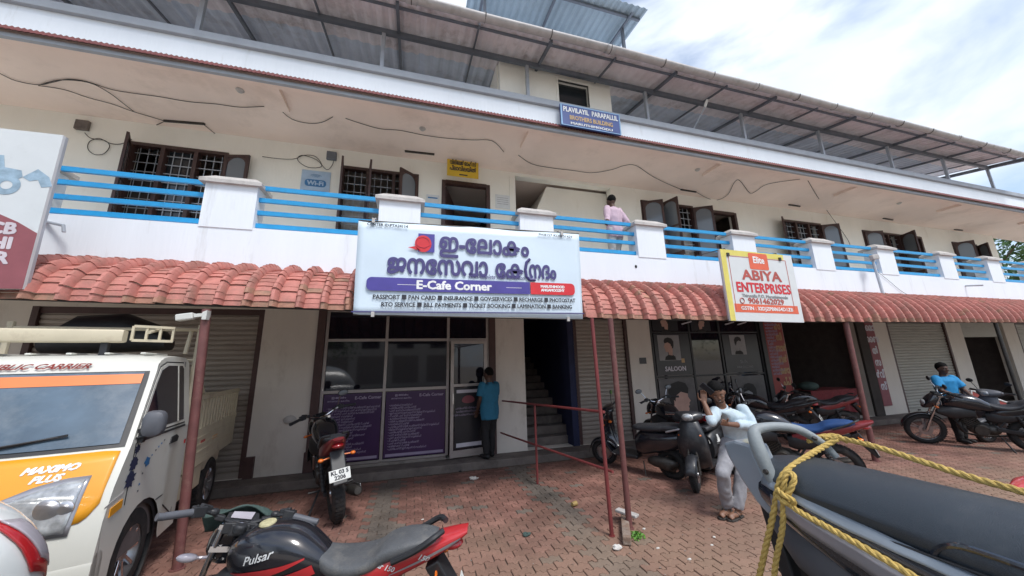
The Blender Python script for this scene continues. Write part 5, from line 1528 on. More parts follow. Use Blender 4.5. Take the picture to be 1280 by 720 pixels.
# --- in front of the open dark shop
motorcycle('motorcycle with blue seat cover parked between leaning man and red post', (5.85, 3.85, G), 128, lean=8, tank='bike_black', tail='bike_maroon', seat='bike_blue', plates=('KL 62', '5057'))
motorcycle('black motorcycle with dark red tail parked in front of the red draped counter', (9.4, 5.9, G), 150, lean=8, tank='bike_black', tail='bike_maroon', seat='seat_leather', plates=('KL 03', '7714'))
motorcycle('black motorcycle in deep shade before the open dark shop', (7.9, 5.8, G), 120, lean=8, tank='bike_black', tail='bike_black', seat='seat_leather', plates=('KL 03', '9020'))
motorcycle('black motorcycle at the right edge with the blue shirted man behind it', (11.0, 3.85, G), 121, lean=8, scale=1.0, tank='bike_black', tail='bike_black', seat='seat_leather', steer=10, mirrors=(1, 1), plates=('KL 62', '3341'))
scooter('dark scooter standing farthest right by the grey post', (12.6, 4.3, G), 165, lean=6, body='plastic_grey', plates=('KL 03', '6651'))

# ================================================================ PICKUP TRUCK
ta_ = R(9.82)
tk = empty('pickup_truck', 'small white pickup truck with orange bonnet band, orange visor strip and slatted cargo bed', 'truck', (-2.10, 3.49, G), ta_)
XW = 1.60                                   # width; local x from -XW to 0 (0 = side toward the centre), y back
def tx(x): return x
BELT = 1.26
def inset(z): return 0 if z <= BELT else (z - BELT) * .13
prof_f = [(.02, .28), (-.05, .36), (-.06, .55), (-.03, .78), (.03, .98), (.12, 1.16), (.17, 1.25)]       # front, going up
prof_r = [(.17, 1.25), (.58, 1.84), (.66, 1.93), (.78, 1.985), (1.1, 2.01), (1.32, 2.0), (1.40, 1.95)]
# cab skin: front and roof strips across the width
def strip_rows(P, bow=.05):
    rows = []
    for y, z in P:
        i = inset(z); r_ = []
        for k in range(13):
            u = k / 12; x = -XW + i + (XW - 2 * i) * u; c = (2 * u - 1)
            r_.append(Vector((x, y + bow * abs(c) ** 2.6 * (1 if z < 1.9 else .3) + (.0 if abs(c) < .99 else .0), z - (.03 * abs(c) ** 4 if z > 1.9 else 0))))
        rows.append(r_)
    return rows
cabm = MB().grid(strip_rows(prof_f)).grid(strip_rows(prof_r))
# cab sides, with the wheel arch cut
arch = [(.63 + .40 * math.cos(R(q)), .34 + .40 * math.sin(R(q))) for q in range(0, 181, 15)]
low = [(.05, BELT)] + [(y + .05, z) for y, z in prof_f[::-1] if z < BELT - .02] + [(.05, .28)] + [(a, b) for a, b in arch[::-1] if b > .3] + [(1.06, .28), (1.42, .28), (1.42, BELT)]
low[0] = (.225, BELT)
up = [(.225, BELT), (.63, 1.84), (.71, 1.93), (.83, 1.965), (1.1, 1.98), (1.32, 1.97), (1.41, 1.92), (1.42, BELT)]
for xs in (0, -XW):
    s = 1 if xs == 0 else -1
    for P in (low, up):
        V = [Vector((xs - s * inset(z), y, z)) for y, z in P]
        cabm.add(V, [tuple(range(len(V)))])
cabm.add([(-XW, 1.42, .45), (0, 1.42, .45), (-.09, 1.41, 1.93), (-XW + .09, 1.41, 1.93)], [(0, 1, 2, 3)])
cab = cabm.build('cab', 'truck_white', tk, smooth=35)
MB().bx(-XW + .05, -.05, .12, 1.38, .35, .95).build('cab_interior', 'interior_dark', tk, smooth=0)
# inner wheel wells and under-floor
MB().bx(-XW + .22, -.22, .0, 3.3, .3, .5).build('chassis', 'steel_dark', tk, smooth=0)
def on_front(x, v, P=None, off=.006):
    """point on the front skin: v = height z"""
    v = min(v, 1.839); PP_ = prof_f if v <= 1.25 else prof_r[:2]
    for (y0, z0), (y1, z1) in zip(PP_[:-1], PP_[1:]):
        if z0 <= v <= z1:
            y = y0 + (y1 - y0) * (v - z0) / (z1 - z0); i = inset(v); u = (x + XW - i) / (XW - 2 * i); c = 2 * u - 1
            return Vector((x, y + .05 * abs(c) ** 2.6 - off, v))
    return Vector((x, 0, v))
def front_patch(pts_lo, pts_up, m, name, off=.006, n=16, parent=cab):
    rows = []
    for j in range(7):
        v = j / 6; r_ = []
        for i in range(n + 1):
            u = i / n * (len(pts_lo) - 1); k = min(int(u), len(pts_lo) - 2); f = u - k
            a = [pts_lo[k][c] * (1 - f) + pts_lo[k + 1][c] * f for c in (0, 1)]; b = [pts_up[k][c] * (1 - f) + pts_up[k + 1][c] * f for c in (0, 1)]
            x, z = [a[c] * (1 - v) + b[c] * v for c in (0, 1)]
            r_.append(on_front(x, z, off=off))
        rows.append(r_)
    return MB().grid(rows).build(name, m, parent, solid=.006)
front_patch([(-XW + .05, .80), (-XW + .5, .90), (-.8, .92), (-.50, .90), (-.24, .78), (-.10, .80), (-.045, .90)], [(-XW + .14, 1.235), (-XW + .5, 1.235), (-.8, 1.235), (-.5, 1.235), (-.24, 1.235), (-.12, 1.235), (-.045, 1.225)], 'truck_orange', 'bonnet_band')
for mir in (0, 1):
    f = (lambda x: x) if not mir else (lambda x: -XW - x)
    lo = [(-.52, .945), (-.40, .84), (-.27, .755), (-.17, .75)]; upp = [(-.50, .98), (-.38, 1.03), (-.26, 1.06), (-.16, 1.065)]
    front_patch([(f(a), b) for a, b in ([(-.555, .94), (-.41, .825), (-.27, .735), (-.15, .73)])], [(f(a), b) for a, b in ([(-.53, 1.0), (-.40, 1.055), (-.26, 1.085), (-.14, 1.085)])], 'bike_silver', 'headlight_surround', off=.010)
    hl = front_patch([(f(a), b) for a, b in lo], [(f(a), b) for a, b in upp], 'headlamp_glass', 'headlight', off=.020)
    for (hx, hz, rr) in ((-.30, .90, .075), (-.21, .90, .05)):
        c = on_front(f(hx), hz, off=.024); MB().lathe([(0, .004), (rr * .5, .006), (rr, -.004), (rr * 1.05, -.012)], c, (0, -1, .2), 20).build('headlight_reflector', 'chrome', hl)
# lettering on the band
o = text('MAXIMO\nPLUS', .072, (0, 0, 0), 'print_white', cab, bold=.005, shear=.35, name='bonnet_lettering')
for v in o.data.vertices:
    q = on_front(-.37 + v.co.x * .95, min(1.24, 1.125 + v.co.y * .8), off=.014); v.co = q
o.rotation_euler = (0, 0, 0)
# windscreen
ws = []
def wsp(u, v, off=.01):
    z = 1.28 + (1.83 - 1.28) * v; i = inset(z) + .07; x = -XW + i + (XW - 2 * i) * u
    q = on_front(x, z, off=off); return q
frame = MB().grid([[wsp(-.025 + 1.05 * i / 16, -.05 + 1.12 * j / 6, .006) for i in range(17)] for j in range(7)]).build('windscreen_seal', 'plastic_black', cab)
scr = MB().grid([[wsp(i / 16, j / 6, .014) for i in range(17)] for j in range(7)]).build('windscreen', 'glass_blue' if 'glass_blue' in MATS else 'tinted_glass', cab)
MB().grid([[wsp(.0 + i / 16, .82 + .15 * j / 2, .018) for i in range(17)] for j in range(3)]).build('sun_strip', 'visor_orange', scr)
for x0, x1, z1 in ((-1.05, -.42, 1.36), (-1.35, -.80, 1.33)):
    a = on_front(x0, 1.26, off=.03); b = on_front(x1, z1, off=.035); m_ = (a + b) / 2
    wpr = MB().tube([a, m_ + Vector((0, -.015, .01)), b], .007, 6).build('wiper', 'plastic_black', cab)
    MB().bar(m_ - (b - m_) * .6 + Vector((0, .01, .0)), b + (b - m_) * .15, .012, .018).build('wiper_blade', 'plastic_black', wpr, smooth=0)
o = text('PUBLIC CARRIER', .06, (0, 0, 0), 'sign_brick', cab, bold=.002, shear=.3, name='roof_lettering', sx=1.4)
for v in o.data.vertices:
    z = 1.885 + v.co.y; v.co = (-.82 + v.co.x, (.58 + .08 * (z - 1.84) / .09) - .010, z + .006)
o.rotation_euler = (0, 0, 0); o.location = (0, -.012, 0)
# roof ribs
for k in range(5): MB().bx(-XW + .3 + k * .25, -XW + .34 + k * .25, .85, 1.35, 2.0, 2.018).build('roof_rib', 'truck_white', cab, smooth=0, bevel=.008)
# side window, door lines, handle, mirror
def side_poly(P, off, m, name, th=.006, parent=cab, xs=0):
    V = [Vector((xs - (inset(z) if xs == 0 else -inset(z)) + (off if xs == 0 else -off), y, z)) for y, z in P]
    return MB().prism(V, (-(th) if xs == 0 else th, 0, 0)).build(name, m, parent, smooth=0)
wn = [(.34, 1.33), (.62, 1.72), (.72, 1.84), (.86, 1.885), (1.20, 1.885), (1.235, 1.85), (1.235, 1.33)]
for xs in (0, -XW):
    side_poly([(.27, 1.29), (.60, 1.75), (.70, 1.88), (.84, 1.925), (1.24, 1.925), (1.28, 1.88), (1.28, 1.29)], .004, 'plastic_black', 'window_seal', xs=xs)
    side_poly([(.285, 1.305), (.605, 1.745), (.705, 1.868), (.845, 1.912), (1.235, 1.912), (1.267, 1.875), (1.267, 1.305)], .007, 'truck_white', 'window_frame', xs=xs)
    side_poly(wn, .010, 'tinted_glass', 'side_window', xs=xs)
    side_poly([(1.08, 1.33), (1.10, 1.33), (1.10, 1.885), (1.08, 1.885)], .014, 'truck_white', 'window_bar', xs=xs)
for P in ([(.30, 1.255), (1.30, 1.255), (1.30, 1.275), (.30, 1.275)], [(1.30, .40), (1.308, .40), (1.308, 1.93), (1.30, 1.93)], [(.285, .80), (.293, .80), (.293, 1.26), (.285, 1.26)], [(1.05, .56), (1.30, .40), (1.308, .408), (1.055, .57)]):
    side_poly(P, .004, 'plastic_black', 'door_gap', .003)
side_poly([(.86, .66), (1.0, .66), (1.02, .67), (.88, .67)], .003, 'plastic_black', 'door_gap', .002)
side_poly([(-.0, .86), (.24, .90), (.24, .915), (.0, .875)], .004, 'cap_cement', 'panel_gap', .002)
side_poly([(.96, 1.13), (1.14, 1.13), (1.16, 1.17), (1.10, 1.20), (.99, 1.19)], .008, 'plastic_black', 'door_handle', .008)
side_poly([(.08, .78), (.24, .80), (.24, .86), (.08, .84)], .008, 'truck_orange', 'side_reflector', .006)
side_poly([(1.345, 1.07), (1.375, 1.07), (1.375, 1.11), (1.345, 1.11)], .008, 'lamp_red', 'side_marker', .006)
# painted blooms and blue star on the door
def bloom(y, z, r, m, seed, n=9, name='door_sticker'):
    rnd = random.Random(seed); P = []
    for i in range(n * 2):
        t = 2 * PI * i / (n * 2); q = r * (1 if i % 2 else .72) * rnd.uniform(.8, 1.15); P.append((y + q * math.cos(t), z + q * math.sin(t) * .85))
    return side_poly(P, .005, m, name, .002)
for y, z, r in ((.30, .985, .085), (.31, 1.10, .07), (.33, 1.205, .045)): bloom(y, z, r, 'interior_navy', int(z * 100))
side_poly([(.315, .95), (.325, .95), (.335, 1.30), (.325, 1.30)], .0045, 'plastic_black', 'door_sticker', .002)
bloom(.55, 1.06, .05, 'print_blue', 5, 5)
for i, (y, z) in enumerate(((.68, 1.13), (.78, 1.17), (.83, 1.19), (.62, 1.10), (.50, .98), (.48, .90), (.47, .85), (.73, 1.15))): bloom(y, z, .012, 'print_blue' if i % 2 else 'plastic_grey', i, 4)
ma = MB().tube([(.0, .30, 1.30), (.06, .30, 1.31), (.09, .30, 1.34)], .014, 8).bar((.0, .33, 1.26), (.02, .33, 1.36), .05, .06)
mo = ma.build('mirror', 'plastic_black', cab)
MB().loft([sec((.085, y, 1.40), (1, 0, 0), (0, 0, 1), w_, h_, 3.2, 18) for y, w_, h_ in ((.25, .08, .12), (.27, .135, .19), (.31, .155, .215), (.34, .145, .20))]).build('mirror_shell', 'plastic_grey', mo)
# bumper, grille
MB().loft([sec((x, .0 + .05 * abs((x + XW / 2) / (XW / 2)) ** 2.6, .43), (0, 1, 0), (0, 0, 1), .14, .30, 3, 14) for x in [-XW + i * XW / 12 for i in range(13)]]).build('bumper', 'truck_white', tk)
front_patch([(-1.2, .60), (-.8, .60), (-.4, .60)], [(-1.2, .72), (-.8, .72), (-.4, .72)], 'plastic_black', 'grille', off=.012)
plate(tk, (-XW / 2, -.09, .46), ['KL 62 A 4417'], .5, .1, rot=(PI / 2, 0, 0))
# wheels (axle along x)
def twheel(x, y, s):
    prof = [(.20, -.085), (.25, -.088), (.315, -.08), (.34, -.055), (.345, 0), (.34, .055), (.315, .08), (.25, .088), (.20, .085)]
    ty = MB().lathe(prof, (x, y, .345), (1, 0, 0), 40).build('wheel', 'rubber', tk, smooth=50)
    trd = MB()
    for k in range(44):
        t = 2 * PI * k / 44; d = Vector((0, math.cos(t), math.sin(t))); tv = Vector((0, -math.sin(t), math.cos(t)))
        for q in (-1, 1): trd.bar(Vector((x + q * .04, y, .345)) + d * .345 - tv * .013, Vector((x + q * .04, y, .345)) + d * .345 + tv * .013, .05, .014, up=tuple(d))
    stuff(trd.build('tread', 'rubber', ty, smooth=0))
    rm = MB().lathe([(.0, .055 * s), (.05, .06 * s), (.07, .045 * s), (.075, .02 * s), (.14, .0), (.17, .03 * s), (.205, .075 * s), (.215, .08 * s), (.205, .07 * s), (.20, -.05 * s)], (x, y, .345), (1, 0, 0), 32)
    rm.build('rim', 'alloy', ty, smooth=30)
    sp_ = MB()
    for k in range(8):
        t = 2 * PI * k / 8; d = Vector((0, math.cos(t), math.sin(t))); c = Vector((x + s * .045, y, .345)); sp_.bar(c + d * .06, c + d * .195 + Vector((s * .02, 0, 0)), .028, .02, up=(1, 0, 0))
    sp_.build('wheel_cover', 'chrome', ty, smooth=0, bevel=.004)
for y in (.63, 2.62):
    for x, s in ((-.12, 1), (-XW + .12, -1)): twheel(x, y, s)
MB().lathe([(.36, -.1), (.40, -.1), (.40, .1), (.36, .1)], (-.12, .63, .34), (1, 0, 0), 30).build('wheel_arch_liner', 'plastic_black', tk)
# cargo bed: floor, side with slats, tail, head rack
bed = MB(); bed.bx(-XW + .0, 0, 1.50, 3.42, .72, .80); bo = bed.build('cargo_bed', 'truck_bed_paint', tk, smooth=0)
for xs in (-.03, -XW):
    MB().bx(xs, xs + .03, 1.50, 3.42, .80, 1.10).build('bed_side', 'truck_bed_paint', bo, smooth=0, bevel=.004)
    MB().bx(xs - .004, xs + .034, 1.48, 3.44, 1.10, 1.15).build('bed_rail', 'truck_bed_paint', bo, smooth=0)
    MB().bx(xs - .004, xs + .034, 1.48, 3.44, 1.49, 1.54).build('bed_rail', 'truck_bed_paint', bo, smooth=0)
    for i in range(17): MB().bx(xs, xs + .03, 1.50 + i * .116, 1.56 + i * .116, 1.15, 1.49).build('bed_slat', 'truck_bed_paint', bo, smooth=0)
    for z in (.87, .95, 1.03): MB().bx(xs - .006, xs + .036, 1.56, 3.36, z, z + .02).build('bed_ridge', 'truck_bed_paint', bo, smooth=0)
for yy in (3.39, 1.48): MB().bx(-XW + .03, -.03, yy, yy + .03, .80, 1.50).build('bed_end', 'truck_bed_paint', bo, smooth=0)
MB().bx(-.01, .004, 1.9, 2.05, .96, 1.0).build('bed_sticker', 'sign_brick', bo, smooth=0)
MB().bx(-.01, .004, 2.35, 2.55, .94, .98).build('bed_sticker', 'truck_orange', bo, smooth=0)
MB().bx(-.34, -.02, 1.46, 2.16, .45, .70).build('tool_box', 'truck_bed_paint', tk, smooth=0, bevel=.01)
MB().prism([(-.05, 2.25, .72), (-.05, 2.30, .58), (-.05, 2.95, .58), (-.05, 3.0, .72)], (-.2, 0, 0)).build('rear_mudguard', 'truck_bed_paint', tk, smooth=0)
rk = MB()
for x in (-.06, -XW + .06):
    rk.tube([(x, 1.50, 1.0), (x, 1.50, 2.36)], .028, 8).tube([(x, 1.52, 1.95), (x, 2.0, 1.52)], .018, 8)
for z in (2.30, 1.95, 1.6): rk.tube([(-XW + .06, 1.50, z), (-.06, 1.50, z)], .018, 8)
rk.tube([(-.06, 1.5, 2.30), (-.30, 1.3, 2.30), (-.30, .95, 2.22)], .016, 8)
rk.tube([(-.14, 1.5, 2.30), (-.14, 1.42, 2.02)], .02, 8)
rk.build('head_rack', 'truck_bed_paint', tk)
lad = MB()
for z in (2.14, 2.28): lad.bar((-.42, .95, z), (-.16, 1.10, z), .03, .025)
for k in range(4): lad.bar((-.42 + k * .085, .95 + k * .05, 2.14), (-.42 + k * .085, .95 + k * .05, 2.28), .02, .02, up=(0, 1, 0))
lad.build('roof_ladder', 'truck_bed_paint', tk, smooth=0)
MB().loft([sec((x, .90, 2.175), (0, 1, 0), (0, 0, 1), .10 * k, .125 * k, 6, 16) for x, k in ((-XW + .02, .9), (-XW + .04, 1), (-.47, 1), (-.45, .9))]).build('roof_bar', 'truck_bed_paint', tk)
for x in (-1.3, -.6): MB().bx(x, x + .05, .88, .93, 1.99, 2.12).build('roof_bar_foot', 'plastic_black', tk, smooth=0)
# dark load seen over the roof
MB().loft([sec((x, 1.75, z), (0, 1, 0), (0, 0, 1), .3, h, 2.2, 14) for x, z, h in ((-1.4, 2.15, .2), (-1.2, 2.25, .42), (-.8, 2.28, .45), (-.5, 2.22, .3), (-.4, 2.15, .15))]).build('load_bundle', 'plastic_black', tk)

# ================================================================ WHITE CAR CORNER
car = empty('white_car', 'white hatchback car showing its tail lamp corner at the bottom left', 'car', (-2.23, 2.75, G), R(58), scale=1.25)
CS = [(-3.9, .52, 1.30, .30), (-3.7, .58, 1.56, .52), (-3.3, .62, 1.64, .66), (-2.7, .66, 1.66, .74), (-2.2, .66, 1.66, .76), (-1.2, .66, 1.66, .76), (-.5, .67, 1.66, .78), (-.18, .68, 1.60, .76), (-.05, .66, 1.44, .62), (0.0, .62, 1.2, .42)]
MB().loft([sec((x, 0, z), (0, 1, 0), (0, 0, 1), wd, h, 4.5, 32) for x, z, wd, h in cat(CS, 4)]).build('body', 'car_white', car)
CB = [(-3.0, .98, 1.30, .08), (-2.6, 1.12, 1.36, .40), (-2.1, 1.22, 1.32, .56), (-1.2, 1.24, 1.30, .58), (-.6, 1.18, 1.30, .50), (-.28, 1.06, 1.34, .30), (-.16, .96, 1.36, .10)]
MB().loft([sec((x, 0, z), (0, 1, 0), (0, 0, 1), wd, h, 3.6, 28) for x, z, wd, h in cat(CB, 4)]).build('cabin', 'car_white', car)
for s in (-1, 1):
    V = []
    P = [(-2.5, 1.08), (-2.1, 1.34), (-.75, 1.34), (-.5, 1.08)]
    MB().prism([(x, s * (.675 - (z - 1.08) * .12), z) for x, z in P], (0, -s * .02, 0)).build('side_window', 'tinted_glass', car, smooth=0)
# wrap-round tail lamp on the corner toward the truck
def csurf(x, ang, off):
    C_ = cat(CS, 4); C_ = sorted(C_, key=lambda q: q[0])
    for a, b in zip(C_[:-1], C_[1:]):
        if a[0] <= x <= b[0]:
            t = (x - a[0]) / (b[0] - a[0]); z, wd, h = [a[i] * (1 - t) + b[i] * t for i in (1, 2, 3)]
            e_ = 4.5; cx_, sx_ = math.cos(ang), math.sin(ang)
            return Vector((x, (wd / 2 + off) * math.copysign(abs(cx_) ** (2 / e_), cx_), z + (h / 2 + off) * math.copysign(abs(sx_) ** (2 / e_), sx_)))
def lamp_patch(x0, x1, a0, a1, m, name, off, parent=car):
    rows = [[csurf(x0 + (x1 - x0) * i / 10 - (.10 * (j / 6) if True else 0), R(a0 + (a1 - a0) * j / 6), off) for i in range(11)] for j in range(7)]
    return MB().grid(rows).build(name, m, parent, solid=.006)
for s in (1, -1):
    A = (lambda a: a) if s > 0 else (lambda a: 180 - a)
    lp = lamp_patch(-.10, -.02, A(8), A(40), 'lamp_red', 'tail_lamp', .006)
    lamp_patch(-.075, -.022, A(14), A(39), 'lamp_clear', 'tail_lamp_clear', .012, lp)
MB().loft([sec((x, 0, .38), (0, 1, 0), (0, 0, 1), wd, h, 4, 24) for x, wd, h in ((-.25, 1.66, .36), (-.05, 1.6, .40), (.05, 1.45, .38), (.09, 1.2, .30))]).build('rear_bumper', 'car_white', car)
for x in (-3.2, -.75):
    for s in (-1, 1):
        MB().lathe([(.16, -.08), (.26, -.08), (.29, -.05), (.29, .05), (.26, .08), (.16, .08), (0, .06)], (x, s * .74, .29), (0, s, 0), 28).build('wheel', 'rubber', car)
tag(car, 'white hatchback car showing only its red tail lamp corner at bottom left', 'car')

# ================================================================ FOREGROUND SCOOTER (raised on a low carrier) AND ROPE
A3 = at
fs = empty('scooter', 'large dark scooter in the right foreground, tied down with yellow rope', 'scooter', (1.96, .9, .42))
FO = Vector((1.96, .9, .42))
def L3(v): return Vector(v) - FO
# seat: rows across (near seam -> ridge -> top -> far edge), from tail to nose
ys = [1.60, 1.575, 1.52, 1.44, 1.34, 1.22, 1.10, .98, .86, .74, .60, .45, .30, .15]
rows = []
for i, y in enumerate(ys):
    t = (1.60 - y) / 1.45
    grow = min(1, (1.62 - y) / .30) ** .5
    cx_ = 1.94; hw = (.085 + .125 * grow); zt = 1.205 - .035 * min(1, max(0, (y - 1.42) / .18)) - .0 * t; zb = 1.11 - .125 * grow - .15 * max(0, (1.15 - y))
    r_ = []
    n_ = 24
    for k in range(n_):
        a = 2 * PI * k / n_; c_, s_ = math.cos(a), math.sin(a)
        ex = 2.35
        x = cx_ - hw * 1.08 * math.copysign(abs(c_) ** (2 / ex), c_); z = (zt + zb) / 2 + (zt - zb) / 2 * math.copysign(abs(s_) ** (2 / ex), s_)
        if s_ > 0: z -= .030 * abs(c_) ** 1.5
        r_.append(L3((x, y, z)))
    rows.append(r_)
MB().loft(rows).build('seat', 'scooter_seat', fs, sub=1)
# raised loop (lock recess rim) on the near flank of the seat
P = [A3(px, py, X=1.722) for px, py in ((1300, 716), (1240, 695), (1200, 683), (1180, 683), (1168, 692), (1166, 708), (1172, 725), (1200, 745))]
MB().tube([L3(p) for p in cat([tuple(p) for p in P], 4)], .0105, 8).build('seat_side_loop', 'scooter_gloss', fs)
# glossy body
st = [(1.70, 1.955, 1.06, .16, .10), (1.62, 1.955, 1.04, .30, .18), (1.50, 1.955, 1.02, .42, .24), (1.34, 1.955, .985, .50, .30), (1.15, 1.955, .94, .54, .34), (.95, 1.955, .90, .56, .38), (.70, 1.955, .86, .56, .42), (.45, 1.955, .82, .50, .44), (.2, 1.955, .76, .36, .44)]
MB().loft([[L3(p) for p in sec((x, y, z), (1, 0, 0), (0, 0, 1), wd, h, 2.5, 28)] for y, x, z, wd, h in cat(st, 4)]).build('body_panel', 'scooter_gloss', fs)
# light strip panel hugging the flank under the seat
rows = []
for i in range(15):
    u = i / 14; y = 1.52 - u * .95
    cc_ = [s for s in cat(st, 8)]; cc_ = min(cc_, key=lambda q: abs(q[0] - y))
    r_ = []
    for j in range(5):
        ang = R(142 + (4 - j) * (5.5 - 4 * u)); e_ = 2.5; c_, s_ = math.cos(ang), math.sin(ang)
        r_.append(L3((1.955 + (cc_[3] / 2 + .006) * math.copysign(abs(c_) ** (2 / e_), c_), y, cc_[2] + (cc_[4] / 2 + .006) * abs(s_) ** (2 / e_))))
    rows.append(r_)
MB().grid(rows).build('side_trim_glint', 'scooter_blue_grey', fs, solid=.006)
rows = []
for i in range(19):
    u = i / 18; y = 1.46 - u * .95
    cc_ = min(cat(st, 8), key=lambda q: abs(q[0] - y)); r_ = []
    for j in range(4):
        ang = R(172 + j * 5 - 6 * u); e_ = 2.5; c_, s_ = math.cos(ang), math.sin(ang)
        r_.append(L3((1.955 + (cc_[3] / 2 + .006) * math.copysign(abs(c_) ** (2 / e_), c_), y, cc_[2] + (cc_[4] / 2 + .006) * math.copysign(abs(s_) ** (2 / e_), s_))))
    rows.append(r_)
MB().grid(rows).build('side_trim_glint', 'bike_silver', fs, solid=.005)  # lower silver strip stands in for sky reflections on the gloss body
MB().tube([L3((1.94 - (.085 + .125 * min(1, (1.62 - y) / .30) ** .5) * 1.085, y, 1.11 - .02 - .06 * min(1, (1.62 - y) / .30) ** .5)) for y in (1.56, 1.48, 1.38, 1.25, 1.1, .95, .8, .65, .5, .3)], .0045, 6).build('seat_piping', 'plastic_black', fs)
for q, (bx_, by_) in enumerate(((958, 590), (1018, 549))):
    c_ = A3(bx_, by_, X=(1.735, 2.05)[q]); MB().lathe([(0, .012), (.011, .012), (.013, .0)], L3(c_), ((-1, 0, .3), (-.2, -.6, 1))[q], 8).build('bolt', 'steel_dark', fs)
# tail wedge
W = [(903, 553), (917, 550), (937, 556), (950, 585), (962, 610), (972, 634), (962, 646), (945, 628), (925, 598), (909, 570)]
V = [L3(A3(a, b, X=1.77)) for a, b in W]
MB().prism(V[::-1], (.13, 0, 0)).build('tail_fairing', 'scooter_blue_grey', fs, smooth=0, bevel=.016)
# grab rail casting
gl_ = [(978, 622, 1.775), (964, 596, 1.77), (952, 570, 1.765), (944, 549, 1.77), (944, 538, 1.79), (957, 534, 1.85), (975, 533, 1.92), (995, 536, 2.0), (1012, 544, 2.07), (1030, 556, 2.12), (1046, 572, 2.14)]
gp_ = [tuple(A3(a, b, X=x)) for a, b, x in gl_]
rr_ = [.020, .028, .033, .033, .028, .024, .022, .021, .021, .019, .016]
P = cat([p + (r,) for p, r in zip(gp_, rr_)], 4)
MB().tube([L3(p[:3]) for p in P], [p[3] for p in P], 14).build('grab_rail', 'grab_rail_grey', fs)
# rear mudguard, plate back, wheel, exhaust
wheel(fs, (0, 1.42 - .9 - 0, .24), .24, .055, steer=(90, (0, .52, .24), (0, 0, 1)), name='rear_wheel', spokes=6, rimm='steel_dark')
wheel(fs, (0, -.75, .24), .24, .05, steer=(90, (0, -.75, .24), (0, 0, 1)), name='front_wheel', spokes=6)
MB().prism([L3((1.86, 1.66, .98)), L3((1.86, 1.60, 1.0)), L3((1.86, 1.52, .62)), L3((1.86, 1.58, .55))], (.18, 0, 0)).build('rear_mudguard', 'plastic_black', fs, smooth=0, bevel=.01)
MB().loft([[L3(p) for p in sec((1.955, y, z), (1, 0, 0), (0, 0, 1), wd, h, 2.6, 18)] for y, z, wd, h in ((1.60, .86, .20, .10), (1.45, .80, .34, .24), (1.2, .74, .36, .30), (.9, .70, .30, .30))]).build('lower_cover', 'plastic_grey', fs)
MB().tube([L3((2.2, 1.0, .60)), L3((2.22, 1.3, .66)), L3((2.22, 1.6, .72))], [.04, .055, .05], 12).build('exhaust', 'steel_dark', fs)
MB().loft([[L3(p) for p in sec((1.955, y, z), (1, 0, 0), (0, 0, 1), wd, h, 3, 18)] for y, z, wd, h in ((.35, .66, .3, .1), (.0, .64, .34, .08), (-.25, .66, .4, .12))]).build('floorboard', 'plastic_black', fs)
ap = []
for y, z, wd in cat([(-.25, .66, .36), (-.38, .85, .44), (-.42, 1.1, .42), (-.38, 1.32, .28)], 3): ap.append([L3((1.955 + wd / 2 * math.sin(k / 8 * PI - PI / 2), y - .1 * math.cos(k / 8 * PI - PI / 2), z)) for k in range(9)])
MB().grid(ap).build('front_apron', 'scooter_gloss', fs, solid=.012)
MB().tube([L3((1.6, -.32, 1.42)), L3((1.955, -.40, 1.42)), L3((2.3, -.32, 1.42))], .03, 10).build('handlebar', 'plastic_black', fs)
cr_ = empty('carrier', 'low flat steel carrier under the tied scooter in the foreground', 'trailer', (2.1, .4, G))
MB().bx(-.55, .7, -1.6, 1.18, .46, .535).build('carrier_deck', 'steel_dark', cr_, smooth=0)
for x in (-.4, .6):
    for y in (-1.2, .6): MB().lathe([(.05, -.05), (.2, -.05), (.23, -.03), (.23, .03), (.2, .05), (.05, .05)], (x, y, .23), (1, 0, 0), 20).build('wheel', 'rubber', cr_)
for y in (-1.2, .6): MB().tube([(-.4, y, .23), (.6, y, .23)], .03, 8).bx(-.3, .5, y - .03, y + .03, .23, .46).build('axle', 'steel_dark', cr_)

def rope(name, pts, r, label, tw=26):
    """three-strand twisted rope"""
    P0 = Vector(pts[0]); P = [Vector(p) for p in cat([tuple(p) for p in pts], 8)]
    # resample evenly
    out = [P[0]]; acc = 0; step = .007
    for a, b in zip(P[:-1], P[1:]):
        d = (b - a).length; t = step - acc
        while t <= d: out.append(a + (b - a) * (t / d)); t += step
        acc = d - (t - step)
    e = empty(name, label, 'rope', P0)
    a_ = None; fr_ = []
    for i, p in enumerate(out):
        d = (out[min(i + 1, len(out) - 1)] - out[max(i - 1, 0)]).normalized()
        if a_ is None: a_, b_ = basis(d)
        a_ = (a_ - d * a_.dot(d)).normalized(); b_ = d.cross(a_); fr_.append((p, a_.copy(), b_.copy()))
    for k in range(3):
        Q = []
        for i, (p, a2, b2) in enumerate(fr_):
            t = i * step / (r * 7.5) * 2 * PI + k * 2 * PI / 3
            Q.append(p - P0 + (a2 * math.cos(t) + b2 * math.sin(t)) * r * .48)
        MB().tube(Q, r * .58, 7).build('strand', 'rope_yellow', e)
    return e
AX = lambda px, py, X: A3(px, py, X=X)
rope('rope', [AX(1030, 548, 2.13), AX(1045, 547, 2.16), AX(1090, 557, 2.14), AX(1150, 576, 2.12), AX(1215, 597, 2.08), AX(1290, 618, 2.05), AX(1400, 655, 2.0)], .013, 'yellow twisted rope running along the far side of the scooter seat to the right edge')
rope('rope', [AX(1046, 549, 2.14), AX(1030, 558, 2.08), AX(1005, 573, 1.90), AX(984, 588, 1.78), AX(974, 604, 1.735), AX(967, 640, 1.71), AX(958, 680, 1.70), AX(948, 725, 1.69), AX(940, 760, 1.69)], .0135, 'yellow twisted rope hanging from the grab rail down the outer left of the scooter')
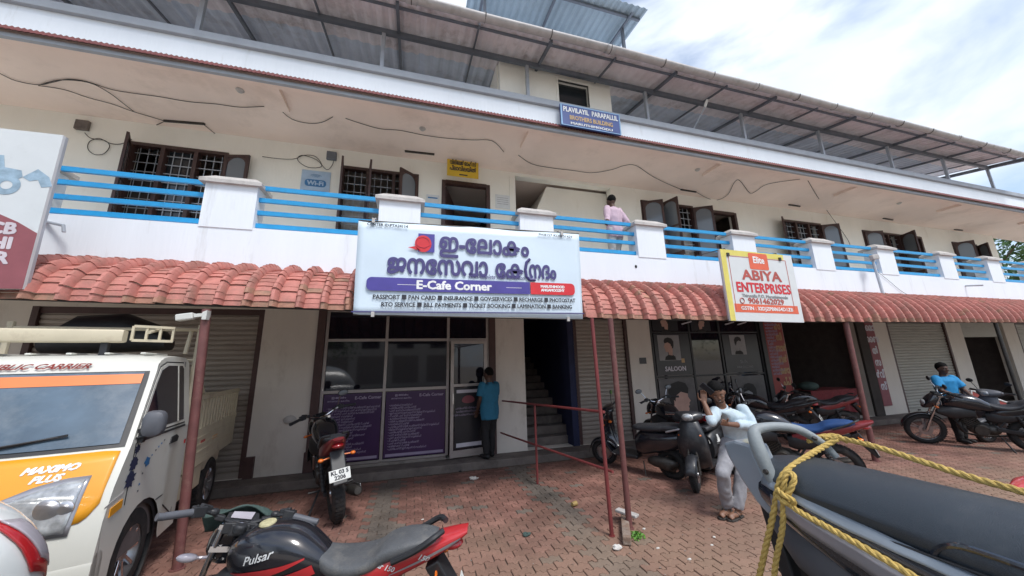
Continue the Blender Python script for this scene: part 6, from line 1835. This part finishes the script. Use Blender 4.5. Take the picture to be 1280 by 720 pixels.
rope('rope', [AX(1010, 552, 2.06), AX(1025, 546, 2.13), AX(1045, 545, 2.18), AX(1060, 552, 2.16)], .0125, 'short wrap of yellow rope round the far end of the grab rail')
rope('rope', [AX(994, 596, 1.755), AX(987, 591, 1.75), AX(981, 598, 1.73), AX(979, 625, 1.71), AX(978, 660, 1.70), AX(970, 700, 1.69), AX(966, 740, 1.69)], .0125, 'yellow twisted rope hanging straight down just right of the outermost strand')
rope('rope', [AX(978, 628, 1.70), AX(986, 616, 1.70), AX(993, 598, 1.72), AX(989, 594, 1.73)], .0125, 'bent yellow rope loop tucked at the knot beside the seat tail')
rope('rope', [AX(972, 612, 1.70), AX(980, 619, 1.68), AX(991, 625, 1.69), AX(990, 631, 1.70), AX(980, 627, 1.68), AX(972, 620, 1.69)], .012, 'yellow rope knot tied around the hanging strands')
rope('rope', [AX(984, 628, 1.70), AX(1000, 640, 1.69), AX(1040, 662, 1.67), AX(1090, 690, 1.66), AX(1145, 722, 1.65), AX(1220, 765, 1.64)], .0125, 'yellow twisted rope stretched down along the near flank of the scooter')
# ================================================================ PEOPLE
def evaluated(o, name, m, parent, smooth=True, disp=0, dscale=9, seed=0):
    bpy.context.view_layer.update()
    dg = bpy.context.evaluated_depsgraph_get()
    me = bpy.data.meshes.new_from_object(o.evaluated_get(dg))
    me.name = name
    if disp:
        ns = [v.normal.copy() for v in me.vertices]
        for v, n_ in zip(me.vertices, ns):
            p = v.co
            a = noise.noise(Vector((p.x * dscale, p.y * dscale, p.z * dscale * .55)) + Vector((seed, 0, 0)))
            b = noise.noise(Vector((p.x * dscale * 2.3, p.y * dscale * 2.3, p.z * dscale * 1.3)) + Vector((0, seed, 0)))
            v.co = p + n_ * disp * ((1 - abs(a) * 3.2) * .7 + b * .5)
    me.materials.clear(); me.materials.append(MATS[m])
    me.shade_smooth()
    r = bpy.data.objects.new(name, me); COL.objects.link(r); r.parent = parent
    bpy.data.objects.remove(o)
    return r
def fuse(mb, name, m, parent, vox=.012, sm=4, **k):
    o = bpy.data.objects.new('tmp', mb.mesh('tmp', None, 0)); COL.objects.link(o)
    a = o.modifiers.new('r', 'REMESH'); a.mode = 'VOXEL'; a.voxel_size = vox; a.use_smooth_shade = True
    if sm: b = o.modifiers.new('s', 'SMOOTH'); b.factor = .5; b.iterations = sm
    return evaluated(o, name, m, parent, **k)
def torso(mb, pv, ch, nk, lat_h, lat_s, g=0, down=.10, top=True, scale=1):
    ax = (ch - pv).normalized()
    out = []
    lh, ls = lat_h.normalized(), lat_s.normalized()
    S_ = [(-down, .30, .20), (0, .33, .22), (.35, .30, .20), (.65, .33, .22), (1.0, .37, .22), (1.18, .33, .17), (1.30, .16, .13)]
    L_ = (ch - pv).length
    for t, wd, d in S_:
        c = pv + (ch - pv) * t if t <= 1 else ch + (nk - ch) * ((t - 1) / .30)
        if t < 0: c = pv + ax * (-down)
        l = (lh * (1 - min(1, max(0, t))) + ls * min(1, max(0, t))).normalized()
        f = l.cross(ax).normalized()
        if t > 1.2 and not top: break
        out.append([c + l * (math.cos(2 * PI * k / 20)) * (wd * scale / 2 + g) + f * math.sin(2 * PI * k / 20) * (d * scale / 2 + g) for k in range(20)])
    mb.loft(out)
def hand(mb, wrist, dirv, palm_n, s=1, curl=.5, thumb=1):
    d = dirv.normalized(); n_ = (palm_n - d * palm_n.dot(d)).normalized(); sd = d.cross(n_) * thumb
    mb.loft([[wrist + d * (t * .085 * s) + sd * math.cos(2 * PI * k / 12) * w_ * s + n_ * math.sin(2 * PI * k / 12) * h_ * s for k in range(12)] for t, w_, h_ in ((-.15, .024, .019), (.25, .034, .017), (.7, .040, .016), (1.05, .038, .013))])
    for i, (o_, ln) in enumerate(((-.030, .066), (-.010, .076), (.011, .071), (.030, .055))):
        p = wrist + d * .083 * s - sd * o_ * s * -1; q = d.copy(); P = [p - d * .02 * s, p]; ang = 0
        for k in range(3):
            ang += curl * (.5 + .25 * k)
            q = d * math.cos(ang) + n_ * math.sin(ang); P.append(P[-1] + q * ln * s * (.45, .32, .23)[k])
        mb.tube(P, [.0088 * s, .0092 * s, .0085 * s, .0078 * s, .006 * s], 8)
    p = wrist + d * .02 * s - sd * .028 * s
    mb.tube([p, p + (d * .4 - sd * .75 + n_ * .3) * .035 * s, p + (d * 1.2 - sd * .9 + n_ * .8) * .040 * s, p + (d * 1.9 - sd * .8 + n_ * 1.3) * .042 * s], [.012 * s, .011 * s, .010 * s, .007 * s], 8)
def person(label, J, shirt, trousers, skin='skin', foot='sandal', face=None, sleeve=.55, hs=1, hair=True, fine=.0085, shirt_name='shirt', hold=None, sleeves=None, beard=False, seed=1, barefoot=False, loose=.0, smile=False, group=None):
    """J: world joints. right/left are the person's own."""
    base = Vector((sum(J[k].x for k in ('ra', 'la')) / 2, sum(J[k].y for k in ('ra', 'la')) / 2, min(J['ra'].z, J['la'].z) - .06))
    e = empty('person', label, 'person', base, group=group)
    J = {k: v - base for k, v in J.items() if isinstance(v, Vector)}
    lat_h = J['lh'] - J['rh']; lat_s = J['ls'] - J['rs']
    pv = (J['lh'] + J['rh']) / 2; nk = J['neck']; ch = (J['ls'] + J['rs']) / 2 - (nk - pv).normalized() * .06
    up = (J['head'] - nk).normalized(); f = Vector(face).normalized(); f = (f - up * f.dot(up)).normalized(); rt = f.cross(up)
    H = Matrix((rt, f, up)).transposed()
    b = MB()
    torso(b, pv, ch, nk, lat_h, lat_s, -.012, scale=.92)
    b.tube([nk - up * .08, nk, J['head'] - up * .06], [.062, .055, .053], 14)
    hc = J['head']
    b.ell(hc + up * .015 - f * .008, (.076 * hs, .094 * hs, .108 * hs), H, 24, 16)
    b.ell(hc - up * .055 + f * .018, (.056 * hs, .070 * hs, .062 * hs), H, 18, 12)
    b.ell(hc - up * .098 + f * .050, (.026 * hs, .026 * hs, .022 * hs), H, 12, 8)
    b.tube([hc + up * .022 + f * .082, hc - up * .012 + f * .100, hc - up * .026 + f * .104], [.010, .014, .017], 8)
    b.ell(hc + up * .032 + f * .076, (.058, .016, .012), H, 14, 8)
    for s in (-1, 1):
        b.ell(hc + rt * s * .078 * hs - up * .008, (.010, .022, .032), H, 10, 8)
        b.ell(hc + rt * s * .040 - up * .022 + f * .066, (.024, .022, .020), H, 10, 8)
    for a, k in (('r', 1), ('l', -1)):
        sh, el, wr = J[a + 's'], J[a + 'e'], J[a + 'w']
        b.tube([sh, sh + (el - sh) * .5, el], [.050, .046, .038], 12).tube([el, el + (wr - el) * .3, wr], [.040, .041, .026], 12).ell(el, (.040, .040, .040)).ell(sh, (.055, .055, .055))
        hd_ = J.get(a + 'hd', wr + (wr - el)) - wr
        pn = J.get(a + 'pn', f)
        hand(b, wr, hd_, pn, 1.0, curl=J_curl.get(a, .45), thumb=k)
        hp, kn, an = J[a + 'h'], J[a + 'k'], J[a + 'a']
        b.tube([hp, hp + (kn - hp) * .5, kn], [.085, .070, .054], 12).tube([kn, kn + (an - kn) * .3, an], [.054, .056, .036], 12).ell(kn, (.055, .055, .055))
        tv = (J[a + 't'] - an); tv.z = 0; tv.normalize(); sd = Vector((0, 0, 1)).cross(tv)
        F_ = Matrix((sd, tv, Vector((0, 0, 1)))).transposed()
        az_ = an.z
        b.ell(an + tv * .06 + Vector((0, 0, -.035)), (.040, .115, .034), F_, 16, 10).ell(an - tv * .03 + Vector((0, 0, -.03)), (.034, .04, .035), F_, 12, 8)
        if barefoot:
            for q in range(5): b.tube([an + tv * .13 + sd * (.028 - q * .014) + Vector((0, 0, -.045)), an + tv * (.180 - .006 * q) + sd * (.030 - q * .015) + Vector((0, 0, -.05))], [.012 if q else .015, .008], 7)
    body = fuse(b, 'body', skin, e, vox=fine, sm=3)
    # hair, eyes, brows, mouth
    h_ = MB()
    h_.ell(hc + up * .036 - f * .018, (.086 * hs, .100 * hs, .102 * hs), H, 26, 18)
    V = []
    for v in h_.v:
        p = Vector(v) - hc; y_ = p.dot(f); z_ = p.dot(up)
        lim = .055 + max(0, y_) * .25 if y_ > .02 else -.055 + (y_ + .09) * .45
        if z_ < lim: p += up * (lim - z_) * .9 ; p *= .93
        p *= 1 + .05 * noise.noise(p * 60)
        V.append(tuple(hc + p))
    h_.v = V
    if hair: h_.build('hair', 'hair', e)
    for s in (-1, 1):
        ey = MB().ell(hc + rt * s * .032 + up * .010 + f * .081, (.013, .008, .007), H, 12, 8).build('eye', 'eye_white', e)
        MB().ell(hc + rt * s * .032 + up * .010 + f * .0875, (.0055, .003, .0055), H, 10, 8).build('pupil', 'hair', ey)
        MB().tube([hc + rt * s * .014 + up * .028 + f * .092, hc + rt * s * .034 + up * .034 + f * .088, hc + rt * s * .052 + up * .027 + f * .076], [.003, .0045, .002], 6).build('eyebrow', 'hair', e)
    MB().tube([hc + rt * q * .026 - up * (.058 - (abs(q) * .008 if smile else 0)) + f * (.090 - .012 * abs(q)) for q in (-1, -.5, 0, .5, 1)], [.003, .006, .007, .006, .003], 8).build('mouth', 'lip', e)
    if smile: MB().tube([hc + rt * q * .020 - up * (.056 - abs(q) * .006) + f * (.0955 - .010 * abs(q)) for q in (-1, -.5, 0, .5, 1)], .0035, 6).build('teeth', 'teeth', e)
    if beard:
        MB().tube([hc + rt * q * .030 - up * (.044 + abs(q) * .008) + f * (.094 - .016 * abs(q)) for q in (-1, -.5, 0, .5, 1)], [.004, .007, .006, .007, .004], 8).build('moustache', 'hair', e)
        bb = MB().ell(hc - up * .062 + f * .020, (.060, .074, .060), H, 20, 14)
        bb.v = [tuple(Vector(v) + (up * -.0 if (Vector(v) - hc).dot(f) < 0 else up * 0)) for v in bb.v if True]
        keep = MB()
        idx = {i for i, v in enumerate(bb.v) if (Vector(v) - hc).dot(up) < -.070}
        keep.add(bb.v, [q for q in bb.f if all(i in idx for i in q)])
        keep.build('beard', 'hair', e)
    # shirt
    s_ = MB()
    torso(s_, pv, ch, nk - up * .02, lat_h, lat_s, .012 + loose, down=.16)
    for a in 'rl':
        sh, el, wr = J[a + 's'], J[a + 'e'], J[a + 'w']
        s_.ell(sh, (.066, .066, .064))
        sleeve_ = (sleeves or {}).get(a, sleeve)
        if sleeve_ <= .6:
            s_.tube([sh, sh + (el - sh) * .45, sh + (el - sh) * (sleeve_ / .6 * .85)], [.072, .068 + loose, .066 + loose], 14)
        else:
            s_.tube([sh, sh + (el - sh) * .5, el], [.064, .056 + loose, .052], 14).ell(el, (.055, .055, .055)).tube([el, el + (wr - el) * (sleeve_ - .6) / .4], [.055, .046], 14)
    so_ = fuse(s_, shirt_name, shirt, e, vox=.011, sm=3, disp=.008, seed=seed)
    MB().torus(nk - up * .012 + f * .005, up, .060, .010, 20, 8, sx=1.6).build('collar', shirt, so_)
    # trousers
    t_ = MB()
    ax = (ch - pv).normalized()
    t_.ell(pv + ax * .02, (.175, .125, .12), Matrix((lat_h.normalized(), lat_h.normalized().cross(ax).normalized() * -1, ax)).transposed(), 18, 12)
    for a in 'rl':
        hp, kn, an = J[a + 'h'], J[a + 'k'], J[a + 'a']
        end = kn + (an - kn) * (.96)
        t_.tube([hp + ax * .03, hp + (kn - hp) * .3, hp + (kn - hp) * .7, kn], [.105, .100, .082, .074], 16).ell(kn, (.074, .074, .074)).tube([kn, kn + (an - kn) * .5, end], [.073, .070, .058], 16)
    fuse(t_, 'trousers', trousers, e, vox=.012, sm=3, disp=.008, dscale=11, seed=seed + 4)
    # footwear
    for a in 'rl':
        an = J[a + 'a']; tv = (J[a + 't'] - an); tv.z = 0; tv.normalize(); sd = Vector((0, 0, 1)).cross(tv)
        if barefoot:
            P = [an + tv * x + sd * y for x, y in ((-.075, -.030), (-.075, .030), (0, .038), (.10, .048), (.17, .040), (.195, .0), (.17, -.040), (.10, -.046), (0, -.038))]
            lo = min(J['ra'].z, J['la'].z) - .068 if False else an.z - .082
            fo = MB().prism([Vector((p.x, p.y, lo)) for p in P][::-1], (0, 0, .02)).build('sandal', foot, e, smooth=0, bevel=.004)
            MB().tube([an + tv * .02 + sd * .044 + Vector((0, 0, -.06)), an + tv * .07 + sd * .02 + Vector((0, 0, -.0)), an + tv * .12 + Vector((0, 0, -.028)), an + tv * .07 - sd * .02 + Vector((0, 0, -.0)), an + tv * .02 - sd * .044 + Vector((0, 0, -.06))], .008, 6).build('strap', foot, fo)
        else:
            M_ = Matrix((sd, tv, Vector((0, 0, 1)))).transposed()
            sh_ = MB().ell(an + tv * .065 + Vector((0, 0, -.030)), (.048, .135, .042), M_, 18, 10).ell(an - tv * .02 + Vector((0, 0, -.02)), (.046, .055, .05), M_, 14, 8)
            fuse(sh_, 'shoe', foot, e, vox=.01, sm=2)
    return e
J_curl = {'r': .45, 'l': .45}
def stand(x, y, z0, h, hd, arms=None, stride=.08):
    """standing joints; hd = facing direction in degrees"""
    k = h / 1.72; f = Vector((math.cos(R(hd)), math.sin(R(hd)), 0)); r = Vector((f.y, -f.x, 0)); o = Vector((x, y, z0)); U = Vector((0, 0, 1))
    P = lambda a, b, c: o + r * a * k + f * b * k + U * c * k
    J = dict(head=P(0, .03, 1.595), neck=P(0, 0, 1.43), rs=P(.17, 0, 1.39), ls=P(-.17, 0, 1.39), rh=P(.085, 0, .90), lh=P(-.085, 0, .90), rk=P(.09, .03 + stride / 2, .49), lk=P(-.09, .03, .49), ra=P(.09, stride, .085), la=P(-.09, -.02, .085), rt=P(.10, stride + .2, .04), lt=P(-.11, .18, .04),
             re=P(.22, -.02, 1.10), rw=P(.23, .08, .86), le=P(-.22, -.02, 1.10), lw=P(-.23, .08, .86), rpn=-r, lpn=r)
    if arms:
        for q, v in arms.items(): J[q] = P(*v)
    return J, f
# --- smiling man on the phone leaning on the grey scooter
A_ = lambda px, py, Y: at(px, py, Y=Y)
J = dict(head=A_(896, 491, 3.60), neck=A_(902, 508, 3.65), rs=A_(894, 515, 3.60), ls=A_(928, 511, 3.72), rh=A_(913, 556, 3.76), lh=A_(933, 555, 3.80),
         rk=A_(903, 592, 3.56), lk=A_(927, 596, 3.58), ra=A_(909, 634, 3.68), la=A_(922, 641, 3.60), rt=A_(893, 640, 3.60), lt=A_(898, 650, 3.52),
         re=A_(890, 527, 3.52), rw=A_(880, 503, 3.62), le=A_(943, 533, 3.60), lw=A_(909, 530, 3.44))
J['ra'].z = G + .085; J['la'].z = G + .085
J['rhd'] = A_(879, 490, 3.64); J['lhd'] = A_(899, 526, 3.42)
J['rpn'] = Vector((.75, .3, .1)); J['lpn'] = Vector((.1, .8, .4))
J_curl = {'r': .55, 'l': .6}
pm_ = person('smiling man in pale shirt and grey trousers leaning back with a phone at his ear', J, 'shirt_light', 'trouser_grey', 'skin', 'sandal', face=(-.66, -.75, .0), sleeve=.72, sleeves={'l': .86}, smile=True, beard=True, barefoot=True, fine=.0065, seed=3, loose=.01, hs=1.12)
pa, pb = A_(876, 480, 3.60), A_(891, 492, 3.54)
pp = (pa + pb) / 2
ph = empty('phone', 'dark smartphone held to the ear of the leaning man', 'phone', pp)
MB().bar(pa - pp, pb - pp, .012, .07, up=(.2, -.5, .8)).build('phone_body', 'phone_black', ph, smooth=0, bevel=.004)
n_ = (pb - pa).cross(Vector((.2, -.5, .8))).normalized() * -.0065
MB().bar((pa - pp) * .93 + n_, (pb - pp) * .93 + n_, .001, .062, up=(.2, -.5, .8)).build('screen', 'glass_dark', ph, smooth=0)
# --- man at the glass door
J_curl = {'r': .5, 'l': .5}
J, f = stand(at(612, 500, Y=6.72).x, 6.74, -.004, 1.63, 112, arms=dict(le=(-.21, .02, 1.12), lw=(-.20, .14, .90), re=(.20, .10, 1.13), rw=(.10, .28, 1.16)))
person('man in teal blue shirt and black trousers standing at the glass shop door', J, 'shirt_blue', 'trouser_black', 'skin_dark', 'black_matte', face=(f.x - .5, f.y, -.25), sleeve=.55, seed=8, fine=.011, loose=.02)
# --- man on the balcony
xb = at(768, 275, Y=5.78).x
xb = at(768, 275, Y=5.70).x
J, f = stand(xb, 5.72, 3.42, 1.63, 100, arms=dict(re=(.26, -.12, 1.10), rw=(.12, .12, 1.02), le=(-.27, -.10, 1.08), lw=(-.42, -.22, .92)))
bm2 = person('man with short black hair in pink checked shirt standing at the balcony rail', J, 'shirt_pink', 'trouser_pale', 'skin_dark', 'black_matte', face=tuple(f), sleeve=.75, seed=12, fine=.011, loose=.012)
# --- man in the blue shirt behind the motorcycle
xr = at(1181, 470, Y=4.75).x
J, f = stand(xr, 4.78, G, 1.60, 250, arms=dict(re=(.24, .12, 1.12), rw=(.12, .36, .98), le=(-.24, .12, 1.12), lw=(-.14, .34, .98)))
person('man in bright blue shirt standing behind the motorcycle at the right edge', J, 'shirt_rider', 'trouser_black', 'skin_dark', 'black_matte', face=tuple(f), sleeve=.55, seed=20, fine=.011, loose=.015)

# ================================================================ ACROSS THE ROAD (seen in the glass)
ob = empty('facing_building', 'plain two storey building across the road behind the viewer', 'building', (2, -22, G - .05))
MB().bx(-14, 12, -8, 0, 0, 5.8).build('wall', 'pillar_paint', ob, smooth=0)
for i in range(8):
    for z in (.3, 3.6): 
        if z > 1: MB().bx(-13 + i * 3.2, -11.4 + i * 3.2, 0, .03, z, z + 1.6).build('window', 'glass_dark', ob, smooth=0)
        else: MB().bx(-13.3 + i * 3.2, -10.9 + i * 3.2, 0, .03, z, 2.9).build('shutter', 'shutter_steel', ob, smooth=0)
MB().bx(-14.4, 12.4, -8.4, .8, 5.8, 6.1).build('roof', 'concrete', ob, smooth=0)
for i, (x, y, h, r_, lb) in enumerate(((-17, -13, 9, 4, 'wide tree across the road at the far left behind the viewer'), (-7, -12, 8, 3.4, 'leafy tree across the road left of the facing building'), (8, -12.5, 8.5, 3.6, 'leafy tree across the road right of the facing building'), (18, -13, 9, 4.2, 'big tree across the road beyond the facing building'), (29, -10, 9, 4.2, 'farthest big tree across the road to the right'))):
    tree(x, y, h, r_, lb, seed=30 + i, n=3000)

# pieces that can be told apart become parts of their own
def split_loose(o):
    me = o.data; n = len(me.vertices); par = list(range(n))
    def fd(a):
        while par[a] != a: par[a] = par[par[a]]; a = par[a]
        return a
    for p in me.polygons:
        r_ = fd(p.vertices[0])
        for v in p.vertices[1:]: par[fd(v)] = r_
    gr = {}
    for p in me.polygons: gr.setdefault(fd(p.vertices[0]), []).append(p)
    if len(gr) < 2: return
    nm = o.name.split('.')[0]
    for ps in gr.values():
        idx = {}; V = []; F = []
        for p in ps:
            f = []
            for v in p.vertices:
                if v not in idx: idx[v] = len(V); V.append(tuple(me.vertices[v].co))
                f.append(idx[v])
            F.append(f)
        m2 = bpy.data.meshes.new(nm); m2.from_pydata(V, [], F); m2.update()
        for mt in me.materials: m2.materials.append(mt)
        if ps[0].use_smooth:
            m2.shade_smooth(); m2.set_sharp_from_angle(angle=R(40))
        c = bpy.data.objects.new(nm, m2); COL.objects.link(c); c.parent = o.parent
        c.location = o.location; c.rotation_euler = o.rotation_euler; c.scale = o.scale
        for md in o.modifiers:
            k = c.modifiers.new(md.name, md.type)
            if md.type == 'SOLIDIFY': k.thickness = md.thickness; k.offset = md.offset
            if md.type == 'BEVEL': k.width = md.width; k.segments = md.segments; k.limit_method = md.limit_method
    bpy.data.objects.remove(o)
for o in list(bpy.data.objects):
    if o.type == 'MESH' and not o.children and o.name.split('.')[0] in ('shop_front_jamb', 'room_partition', 'ground_floor_partition', 'gutter_joint', 'gutter_bracket', 'rooftop_room_side', 'rear_window_pane', 'upper_roof_frame', 'stairwell_lining', 'rooftop_window', 'awning_frame', 'banner_frame', 'sign_leg', 'sign_frame', 'grab_rail') and o.parent and o.parent.name != 'x':
        if 'awning_frame' in o.name or len(o.data.polygons) < 4000: split_loose(o)
